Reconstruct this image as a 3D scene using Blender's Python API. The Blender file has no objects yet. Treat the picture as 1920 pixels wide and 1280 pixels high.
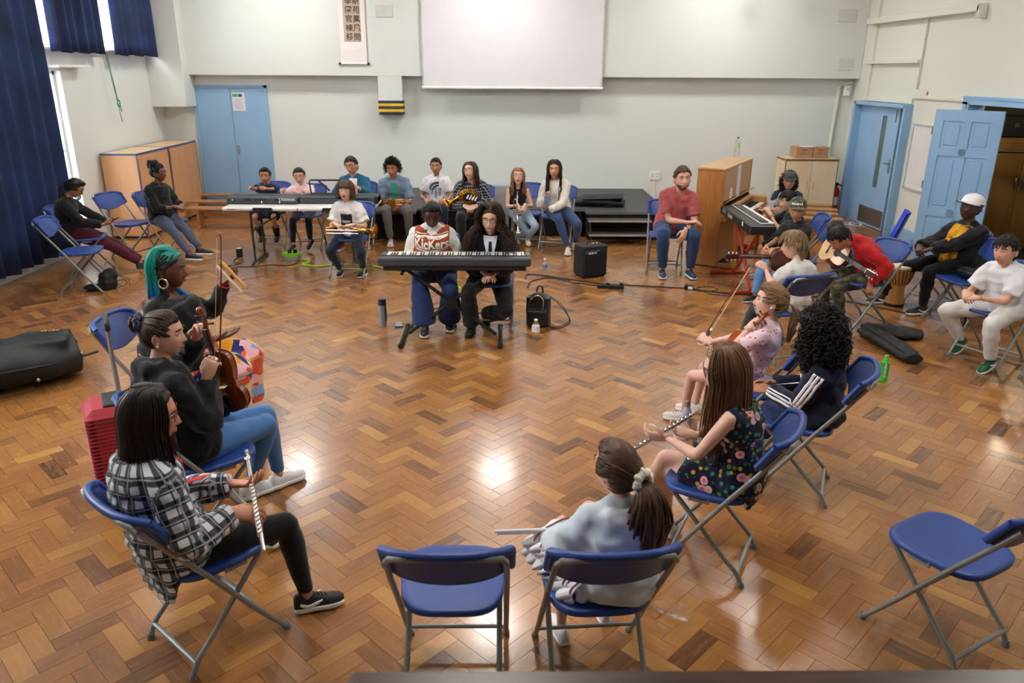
import bpy, math, random
import numpy as np
from mathutils import Vector, Matrix, Euler
from mathutils.bvhtree import BVHTree
V = Vector; R = math.radians; PI = math.pi
SC = bpy.context.scene; COL = SC.collection
random.seed(7)
# ---------------------------------------------------------------- camera, light, exposure
cam = bpy.data.cameras.new('camera'); cam.lens = 26.925; cam.sensor_width = 36; cam.clip_start = .05
co = bpy.data.objects.new('camera', cam); COL.objects.link(co)
co.location = (0, 0, 2.32); co.rotation_euler = (Matrix.Rotation(R(-.75), 3, 'Z') @ Matrix.Rotation(R(70.5), 3, 'X') @ Matrix.Rotation(R(.35), 3, 'Z')).to_euler()
cam.dof.use_dof = True; cam.dof.focus_distance = 6.5; cam.dof.aperture_fstop = 4.0
SC.camera = co
SC.view_settings.view_transform = 'Standard'; SC.view_settings.look = 'None'
SC.view_settings.gamma = 1; SC.view_settings.use_curve_mapping = False
SC.view_settings.exposure = 1.08
w = bpy.data.worlds.new('world'); SC.world = w; w.use_nodes = True
nt = w.node_tree; bg = nt.nodes['Background']
sk = nt.nodes.new('ShaderNodeTexSky'); sk.sky_type = 'NISHITA'; sk.sun_disc = False
sk.sun_elevation = R(48); sk.sun_rotation = R(150)
nt.links.new(sk.outputs[0], bg.inputs[0]); bg.inputs[1].default_value = .22
XL, XR, YB, YF, ZC = -5.65, 5.85, 13.4, -3.2, 4.3
def area(name, loc, rot, sx, sy, power, col=(1, 1, 1)):
    l = bpy.data.lights.new(name, 'AREA'); l.shape = 'RECTANGLE'; l.size = sx; l.size_y = sy
    l.energy = power; l.color = col
    o = bpy.data.objects.new(name, l); COL.objects.link(o); o.location = loc; o.rotation_euler = rot
    return o
area('daylight_tall_window', (XL-.5, 8, 1.2), (0, R(-90), 0), 2.2, 5.5, 110, (.93, .97, 1)); area('daylight_clerestory', (XL-.5, 8, 3.25), (0, R(-90), 0), 1.4, 9.8, 450, (.93, .97, 1))
# ---------------------------------------------------------------- materials
def lin(c):
    if isinstance(c, str): c = tuple(int(c[i:i+2], 16) for i in (0, 2, 4))
    return tuple((x/255/12.92 if x/255 <= .04045 else ((x/255+.055)/1.055)**2.4) for x in c) + (1,)
MT = {}
class NT:
    def __init__(s, name):
        s.m = bpy.data.materials.new(name); s.m.use_nodes = True; s.t = s.m.node_tree; s.n = s.t.nodes
        s.b = s.n['Principled BSDF']
    def a(s, typ, **kw):
        n = s.n.new('ShaderNode' + typ)
        for k, v in kw.items():
            if isinstance(k, str) and k.startswith('i_'):
                key = k[2:]; key = int(key) if key.isdigit() else key.replace('_', ' ')
                if hasattr(v, 'is_linked') or isinstance(v, bpy.types.NodeSocket): s.t.links.new(v, n.inputs[key])
                else: n.inputs[key].default_value = v
            else: setattr(n, k, v)
        return n
    def l(s, o, i): s.t.links.new(o, s.b.inputs[i] if isinstance(i, str) else i)
    def ramp(s, fac, stops, interp='LINEAR'):
        r = s.n.new('ShaderNodeValToRGB'); e = r.color_ramp.elements; r.color_ramp.interpolation = interp
        while len(e) < len(stops): e.new(.5)
        for x, (p, c) in zip(e, stops): x.position = p; x.color = lin(c)
        s.t.links.new(fac, r.inputs[0]); return r.outputs[0]
    def mix(s, f, a, b, bt='MIX'):
        n = s.n.new('ShaderNodeMix'); n.data_type = 'RGBA'; n.blend_type = bt
        for k, v in ((0, f), (6, a), (7, b)):
            if isinstance(v, bpy.types.NodeSocket): s.t.links.new(v, n.inputs[k])
            else: n.inputs[k].default_value = v if k == 0 else (lin(v) if not (isinstance(v, tuple) and len(v) == 4) else v)
        return n.outputs[2]
    def math(s, op, a, b=0., c=0.):
        n = s.n.new('ShaderNodeMath'); n.operation = op
        for k, v in enumerate((a, b, c)):
            if isinstance(v, bpy.types.NodeSocket): s.t.links.new(v, n.inputs[k])
            else: n.inputs[k].default_value = v
        return n.outputs[0]
    def bump(s, h, st, d=.002):
        n = s.a('Bump', i_Strength=st, i_Distance=d); s.t.links.new(h, n.inputs['Height']); s.l(n.outputs[0], 'Normal')
def mat(name, col, rough=.5, metal=0, var=.12, vs=6., bump=0, bs=120., coat=0, trans=0, alpha=1, sheen=0, emit=None, es=1, spec=None, ior=None, stretch=None):
    if name in MT: return MT[name]
    k = NT(name); b = k.b; c = lin(col)
    b.inputs['Roughness'].default_value = rough; b.inputs['Metallic'].default_value = metal
    tc = k.a('TexCoord').outputs['Object']
    if stretch: tc = k.a('Mapping', i_Vector=tc, i_Scale=stretch).outputs[0]
    if var:
        no = k.a('TexNoise', i_Vector=tc, i_Scale=vs, i_Detail=5.)
        d = tuple(max(0, x*(1-var*1.6)) for x in c[:3]) + (1,); u = tuple(min(1, x*(1+var*1.2)) for x in c[:3]) + (1,)
        mx = k.mix(k.math('MULTIPLY_ADD', no.outputs['Fac'], 2.2, -.6), d, u); k.l(mx, 'Base Color')
        k.n[-1].clamp_factor = True
    else: b.inputs['Base Color'].default_value = c
    if bump:
        bn = k.a('TexNoise', i_Vector=tc, i_Scale=bs, i_Detail=3.); k.bump(bn.outputs['Fac'], bump)
    if coat: b.inputs['Coat Weight'].default_value = coat; b.inputs['Coat Roughness'].default_value = .1
    if trans: b.inputs['Transmission Weight'].default_value = trans
    if ior: b.inputs['IOR'].default_value = ior
    if sheen: b.inputs['Sheen Weight'].default_value = sheen; b.inputs['Sheen Roughness'].default_value = .5
    if spec is not None: b.inputs['Specular IOR Level'].default_value = spec
    if emit: b.inputs['Emission Color'].default_value = lin(emit); b.inputs['Emission Strength'].default_value = es
    if alpha < 1: b.inputs['Alpha'].default_value = alpha
    MT[name] = k.m; return k.m
# ---------------------------------------------------------------- mesh builder
def frame(d, ref=None):
    d = V(d).normalized(); r = V(ref) if ref is not None else (V((0, 0, 1)) if abs(d.z) < .9 else V((0, 1, 0)))
    x = r.cross(d)
    if x.length < 1e-5: x = V((1, 0, 0)).cross(d)
    x.normalize(); return x, d.cross(x), d
def smoothpath(pts, n=6):
    P = [V(p) for p in pts]; out = []
    for i in range(len(P)-1):
        p0 = P[i-1] if i else P[0]*2-P[1]; p1 = P[i]; p2 = P[i+1]; p3 = P[i+2] if i+2 < len(P) else P[-1]*2-P[-2]
        for k in range(n):
            t = k/n; out.append(.5*((2*p1)+(p2-p0)*t+(2*p0-5*p1+4*p2-p3)*t*t+(3*p1-p0-3*p2+p3)*t**3))
    out.append(P[-1]); return out
def lerpl(a, n):
    x = np.linspace(0, len(a)-1, n); return [float(q) for q in np.interp(x, range(len(a)), a)]
class B:
    def __init__(s): s.v = []; s.f = []; s.m = []; s.T = Matrix.Identity(4)
    def add(s, vs, fs, m=0, T=None):
        o = len(s.v); M_ = s.T if T is None else s.T @ T
        s.v += [tuple(M_ @ V(p)) for p in vs]; s.f += [tuple(i+o for i in f) for f in fs]; s.m += [m]*len(fs); return s
    def box(s, c, size, m=0, rot=None, bev=0):
        a, b, d = (x/2 for x in size); T = Matrix.Translation(c)
        if rot is not None: T = T @ (rot if isinstance(rot, Matrix) else Euler(rot).to_matrix().to_4x4())
        if not bev:
            vs = [(x, y, z) for x in (-a, a) for y in (-b, b) for z in (-d, d)]
            return s.add(vs, [(0, 1, 3, 2), (4, 6, 7, 5), (0, 4, 5, 1), (2, 3, 7, 6), (0, 2, 6, 4), (1, 5, 7, 3)], m, T)
        e = min(bev, a*.98, b*.98, d*.98); vs = []; ix = {}
        for X in (-1, 1):
            for Y in (-1, 1):
                for Z in (-1, 1):
                    for k in range(3):
                        q = [X*(a-e), Y*(b-e), Z*(d-e)]; q[k] += (X, Y, Z)[k]*e; ix[X, Y, Z, k] = len(vs); vs.append(q)
        fs = []
        for k in range(3):
            i, j = [q for q in range(3) if q != k]
            for sg in (-1, 1):
                L = []
                for (p, q) in ((-1, -1), (1, -1), (1, 1), (-1, 1)):
                    t = [0]*3; t[k] = sg; t[i] = p; t[j] = q; L.append(ix[t[0], t[1], t[2], k])
                if (sg > 0) != (k != 1): L = L[::-1]
                fs.append(L)
            for p in (-1, 1):
                for q in (-1, 1):
                    L = []
                    for (sg, kk) in ((-1, i), (1, i), (1, j), (-1, j)):
                        t = [0]*3; t[k] = sg; t[i] = p; t[j] = q; L.append(ix[t[0], t[1], t[2], kk])
                    if (p*q > 0) == (k != 1): L = L[::-1]
                    fs.append(L)
        for X in (-1, 1):
            for Y in (-1, 1):
                for Z in (-1, 1):
                    L = [ix[X, Y, Z, k] for k in range(3)]
                    if X*Y*Z < 0: L = L[::-1]
                    fs.append(L)
        return s.add(vs, fs, m, T)
    def tube(s, pts, r, seg=8, m=0, cap=True, ref=None, closed=False, sm=0):
        P = smoothpath(pts, sm) if sm else [V(p) for p in pts]; n = len(P)
        if not isinstance(r, (list, tuple)): r = [r]*n
        elif sm: 
            k = np.linspace(0, len(r)-1, n); rr = np.array([(q if isinstance(q, (tuple, list)) else (q, q)) for q in r], float)
            r = [(float(np.interp(t, range(len(rr)), rr[:, 0])), float(np.interp(t, range(len(rr)), rr[:, 1]))) for t in k]
        x = None; vs = []
        for i in range(n):
            a = P[i-1] if i else (P[-1] if closed else P[0]); b_ = P[i+1] if i < n-1 else (P[0] if closed else P[-1])
            d = b_-a
            if d.length < 1e-7: d = V((0, 0, 1))
            d.normalize()
            if x is None: x, y, _ = frame(d, ref)
            else:
                x = x-d*x.dot(d)
                if x.length < 1e-6: x = frame(d)[0]
                x.normalize(); y = d.cross(x)
            ra, rb = r[i] if isinstance(r[i], (tuple, list)) else (r[i], r[i])
            for k in range(seg):
                t = 2*PI*k/seg; vs.append(P[i]+x*(ra*math.cos(t))+y*(rb*math.sin(t)))
        fs = []
        for i in range(n if closed else n-1):
            j = (i+1) % n
            for k in range(seg):
                l = (k+1) % seg; fs.append((i*seg+k, i*seg+l, j*seg+l, j*seg+k))
        if cap and not closed: fs.append(tuple(range(seg-1, -1, -1))); fs.append(tuple((n-1)*seg+k for k in range(seg)))
        return s.add(vs, fs, m)
    def lathe(s, prof, seg=16, m=0, T=None, ax=None):
        vs = []; n = len(prof)
        for (r, z) in prof:
            for k in range(seg): t = 2*PI*k/seg; vs.append((r*math.cos(t), r*math.sin(t), z))
        fs = [(i*seg+k, i*seg+(k+1) % seg, (i+1)*seg+(k+1) % seg, (i+1)*seg+k) for i in range(n-1) for k in range(seg)]
        if prof[0][0] > 1e-6: fs.append(tuple(range(seg-1, -1, -1)))
        if prof[-1][0] > 1e-6: fs.append(tuple((n-1)*seg+k for k in range(seg)))
        return s.add(vs, fs, m, T)
    def sph(s, c, r, m=0, seg=12, rings=8, rot=None):
        if not isinstance(r, (tuple, list)): r = (r, r, r)
        T = Matrix.Translation(c)
        if rot is not None: T = T @ (rot.to_4x4() if isinstance(rot, Matrix) else Euler(rot).to_matrix().to_4x4())
        T = T @ Matrix.Diagonal((*r, 1))
        return s.lathe([(math.sin(PI*i/rings) if 0 < i < rings else 0, -math.cos(PI*i/rings)) for i in range(rings+1)], seg, m, T)
    def prism(s, out, z0, z1, m=0, T=None, bev=0):
        n = len(out); c = sum((V(p) for p in out), V((0, 0)))/n; L = []
        if bev:
            sh = [V(p)+(c-V(p)).normalized()*bev for p in out]
            rings = [(sh, z0), (out, z0+bev), (out, z1-bev), (sh, z1)]
        else: rings = [(out, z0), (out, z1)]
        vs = [(p[0], p[1], z) for q, z in rings for p in q]; K = len(rings)
        fs = [(i*n+k, i*n+(k+1) % n, (i+1)*n+(k+1) % n, (i+1)*n+k) for i in range(K-1) for k in range(n)]
        fs += [tuple(range(n-1, -1, -1)), tuple((K-1)*n+k for k in range(n))]
        return s.add(vs, fs, m, T)
    def grid(s, fn, nu, nv, m=0, wrap=False):
        vs = [fn(i/(nu-(0 if wrap else 1)), j/(nv-1)) for j in range(nv) for i in range(nu)]
        fs = [(j*nu+i, j*nu+(i+1) % nu, (j+1)*nu+(i+1) % nu, (j+1)*nu+i) for j in range(nv-1) for i in range(nu if wrap else nu-1)]
        return s.add(vs, fs, m)
    def mesh(s, name, mats=(), sharp=35):
        me = bpy.data.meshes.new(name); me.from_pydata(s.v, [], s.f)
        for q in (mats if isinstance(mats, (list, tuple)) else [mats]): me.materials.append(q)
        me.polygons.foreach_set('material_index', s.m)
        me.polygons.foreach_set('use_smooth', [sharp > 0]*len(s.f)); me.update()
        if 0 < sharp < 180: me.set_sharp_from_angle(angle=R(sharp))
        return me
    def build(s, name, mats, parent=None, sharp=35, label=None):
        return obj(name, s.mesh(name, mats, sharp), parent, label)
def obj(name, me, parent=None, label=None):
    o = bpy.data.objects.new(name, me); COL.objects.link(o)
    if parent is not None: o.parent = parent
    if label: o['label'] = label
    return o
def tag(o, label, cat, group=None, kind=None):
    if label: o['label'] = label
    if cat: o['category'] = cat
    if group: o['group'] = group
    if kind: o['kind'] = kind
    return o
def thing(name, label, cat, loc=(0, 0, 0), rz=0, group=None):
    o = bpy.data.objects.new(name, None); COL.objects.link(o); o.empty_display_size = .1
    o.location = loc; o.rotation_euler = (0, 0, R(rz)); return tag(o, label, cat, group)
def struct(o): o['kind'] = 'structure'; return o
def kids(o): return [c for c in COL.objects if c.parent == o]
def dup(o, loc, rz, label=None, group=None):
    allk = {}
    for c in COL.objects:
        if c.parent: allk.setdefault(c.parent, []).append(c)
    def cp(q, par):
        c = q.copy(); COL.objects.link(c)
        if par is not None: c.parent = par
        for k in allk.get(q, []): cp(k, c)
        return c
    r = cp(o, None); r.location = loc; r.rotation_euler = (0, 0, R(rz))
    if label: r['label'] = label
    if group: r['group'] = group
    return r
def curve_tube(name, pts, r, m, parent=None, seg=6, sm=5):
    return B().tube(pts, r, seg, sm=sm).build(name, m, parent, sharp=180)
def text_mesh(txt, size, align='CENTER', ext=0, bold=0, sx=1):
    c = bpy.data.curves.new('t', 'FONT'); c.body = txt; c.size = size; c.align_x = align; c.align_y = 'CENTER'; c.extrude = ext
    c.resolution_u = 2; c.offset = bold
    o = bpy.data.objects.new('t', c); COL.objects.link(o); dg = bpy.context.evaluated_depsgraph_get(); dg.update()
    me = bpy.data.meshes.new_from_object(o.evaluated_get(dg)); bpy.data.objects.remove(o); bpy.data.curves.remove(c)
    me.materials.clear()
    for v in me.vertices: v.co.x *= sx
    return me
def text(name, txt, size, m, parent, loc, rot, align='CENTER', ext=.0006, bold=0, sx=1):
    me = text_mesh(txt, size, align, ext, bold, sx); me.materials.append(m); o = obj(name, me, parent); o.location = loc
    o.rotation_euler = rot if not isinstance(rot, Matrix) else rot.to_euler(); return o
def remesh(b, voxel, it=4, fac=.6, noise=0, ns=9., keep=False):
    """voxel-fuse the overlapping shells of a builder into one continuous surface"""
    me = b.mesh('tmp', (), 180); o = bpy.data.objects.new('tmp', me); COL.objects.link(o)
    m = o.modifiers.new('r', 'REMESH'); m.mode = 'VOXEL'; m.voxel_size = voxel
    if it: q = o.modifiers.new('s', 'SMOOTH'); q.iterations = it; q.factor = fac
    dg = bpy.context.evaluated_depsgraph_get(); dg.update()
    r = bpy.data.meshes.new_from_object(o.evaluated_get(dg)); bpy.data.objects.remove(o); bpy.data.meshes.remove(me)
    if noise:
        n = len(r.vertices); c = np.empty(n*3); r.vertices.foreach_get('co', c); c = c.reshape(-1, 3)
        nn = np.empty(n*3); r.vertices.foreach_get('normal', nn); nn = nn.reshape(-1, 3)
        ph = np.random.RandomState(int(abs(c[0, 0])*1e4) % 9999+n % 97).rand(14)*6.28; d = np.zeros(n)
        rs = np.random.RandomState(3+n % 51)
        for k in range(14):
            dr = rs.randn(3); dr[2] *= 1.4; dr /= np.linalg.norm(dr); fq = ns*(1+2.2*rs.rand())
            d += (1-np.abs(np.sin(c@dr*fq+ph[k]+1.2*np.sin(c[:, 2]*7+ph[-k-1])))-.36)/(1+.12*k)
        c += nn*(d*noise/1.9)[:, None]; r.vertices.foreach_set('co', c.ravel()); r.update()
    r.polygons.foreach_set('use_smooth', [True]*len(r.polygons)); return r
# ---------------------------------------------------------------- people
def ik(a, t, l1, l2, pole):
    a, t = V(a), V(t); d = t-a; L = d.length; mx = (l1+l2)*.995
    if L > mx: t = a+d*(mx/L); d = t-a; L = mx
    L = max(L, abs(l1-l2)+.01); dn = d.normalized(); x = (l1*l1-l2*l2+L*L)/(2*L); h = math.sqrt(max(0, l1*l1-x*x))
    p = V(pole); p = p-dn*p.dot(dn)
    if p.length < 1e-4: p = frame(dn)[0]
    return a+dn*x+p.normalized()*h, t
def hand(b, w, d, pn, side, s, curl=.5, spread=.12, m=0, thumb=.5, fr=1.):
    """palm, four unequal fingers in three bends each and a thumb off the side of the palm. w wrist, d finger direction, pn palm normal"""
    d = V(d).normalized(); pn = V(pn); pn = (pn-d*pn.dot(d)).normalized(); lat = d.cross(pn)*side   # lat: towards the thumb
    K = s
    b.tube([w-d*.03*K, w, w+d*.03*K, w+d*.06*K, w+d*.088*K, w+d*.096*K], [(.026*K, .020*K), (.029*K, .019*K), (.037*K, .017*K), (.040*K, .0155*K), (.038*K, .013*K), (.03*K, .009*K)], 10, m, ref=pn)
    for i, (off, ln, r) in enumerate(((.029, .070, .0088), (.010, .078, .0092), (-.010, .072, .0088), (-.028, .056, .0078))):
        p = w+d*(.082*K if i != 3 else .074*K)+lat*off*K; dr = (d+lat*(off*spread*30)).normalized(); ax = dr.cross(pn).normalized()
        pts = [p-dr*.012*K, p]; rr = [r*K*fr, r*K*1.03*fr]; dd = dr; cl = curl if not isinstance(curl, (list, tuple)) else curl[i]
        th = 0
        for j, fr_ in enumerate((.44, .31, .25)):
            th += cl*(.95, 1.15, .75)[j]; dd = dr*math.cos(th)+pn*math.sin(th)
            p = p+dd*ln*fr_*K; pts.append(p); rr.append(r*K*(.97, .88, .66)[j]*fr)
        pts.append(p+dd*.004*K); rr.append(r*K*.3)
        b.tube(pts, rr, 7, m)
    p = w+d*.022*K+lat*.024*K; t1 = (lat*.80+d*.62+pn*(.25+.4*thumb)).normalized(); t2 = (lat*(.45-.5*thumb)+d*.85+pn*(.3+.3*thumb)).normalized(); t3 = (lat*(.2-.6*thumb)+d*.95+pn*.3).normalized()
    q = [p-t1*.01*K, p, p+t1*.034*K, p+t1*.034*K+t2*.03*K, p+t1*.034*K+t2*.03*K+t3*.024*K]; q.append(q[-1]+t3*.004*K)
    b.tube(q, [.013*K, .0135*K, .0112*K*fr, .0098*K*fr, .0074*K*fr, .003*K], 7, m)
def head_pts(nu, nv, s, wide=1., jaw=1., nose=1., off=0.):
    U, Vv = np.meshgrid(np.linspace(0, 2*PI, nu, endpoint=False), np.linspace(0, PI, nv))
    # azimuth 0 = front (+y); crowd samples towards the face
    U = U-.38*np.sin(U)
    x = np.sin(Vv)*np.sin(U); y = np.sin(Vv)*np.cos(U); z = -np.cos(Vv)
    X = x*.0745*wide; Y = np.where(y > 0, y*.092, y*.098); Z = np.where(z > 0, z*.112, z*.115)
    low = np.clip(-z, 0, 1); X = X*(1-.36*jaw*low**1.8)*(1+.0*low)
    back = np.clip(-y, 0, 1); Y = Y+back*low**1.3*.045; Y = Y+np.clip(y, 0, 1)*low**2*.012
    Z = Z+back*low*.02
    fr = np.clip(y, 0, 1)**1.2
    g = lambda a, c, w_: np.exp(-((a-c)/w_)**2)
    Y = Y-fr*.006*g(X, 0, .06)*0
    flat = np.clip((y-.80)/.2, 0, 1); Y = Y-flat*.006
    # nose
    zz = Z; prof = np.where(zz > -.030, np.clip((.022-zz)/.052, 0, 1)**1.25, np.clip(1-(-.030-zz)/.014, 0, 1))
    wN = .0085+.0055*np.clip((.01-zz)/.04, 0, 1)
    Y = Y+fr*nose*.026*prof*np.exp(-(X/wN)**2)
    Y = Y-fr*.0105*(g(X, .031, .017)+g(X, -.031, .017))*g(Z, .012, .0135)
    Y = Y+fr*.0045*g(Z, .033, .012)*(g(X, .027, .028)+g(X, -.027, .028))
    Y = Y+fr*.005*g(Z, -.058, .013)*g(X, 0, .024)-fr*.003*g(Z, -.0585, .0035)*g(X, 0, .022)-fr*.004*g(Z, -.076, .008)*g(X, 0, .022)
    Y = Y+fr*.009*g(Z, -.098, .016)*g(X, 0, .024)
    Y = Y+fr*.003*(g(X, .045, .02)+g(X, -.045, .02))*g(Z, -.022, .022)
    P = np.stack([X, Y, Z], -1)
    if off: n = np.stack([x/.0745, y/.095, z/.112], -1); n /= np.linalg.norm(n, axis=-1, keepdims=True); P = P+n*np.asarray(off)[..., None]/s if np.ndim(off) else P+n*off/s
    return P*s, np.stack([x, y, z], -1)
def add_grid(b, P, m=0, keep=None, T=None):
    nv, nu = P.shape[:2]; fs = []
    for j in range(nv-1):
        for i in range(nu):
            q = (j*nu+i, j*nu+(i+1) % nu, (j+1)*nu+(i+1) % nu, (j+1)*nu+i)
            if keep is None or (keep.flat[q[0]] and keep.flat[q[1]] and keep.flat[q[2]] and keep.flat[q[3]]): fs.append(q)
    used = sorted({i for f in fs for i in f}); mp = {u: k for k, u in enumerate(used)}; L = P.reshape(-1, 3)
    b.add([L[u] for u in used], [tuple(mp[i] for i in f) for f in fs], m, T)
SKIN = {}
def skin_mat(c):
    k = str(c)
    if k not in SKIN:
        q = NT('skin_tone'); tc = q.a('TexCoord').outputs['Object']; no = q.a('TexNoise', i_Vector=tc, i_Scale=22., i_Detail=4.)
        l = lin(c); d = (l[0]*.86, l[1]*.76, l[2]*.72, 1); u = tuple(min(1, v*1.08) for v in l[:3])+(1,)
        q.l(q.mix(no.outputs['Fac'], d, u), 'Base Color'); q.b.inputs['Roughness'].default_value = .47
        q.b.inputs['Subsurface Weight'].default_value = .12; q.b.inputs['Subsurface Radius'].default_value = (.012, .005, .003); q.b.inputs['Subsurface Scale'].default_value = .6
        n2 = q.a('TexNoise', i_Vector=tc, i_Scale=300.); q.bump(n2.outputs['Fac'], .12, .001)
        SKIN[k] = q.m
    return SKIN[k]
HAIRM = {}
def hair_mat(c, c2=None, z0=0, z1=1, rough=.42):
    k = (c, c2)
    if k not in HAIRM:
        q = NT('hair_strands'); tc = q.a('TexCoord').outputs['Object']; mp = q.a('Mapping', i_Vector=tc, i_Scale=(1, 1, .12)); no = q.a('TexNoise', i_Vector=mp.outputs[0], i_Scale=130., i_Detail=3.)
        l = lin(c); d = tuple(v*.5 for v in l[:3])+(1,); u = tuple(min(1, v*1.6+.004) for v in l[:3])+(1,)
        col = q.mix(no.outputs['Fac'], d, u)
        if c2:
            sp = q.a('SeparateXYZ', i_Vector=tc); f = q.a('MapRange', i_Value=sp.outputs[2]); f.inputs[1].default_value = z0; f.inputs[2].default_value = z1
            col = q.mix(f.outputs[0], lin(c2), col)
        q.l(col, 'Base Color'); q.b.inputs['Roughness'].default_value = rough; q.b.inputs['Specular IOR Level'].default_value = .32
        q.bump(no.outputs['Fac'], .5, .003); HAIRM[k] = q.m
    return HAIRM[k]
def hairline(D, style):
    """mask value over head directions: > 0 where hair grows"""
    x, y, z = D[..., 0], D[..., 1], D[..., 2]
    front = z-(.66-.12*np.abs(x)) ; side = z-(-.02-.15*np.clip(-y, 0, 1)+.40*np.clip(y/.45, 0, 1)) ; backm = z+.62
    t = np.clip((y-.35)/.4, 0, 1); t2 = np.clip((-y-.15)/.3, 0, 1)
    m = front*t+(1-t)*side
    m = m*(1-t2)+backm*t2
    return m
def cap(b, s, thick=.012, shift=0., top=0., rough=.0, seed=0, m=0, fringe=0., nu=56, nv=40, wide=1., jaw=1., ridge=40):
    P, D = head_pts(nu, nv, s, wide, jaw, nose=0); mk = hairline(D, 0)+shift
    if fringe: mk = np.maximum(mk, (D[..., 2]-(.60-fringe))*(D[..., 1] > .1)*(np.abs(D[..., 0]) < .75)+0*mk)
    rs = np.random.RandomState(seed); az = np.arctan2(D[..., 0], D[..., 1])
    t = np.clip((mk+.05)/.21, 0, 1); t = t*t*(3-2*t)
    n = D/np.array([.0745, .095, .112]); n /= np.linalg.norm(n, axis=-1, keepdims=True)
    off = (-.008*s+t*(thick+.008)*s+t*top*s*np.clip(D[..., 2], 0, 1)**2)
    off = off*(1+rough*(.5*np.sin(az*ridge+rs.rand()*6+3*D[..., 2])+.5*np.sin(az*ridge*.47+5*D[..., 2]))+rough*.5*rs.randn(*az.shape)*t)
    add_grid(b, P+n*off[..., None], m, mk > -.22)
def lock(b, pts, r, seg=5, m=0, flat=.55, sm=3, ref=None):
    n = len(pts); rr = []
    for i in range(n):
        t = i/(n-1); k = (.55+.45*min(1, t*5))*(1-.75*max(0, (t-.55)/.45)**1.5); rr.append((r*k, r*k*flat))
    b.tube(pts, rr, seg, m, cap=True, sm=sm, ref=ref) if sm else b.tube(pts, rr, seg, m, ref=ref)
def scalp(az, el, s, off=.0, wide=1.):
    """point on the head ellipsoid, az 0 front, +right, el up"""
    x = math.cos(el)*math.sin(az); y = math.cos(el)*math.cos(az); z = math.sin(el)
    return V((x*(.0745*wide*s+off), y*(.094*s+off)-.002*s, z*(.112*s+off)))
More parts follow.
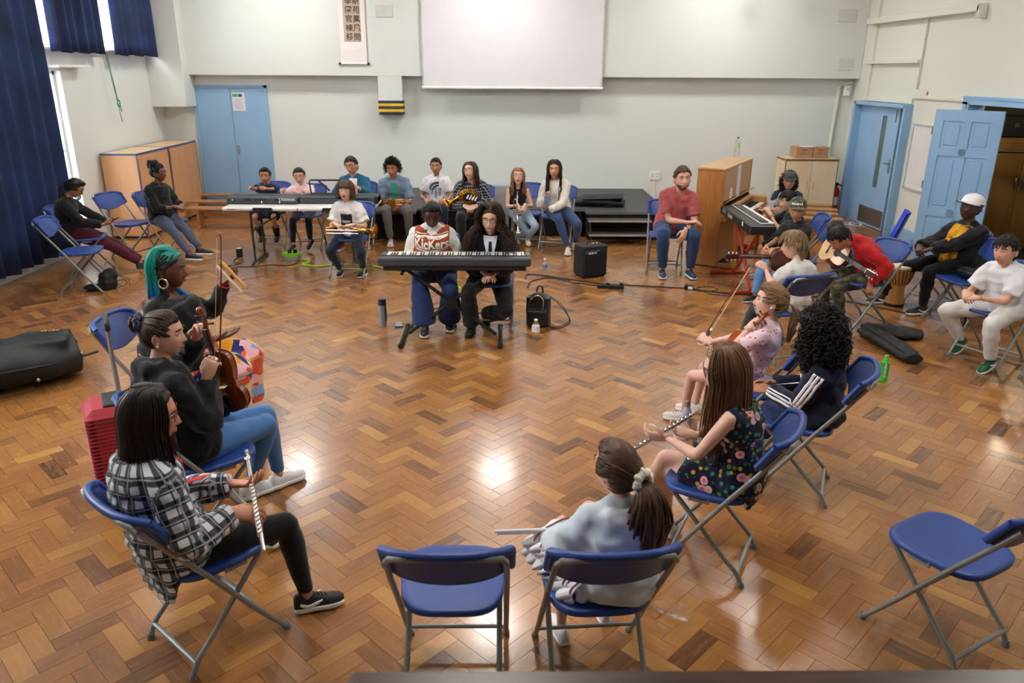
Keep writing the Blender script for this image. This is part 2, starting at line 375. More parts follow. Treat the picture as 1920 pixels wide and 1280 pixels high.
def hair(kind, s, seed=0, L=.3, r=.012, n=120, wide=1., jaw=1., vol=.02, part=0., body=None, fringe=0, up=V((0, 0, 1)), tail=None, curl=.02, front=True, R_=None, side_front=1., kink=0.):
    """hair in head space. R_ is the head rotation, so hanging hair falls along true down."""
    b = B(); rs = random.Random(seed); dn = V((0, 0, -1))
    if R_ is not None: dn = R_.inverted() @ dn
    fwd = V((0, 1, 0))
    if kind in ('short', 'crop'):
        cap(b, s, thick=.006 if kind == 'crop' else .009, top=.010 if kind == 'short' else .004, rough=.12, seed=seed, wide=wide, jaw=jaw, fringe=fringe)
        for i in range(n):
            az = rs.uniform(-PI, PI); el = rs.uniform(.15, 1.5) if abs(az) < 1.9 else rs.uniform(-.5, 1.5)
            if abs(az) < 1.0 and el < .80-fringe*.6: el = rs.uniform(.80-fringe*.6, 1.5)
            sidey = .9 < abs(az) < 2.3
            if sidey: el = max(el, .32)
            p = scalp(az, el, s, .008*s, wide); nrm = V((p.x/.0745**2, p.y/.095**2, p.z/.112**2)).normalized()
            flow = (V((math.sin(az)*.9+(.35 if abs(az) < 1.2 else 0)+part*.6, math.cos(az)*(.25+fringe*4), 0)) + dn*(.30+.5*(1-el/1.5)))
            flow = (flow-nrm*flow.dot(nrm)).normalized(); ln = L*rs.uniform(.6, 1.1)*(.65 if sidey else 1)
            lock(b, [p, p+flow*ln*.4+nrm*.007*s, p+flow*ln*.8+nrm*.006*s+dn*ln*.08, p+flow*ln+dn*ln*.18], r*rs.uniform(.7, 1.2), 4, sm=2, ref=nrm)
    elif kind == 'afro':
        cap(b, s, thick=.03, rough=.2, seed=seed, wide=wide, jaw=jaw)
        C0 = V((0, -.05*s, 0))+dn*(.25*L); rad = V((L*.92, L*.86, L*1.28))
        def ok_(p): return not (p.y > .035*s and abs(p.x) < .062*s and p.z < .085*s)
        nb = B(); nb.sph(C0, tuple(rad*.80), 0, 20, 14); P2 = []
        for q in nb.v:
            q = V(q)
            if q.y > .02*s and abs(q.x) < .08*s and q.z < .10*s: q.y = .02*s
            P2.append(tuple(q))
        b.add(P2, nb.f, 0)
        for i in range(n):
            z_ = rs.uniform(-1, 1); a = rs.uniform(0, 6.28); rr_ = math.sqrt(1-z_*z_); d = V((rr_*math.cos(a), rr_*math.sin(a), z_)); k = rs.uniform(.72, 1.0)**.6
            p = C0+V((d.x*rad.x, d.y*rad.y, d.z*rad.z))*k*.92
            if not ok_(p): continue
            dr = (d*.6+dn*.75+V((rs.gauss(0, .5), rs.gauss(0, .5), rs.gauss(0, .4)))).normalized(); tx, ty, _ = frame(dr); ln = rs.uniform(.035, .075); ph = rs.uniform(0, 6.28); K = 12; cr = curl*rs.uniform(.7, 1.2); q = []
            for j in range(K+1): t = j/K; q.append(p+dr*ln*(t-.3)+(tx*math.cos(ph+t*11)+ty*math.sin(ph+t*11))*cr)
            lock(b, q, r*rs.uniform(.8, 1.2), 4, sm=0, flat=.85)
    elif kind == 'curly':
        cap(b, s, thick=.02, rough=.2, seed=seed, wide=wide, jaw=jaw)
        for i in range(n):
            az = rs.uniform(-PI, PI); el = math.asin(rs.uniform(-.35, 1)) if abs(az) > 1.25 else math.asin(rs.uniform(.55, 1))
            p = scalp(az, el, s, .004, wide); nrm = V((p.x, p.y*.85, p.z+.01)).normalized(); ln = L*rs.uniform(.7, 1.1); q = []
            tx, ty, _ = frame(nrm); ph = rs.uniform(0, 6.3); tn = rs.uniform(1.6, 2.6); cr = curl*rs.uniform(.7, 1.3)
            d = nrm*1.; pos = p.copy(); K = max(8, int(ln/.007)); g = vol*.5
            for k in range(K+1):
                t = k/K; q.append(pos+(tx*math.cos(ph+tn*6.28*t*ln/.1)+ty*math.sin(ph+tn*6.28*t*ln/.1))*cr*min(1, t*3))
                d = (d+dn*g*1.).normalized(); pos = pos+d*ln/K
            lock(b, q, r*rs.uniform(.7, 1.2), 4, sm=0, flat=.85)
    elif kind in ('long', 'pony', 'bun', 'braids'):
        cap(b, s, thick=.009, rough=.10, seed=seed, wide=wide, jaw=jaw, ridge=60, fringe=fringe)
        if kind in ('pony', 'bun'):
            T = V(tail) if tail else V((0, -.105*s, .03*s))
            for i in range(n):
                az = rs.uniform(-PI, PI); a = abs(az)
                el = rs.uniform(.60, .75) if a < .9 else (rs.uniform(.05, .5) if a < 1.7 else rs.uniform(-.55, .3))
                p0 = scalp(az, el, s, .003, wide); q = [p0]
                for t in (.3, .6, .85):
                    m = p0.lerp(T, t); 
                    k = math.sqrt((m.x/(.0745*wide*s+.013))**2+(m.y/(.096*s+.012))**2+(m.z/(.112*s+.012))**2); q.append(m/k if k < 1 else m)
                q.append(T); lock(b, q, r*rs.uniform(.8, 1.2), 4, sm=3, ref=p0)
            if kind == 'pony':
                for i in range(int(n*1.0)):
                    a = rs.uniform(0, 6.28); rr_ = math.sqrt(rs.random()); o = V((math.cos(a)*rr_*vol, math.sin(a)*rr_*vol*.7, 0)); ln = L*rs.uniform(.75, 1.05)
                    bk = V((0, -1, 0)); q = [T+o*.25, T+bk*.03*s+o*.5+dn*.012, T+bk*.052*s+o*.9+dn*ln*.22, T+bk*.05*s+o*1.15+dn*ln*.55+V((math.sin(i*1.7)*curl, math.cos(i*2.1)*curl, 0)), T+bk*.035*s+o*.9+dn*ln*.85+V((math.sin(i*2.7)*curl, 0, 0)), T+bk*.03*s+o*.55+dn*ln]
                    lock(b, q, r*rs.uniform(.8, 1.3), 5, sm=3)
            else:
                for i in range(40):
                    a = i/40*6.28+rs.uniform(-.1, .1); rr_ = .026*s*rs.uniform(.7, 1.2); q = []
                    for k in range(6):
                        t = k/5*5.; q.append(T+V((0, -.028*s, .0))+V((math.cos(a+k*.25)*rr_, -.012*s*math.sin(t)*1.3, math.sin(a+k*.25)*rr_))+V((math.cos(a)*.014*s*math.cos(t), 0, math.sin(a)*.014*s*math.cos(t))))
                    lock(b, q, .008*s, 5, sm=2)
        else:
            for i in range(n):
                sd = 1 if i % 2 else -1; u = rs.random()
                # root on the parting line front -> back of the crown
                y0 = .062-.15*u; px = part*.02*s
                az_t = (.92+2.2*u**.85)*sd if front else (1.15+1.95*u)*sd      # where the strand leaves the head
                if rs.random() < .25: az_t = rs.uniform(1.2, PI)*sd
                if kind == 'braids': az_t = (1.85+1.28*u)*sd
                p0 = V((px+sd*.002, y0*s*.9, 0)); k = 1-(p0.y/(.096*s))**2; p0.z = .112*s*math.sqrt(max(.05, k))+.008*s
                rows = rs.uniform(0, 1); off = .006*s+vol*rows
                q = [p0]
                for el in (1.0, .55, .1, -.25):
                    e = scalp(az_t, el, s, off, wide); q.append(e)
                e = q[-1]; hz_ = L*rs.uniform(.8, 1.05); K = 6
                for k in range(1, K+1):
                    t = k/K; p = e+dn*hz_*t+V((e.x, e.y*(1 if not kink else .5), 0))*(.28*t*(1-.4*t))*(1 if body is None else body)+V((math.sin(i*1.3+t*5)*curl, math.cos(i*2.3+t*5)*curl, 0))*t
                    q.append(p)
                if kink:
                    q = smoothpath(q, 3); N_ = len(q); ph = rs.uniform(0, 6.28); fq = rs.uniform(1.0, 1.5)
                    for k in range(N_):
                        t = k/N_; am = kink*min(1, max(0, (t-.12)*3))*rs.uniform(.75, 1.25); q[k] = q[k]+V((math.cos(ph+k*fq), math.sin(ph+k*fq), .4*math.sin(ph+k*fq*1.3)))*am
                    lock(b, q, r*rs.uniform(.7, 1.25), 4, sm=0)
                else: lock(b, q, r*rs.uniform(.7, 1.25), 4, sm=2, ref=V((e.x, e.y, 0)))
    return b
def puv(me, bones):
    n = len(me.vertices); c = np.empty(n*3); me.vertices.foreach_get('co', c); c = c.reshape(-1, 3)
    best = np.full(n, 1e9); out = np.zeros((n, 3))
    for bi, (a, b_, ref, rad, bias) in enumerate(bones):
        a = np.array(a); d = np.array(b_)-a; L = np.linalg.norm(d); d /= L; t = (c-a)@d; tc = np.clip(t, 0, L); q = c-(a+tc[:, None]*d); D = np.linalg.norm(q, axis=1)*bias
        r = np.array(ref, float); r -= d*(r@d); r /= np.linalg.norm(r); s_ = np.cross(d, r); w_ = c-(a+t[:, None]*d)
        ang = np.arctan2(w_@s_, w_@r); m = D < best; best[m] = D[m]; out[m] = np.stack([ang*rad+bi*.37, t+bi*.21, np.full(n, bi)], 1)[m]
    at = me.attributes.new('puv', 'FLOAT_VECTOR', 'POINT'); at.data.foreach_set('vector', out.ravel().astype(np.float32))
def bvh(me):
    return BVHTree.FromPolygons([v.co for v in me.vertices], [p.vertices for p in me.polygons])
def decal(name, me, tree, O, F, up, m, parent, off=.004, flip=False):
    """lay a flat mesh (text, stripe) on a surface: project along -F"""
    F = V(F).normalized(); up = V(up); rt = up.cross(F)*-1 if False else F.cross(up)*-1
    rt = up.cross(F).normalized(); up = F.cross(rt).normalized()
    import bmesh
    bm = bmesh.new(); bm.from_mesh(me); bmesh.ops.triangulate(bm, faces=bm.faces)
    for _ in range(3):
        E_ = [e for e in bm.edges if e.calc_length() > .022]
        if not E_: break
        bmesh.ops.subdivide_edges(bm, edges=E_, cuts=1); bmesh.ops.triangulate(bm, faces=[f for f in bm.faces if len(f.verts) > 3])
    bm.to_mesh(me); bm.free(); bad = set(); D0 = []
    for v in me.vertices:
        p = V(O)+rt*v.co.x+up*v.co.y; h, n, _, _ = tree.ray_cast(p+F*.35, -F)
        if h is None: bad.add(v.index); v.co = p; D0.append(0)
        else: D0.append((h-V(O)).dot(F)); v.co = h+F*off+F*v.co.z
    md = sorted(d for i, d in enumerate(D0) if i not in bad); md = md[len(md)//2] if md else 0
    bad |= {i for i, d in enumerate(D0) if abs(d-md) > .15}
    vs = [v.co.copy() for v in me.vertices]; fs = [tuple(q.vertices) for q in me.polygons if not any(i in bad for i in q.vertices)]
    us = sorted({i for f in fs for i in f}); mp = {u: k for k, u in enumerate(us)}; m2 = bpy.data.meshes.new(name); m2.from_pydata([vs[u] for u in us], [], [tuple(mp[i] for i in f) for f in fs]); m2.polygons.foreach_set('use_smooth', [True]*len(fs)); m2.materials.append(m); return obj(name, m2, parent)
def plate(w, h, nx=8, ny=6, fn=None):
    b = B(); b.grid(lambda u, v: ((u-.5)*w, (v-.5)*h, 0), nx, ny); return b.mesh('plate', (), 180)
def shoe(par, ank, tgt_yaw, s, cu, cs, pitch=0, ct=None, hi=False, lace=None, name='shoe'):
    """ank: ankle point in the person's space"""
    o = bpy.data.objects.new(name, None)
    T = Matrix.Translation(V(ank)) @ Matrix.Rotation(R(tgt_yaw), 4, 'Z') @ Matrix.Rotation(R(pitch), 4, 'X') @ Matrix.Scale(s, 4)
    b = B(); b.T = T; z0 = -.075
    sec = [(-.072, .024, .055), (-.062, .034, .075), (-.03, .038, .088 if not hi else .11), (.02, .038, .078 if not hi else .10), (.06, .040, .062), (.10, .045, .05), (.14, .044, .044), (.17, .036, .037), (.188, .020, .026)]
    vs = []; N = 12
    for (y, w_, h) in sec:
        for k in range(N):
            a = PI*k/(N-1); vs.append((w_*math.cos(a)*(1+.0*a), y, z0+.012+max(.0, math.sin(a))**.8*h))
    n = len(sec); fs = [(i*N+k, i*N+k+1, (i+1)*N+k+1, (i+1)*N+k) for i in range(n-1) for k in range(N-1)]
    fs += [tuple(range(N)), tuple((n-1)*N+k for k in range(N-1, -1, -1))]; fs += [(i*N, (i+1)*N, (i+1)*N+N-1, i*N+N-1) for i in range(n-1)]
    b.add(vs, fs, 0)
    up = b.build(name, mat('shoe_'+str(cu), cu, .6, bump=.15, var=.1), par, sharp=50)
    b = B(); b.T = T; out = [(w_*1.12, y) for (y, w_, h) in sec]+[(-w_*1.12, y) for (y, w_, h) in reversed(sec)]
    b.prism(out, z0-.006, z0+.020, 0, bev=.004)
    b.build('sole', mat('sole_'+str(cs), cs, .6, var=.06), up, sharp=50)
    if lace:
        b = B(); b.T = T
        for i in range(4):
            y = .035+i*.02; h = np.interp(y, [q[0] for q in sec], [q[2] for q in sec])+z0+.012
            b.tube([(-.018, y-.006, h-.004), (0, y, h+.004), (.018, y+.004, h-.004)], .0035, 5)
        b.build('laces', mat('lace_'+str(lace), lace, .7, var=0), up, sharp=180)
    if ct:
        b = B(); b.T = T
        for sd in (-1, 1): b.tube([(sd*.036, -.04, z0+.045), (sd*.041, .0, z0+.03), (sd*.0435, .045, z0+.045), (sd*.042, .075, z0+.058)], [(.004, .008), (.004, .012), (.004, .010), (.003, .003)], 6, sm=3, ref=(0, 0, 1))
        b.build('side_stripe', mat('sole_'+str(ct), ct, .5, var=0), up, sharp=180)
    return up
PEOPLE = {}
def person(key, label, hip, yaw, s=1., g=1., seat=.45, lean=(8, 0), slouch=0, twist=0, head=(0, 0, 0), hs=1., feet=None, hands=None, skin='C68F6E',
           top=None, bottom=None, shoes=('222226', 'E8E8E8'), hr=None, hairc='2A1D16', glasses=None, brow=None, wide=1., sw=1., mouth='9A5A4C', near=False, nose=1., smile=0, open_=0, torso_len=1., neck=0, hx=(0, 0), thigh=1., shank=1., eyes=True, group=None, lips=1., sit=True, hipz=None):
    root = thing('person', label, 'person', (hip[0], hip[1], 0), yaw); vox = .0112 if near else .015
    hz = hipz if hipz else seat-.004+.072*s*max(.9, min(1.2, g))
    # --- skeleton (x right, y forward, z up, metres)
    pel = V((0, 0, hz)); a, sd = R(lean[0]), R(lean[1])
    tw = Matrix.Rotation(R(twist), 3, 'Z')
    def dirv(a_): return V((math.sin(sd), math.sin(a_)*math.cos(sd), math.cos(a_)*math.cos(sd))).normalized()
    TL = .455*s*torso_len; sp = [pel.copy()]
    for i in range(1, 6):
        aa = a+R(slouch)*((i-3)/2.); sp.append(sp[-1]+dirv(aa)*TL/5)
    NB = sp[5]; uT = (sp[5]-sp[3]).normalized(); uL = (sp[2]-sp[0]).normalized()
    Rt = tw @ V((1, 0, 0)); Rt = (Rt-uT*Rt.dot(uT)).normalized(); Ft = uT.cross(Rt)
    R0 = V((1, 0, 0)); R0 = (R0-uL*R0.dot(uL)).normalized(); F0 = uL.cross(R0)
    SJ = {k: NB-uT*.066*s+Rt*k*.152*s*sw*(.85+.15*g) for k in (1, -1)}
    hq = Euler((0, 0, R(twist+head[0]))).to_matrix() @ Euler((R(head[1]), 0, 0)).to_matrix() @ Euler((0, R(head[2]), 0)).to_matrix()
    Hs = s**.45*hs*1.03 if s < 1 else s*hs*1.03
    HB = NB+uT*(.045*s+neck)+Ft*.022*s            # top of neck
    HC = HB+uT*.02*s+V((hx[0], hx[1], 0))+hq @ V((0, .018*Hs, .088*Hs))
    hj = {k: pel+V((k*.088*s*(.8+.2*g), 0.02*s, -.01)) for k in (1, -1)}
    feet = dict(feet or {}); hands = dict(hands or {}); Wi = (Matrix.Translation((hip[0], hip[1], 0)) @ Matrix.Rotation(R(yaw), 4, 'Z')).inverted()
    for k in (1, -1):
        if k in feet and feet[k][0] == 'w': q = feet[k]; p = Wi @ V((q[1], q[2], 0)); yw_ = R(q[4]) if len(q) > 4 and q[4] else math.atan2(-(p.x-k*.09)*.8, .5); feet[k] = (p.x+math.sin(yw_)*.055, p.y-math.cos(yw_)*.055, *q[3:])
        if k in hands and 'w' in hands[k]: hands[k] = dict(hands[k], p=Wi @ V(hands[k]['w']))
        if k in hands:
            for kk in ('dw', 'nw'):
                if kk in hands[k]: hands[k][kk[0]] = Wi.to_3x3() @ V(hands[k][kk])
    ANK, KN, ft = {}, {}, {}
    for k in (1, -1):
        f = feet.get(k, (k*.12, .40)); f = tuple(f)+(0, 0, 0)[:max(0, 5-len(f))] if len(f) < 5 else f
        A = V((f[0], f[1], .083*s+f[2])); pole = V((k*.10+(f[5] if len(f) > 5 else 0), .6, 1.))
        KN[k], ANK[k] = ik(hj[k], A, .425*s*thigh, .415*s*shank, pole); ft[k] = f
    EL, WR, hd = {}, {}, {}
    for k in (1, -1):
        h = hands.get(k, dict(p=(k*.10, .33, .66))); W = V(h['p']); pole = V(h.get('pole', (k*.55, -.35, -.8)))
        EL[k], WR[k] = ik(SJ[k], W, .285*s, .245*s, pole); hd[k] = h
    PEOPLE[key] = dict(root=root, HC=HC, NB=NB, SJ=SJ, EL=EL, WR=WR, KN=KN, ANK=ANK, hip=pel, hq=hq, Hs=Hs)
    # --- body: torso, limbs fused, then head and hands
    tor = [(-.10, .10, .085), (-.05, .15, .115), (0, .165, .125), (.09, .158, .118), (.2, .138, .105), (.31, .152, .118), (.40, .160, .112), (.45, .150, .092), (.49, .10, .072), (.52, .058, .06)]
    def torso(b, e=0, lo=-.10, hi=.52, belly=0., gx=1., eh=None, bust=0.):
        pts = []; rr = []; K = np.array(tor)
        for q in np.linspace(lo, hi, 16):
            t = q*torso_len*s; w_ = np.interp(q, K[:, 0], K[:, 1])*s*(g if q < .40 else 1+(g-1)*.5); d_ = np.interp(q, K[:, 0], K[:, 2])*s*(g if q < .42 else 1+(g-1)*.5)
            f = q/.5*5; i = int(min(4, max(0, math.floor(f)))); p = sp[i]+(sp[i+1]-sp[i])*(f-i)
            bl = belly*math.exp(-((q-.14)/.13)**2)+bust*math.exp(-((q-.33)/.07)**2); fx = F0.lerp(Ft, min(1, max(0, q/.5)))
            ee = e if eh is None else e+eh*max(0, (.12-q)/.2)
            pts.append(p+fx*bl*.6); rr.append((w_*gx+ee, d_+ee+bl*.5))
        b.tube(pts, rr, 20, ref=tuple(-F0))
    def trap(b, e=0):
        for k in (1, -1): b.tube([NB+uT*.0*s, NB.lerp(SJ[k], .5)+uT*.012*s, SJ[k]+uT*.012*s], [.056*s+e, .046*s+e, .036*s+e], 10)
    def limb(b, P, rad, e=0, t1=1., sm=3): b.tube(P, [r*s+e for r in rad], 12, sm=sm)
    ga = .75+.25*g
    def armpts(k, frac=2., drop=0):
        S, E, W = SJ[k], EL[k], WR[k]; L = [(S-Rt*k*.05*s+uT*.002, .044*ga), (S, .048*ga), (S.lerp(E, .25), .047*ga), (S.lerp(E, .6), .042*ga), (S.lerp(E, .9), .037*ga), (E.lerp(W, .06), .036*ga), (E.lerp(W, .25), .038*ga), (E.lerp(W, .6), .031*ga), (E.lerp(W, .93), .0235*ga), (E.lerp(W, 1.03), .0235*ga)]
        T = [-.2, 0, .25, .6, .9, 1.06, 1.25, 1.6, 1.93, 2.03]
        if frac >= 2: return L
        out = [q for q, t in zip(L, T) if t < frac-.05]
        p = S.lerp(E, frac) if frac <= 1 else E.lerp(W, frac-1); out.append((p, float(np.interp(frac, T, [q[1] for q in L])))); return out
    gl = .6+.4*g
    def legpts(k, frac=2., w_=None):
        H_, K_, A_ = hj[k], KN[k], ANK[k]; L = [(H_-V((0, .04*s, .0)), .088*gl), (H_.lerp(K_, .15), .086*gl), (H_.lerp(K_, .5), .073*gl), (H_.lerp(K_, .85), .056*gl), (H_.lerp(K_, .985)+V((0, .0, .004)), .051*gl), (K_.lerp(A_, .08), .049*gl), (K_.lerp(A_, .3), .052*gl), (K_.lerp(A_, .6), .042*gl), (K_.lerp(A_, .93), .032*gl), (K_.lerp(A_, 1.06), .033*gl)]
        T = [-.1, .15, .5, .85, .985, 1.08, 1.3, 1.6, 1.93, 2.06]
        if frac >= 2: return L
        out = [q for q, t in zip(L, T) if t < frac-.05]; p = H_.lerp(K_, frac) if frac <= 1 else K_.lerp(A_, frac-1); out.append((p, float(np.interp(frac, T, [q[1] for q in L])))); return out
    b = B(); torso(b, -.012); trap(b, -.008)
    b.tube([NB-uT*.05*s, NB, HB+hq @ V((0, .0, .02*Hs)), HC+hq @ V((0, -.012*Hs, -.03*Hs))], [.062*s*ga, .054*s*ga, .050*s*ga, .05*s], 12)
    for k in (1, -1):
        A = armpts(k); limb(b, [q[0] for q in A], [q[1]-.002 for q in A]); A = legpts(k); limb(b, [q[0] for q in A], [q[1]-.003 for q in A])
    me = remesh(b, vox, 4)
    bb = B(); bb.v = [tuple(v.co) for v in me.vertices]; bb.f = [tuple(p.vertices) for p in me.polygons]; bb.m = [0]*len(bb.f); bpy.data.meshes.remove(me)
    TH = Matrix.Translation(HC) @ hq.to_4x4(); bb.T = TH; nu, nv = (72, 60) if near else (52, 44)
    P, D = head_pts(nu, nv, Hs, wide, 1., nose); add_grid(bb, P, 0)
    for k in (1, -1):
        bb.sph((k*.0745*wide*Hs, -.012*Hs, -.004*Hs), (.009*Hs, .019*Hs, .031*Hs), 0, 10, 8, rot=(R(-12), R(k*8), R(k*22)))
        bb.sph((k*.0785*wide*Hs, -.006*Hs, -.026*Hs), (.007*Hs, .009*Hs, .010*Hs), 0, 8, 6)
        ex, ey, ez = k*.031*Hs*wide, .0685*Hs, .012*Hs
        if eyes:
            bb.sph((ex, ey, ez), (.0125*Hs, .0115*Hs, .0072*Hs), 1, 12, 10)
            bb.sph((ex, ey+.0082*Hs, ez-.0005*Hs), (.0060*Hs, .0040*Hs, .0056*Hs), 2, 10, 6)
        # lids and brow
        lid = [(ex-k*-.0135*Hs, ey+.0045*Hs, ez+.0005*Hs), (ex+k*.006*Hs, ey+.0118*Hs, ez+.0048*Hs), (ex-k*.006*Hs, ey+.0122*Hs, ez+.0046*Hs), (ex-k*.0135*Hs, ey+.009*Hs, ez-.001*Hs)]
        bb.tube(lid, [.0018*Hs, .0034*Hs, .0034*Hs, .0016*Hs], 6, 0 if eyes else 2, sm=3)
        lid2 = [(ex+k*.0135*Hs, ey+.0045*Hs, ez+.0005*Hs), (ex+k*.005*Hs, ey+.0105*Hs, ez-.0062*Hs), (ex-k*.006*Hs, ey+.0112*Hs, ez-.006*Hs), (ex-k*.0135*Hs, ey+.009*Hs, ez-.001*Hs)]
        bb.tube(lid2, [.0012*Hs, .002*Hs, .002*Hs, .0012*Hs], 6, 0, sm=3)
        br = [(ex+k*.022*Hs, ey+.004*Hs, ez+.017*Hs), (ex+k*.008*Hs, ey+.0165*Hs, ez+.0235*Hs), (ex-k*.008*Hs, ey+.0205*Hs, ez+.0215*Hs), (ex-k*.017*Hs, ey+.0195*Hs, ez+.017*Hs)]
        bb.tube(br, [(.0012*Hs, .002*Hs), (.002*Hs, .0036*Hs), (.002*Hs, .004*Hs), (.0014*Hs, .003*Hs)], 6, 3, sm=4, ref=(0, 0, 1))
    ly, lz = .0905*Hs, -.0585*Hs
    for up_ in (1, -1):
        o = up_*(.0032+open_*.010)*Hs
        bb.tube([(-.023*Hs, ly-.0145*Hs, lz+smile*.004*Hs+o*.1), (-.010*Hs, ly-.0042*Hs, lz+o*.9), (0, ly-.0028*Hs, lz+o*(.85 if up_ > 0 else 1.1)), (.010*Hs, ly-.0042*Hs, lz+o*.9), (.023*Hs, ly-.0145*Hs, lz+smile*.004*Hs+o*.1)], [(.0015*Hs, .0012*Hs), (.0036*Hs*lips, .0032*Hs*lips), (.0036*Hs*lips, .0034*Hs*lips), (.0036*Hs*lips, .0032*Hs*lips), (.0015*Hs, .0012*Hs)], 7, 4, sm=4, ref=(0, 0, 1))
    if open_: bb.sph((0, ly-.008*Hs, lz), (.014*Hs, .006*Hs, .008*Hs*open_), 2, 10, 6)
    bb.T = Matrix.Identity(4)
    HK = s**.6*1.02
    for k in (1, -1):
        h = hd[k]
        if h.get('hide'): continue
        d = V(h['d']) if 'd' in h else (WR[k]-EL[k]); pn = V(h.get('n', (-k*.6, -.3, -.75)))
        hand(bb, WR[k], d, pn, k, HK, h.get('curl', .45), h.get('spread', .1), 0, h.get('thumb', .5))
    sm_ = skin_mat(skin); hm = hr.get('mat') if hr and hr.get('mat') else hair_mat(hairc)
    body = bb.build('body', [sm_, mat('eye_white', 'DDD8D0', .3, var=0), mat('iris', '1C120C', .2, var=0), hair_mat(brow or hairc), mat('lips_'+mouth, mouth, .45, var=.05)], root, sharp=180)
    # --- clothes
    objs = dict(body=body, root=root)
    Tb = [(pel, NB, -F0, .16*s, 1/(.17*g))]+[(SJ[k]+(EL[k]-SJ[k])*.12, EL[k], (0, 0, -1), .05*s, 1/.055) for k in (1, -1)]+[(EL[k], WR[k], (0, 0, -1), .045*s, 1/.05) for k in (1, -1)]
    Lb = [(hj[k], KN[k], (0, 0, -1), .08*s, 1.) for k in (1, -1)]+[(KN[k], ANK[k], (0, 1, 0), .06*s, 1.) for k in (1, -1)]
    if bottom:
        e = bottom.get('e', .008); kd = bottom.get('kind', 'trouser'); b = B()
        if kd != 'skirt' and kd != 'none':
            torso(b, e*.7-.006, -.10, bottom.get('waist', .14))
            fr_ = bottom.get('len', 1.93); fl = bottom.get('flare', 0.)
            for k in (1, -1):
                A = legpts(k, fr_); n_ = len(A); rr = []
                TT = [-.1, .15, .5, .85, .985, 1.08, 1.3, 1.6, 1.93, 2.06][:n_-1]+[fr_]
                for (p, r_), t in zip(A, TT): rr.append(r_*s+e+max(0, (t-1.0))*fl*s+(bottom.get('knee', 0)*s*math.exp(-((t-1)/.3)**2)))
                b.tube([q[0] for q in A], rr, 14, sm=3)
        if kd == 'skirt':
            hl = bottom.get('len', .8); torso(b, .002, -.08, .16)
            for k in (1, -1):
                q = [hj[k]-V((0, .05*s, 0)), hj[k].lerp(KN[k], .4), hj[k].lerp(KN[k], min(1, hl))]; r0 = .095*s*gl
                if hl > 1: q += [KN[k].lerp(ANK[k], .15), KN[k].lerp(ANK[k], hl-1)]
                b.tube(q, [(r0+e)+i*.004 for i in range(len(q))], 14, sm=3)
            m0 = (hj[1]+hj[-1])/2; m1 = (KN[1]+KN[-1])/2; w_ = abs((KN[1]-KN[-1]).x)/2+.03
            q = [m0, m0.lerp(m1, .5), m0.lerp(m1, min(1, hl)*.98)]; rr = [(.10*s, .07*s), (w_, .075*s), (w_, .07*s)]
            if hl > 1: m2 = (ANK[1]+ANK[-1])/2; q += [m1.lerp(m2, .12), m1.lerp(m2, hl-1)]; rr += [(w_, .08*s), (w_, .085*s)]
            b.tube(q, rr, 14, ref=(0, 0, 1), sm=2)
        if kd != 'none':
            me = remesh(b, vox, 3, noise=bottom.get('noise', .006 if kd != 'legging' else .002), ns=bottom.get('ns', 14)); puv(me, Lb); me.materials.append(bottom['mat']); objs['bottom'] = obj(bottom.get('name', 'trousers'), me, root)
    if top:
        e = top.get('e', .012); b = B(); kd = top.get('kind', 'tee')
        sl = dict(tee=.62, long=1.94, none=0, hoodie=1.94, three=1.55)[kd] if 'sleeve' not in top else top['sleeve']
        torso(b, e, top.get('hem', -.02), top.get('neck', .492), top.get('belly', 0), eh=top.get('eh'), bust=top.get('bust', 0))
        trap(b, e*.35-.004)
        if top.get('drape'):       # shirt tail hanging behind / over the seat edge
            w_ = top['drape']; b.tube([pel+V((0, -.03*s, .05)), pel+V((0, -.085*s, -.06)), pel+V((0, -.10*s, -.06-w_))], [(.17*s*g, .07*s), (.17*s*g, .05*s), (.16*s*g, .03*s)], 14, ref=(0, 1, 0))
        if sl:
            for k in (1, -1):
                A = armpts(k, sl); fl = top.get('cuff', .008); n_ = len(A)
                b.tube([q[0] for q in A], [r_*s+e*(.45+.4*min(1, i/2))+fl*i/(n_-1) for i, (p, r_) in enumerate(A)], 14, sm=3)
        if kd == 'hoodie':
            c = NB+uT*-.01*s; q = []
            for i in range(9):
                t = -2.3+4.6*i/8; q.append(c+Rt*math.sin(t)*.095*s-Ft*math.cos(t)*.085*s-uT*(.02-.035*math.cos(t))*s)
            b.tube(q, [.02*s, .03*s, .042*s, .052*s, .058*s, .052*s, .042*s, .03*s, .02*s], 10, sm=2)
        if top.get('collar'):
            c = NB+uT*.004*s; q = [c+Rt*math.sin(t)*.064*s-Ft*math.cos(t)*.062*s-uT*(.03-.03*math.cos(t))*s for t in np.linspace(-2.6, 2.6, 11)]
            b.tube(q, [(.010, .022*s)]*11, 8, ref=tuple(uT))
        if top.get('roll'):
            b.tube([NB-uT*.02*s, NB+uT*.012*s+Ft*.008*s, NB+uT*.05*s+Ft*.018*s], [.068*s, .062*s, .059*s], 14)
        me = remesh(b, vox*.92, top.get('it', 3), noise=top.get('noise', .009), ns=top.get('ns', 17)); puv(me, Tb); me.materials.append(top['mat'])
        objs['top'] = obj(top.get('name', 'shirt'), me, root)
    for k in (1, -1):
        if shoes:
            f = ft[k]; d = V((f[0]-hj[k].x, .45, 0)); yw = f[3] if len(f) > 3 and f[3] else math.degrees(math.atan2(-(f[0]-k*.09)*.8, .5))
            shoe(root, ANK[k], yw, s**.85*.9, shoes[0], shoes[1], f[4] if len(f) > 4 else 0, shoes[2] if len(shoes) > 2 else None, shoes[4] if len(shoes) > 4 else False, shoes[3] if len(shoes) > 3 else None)
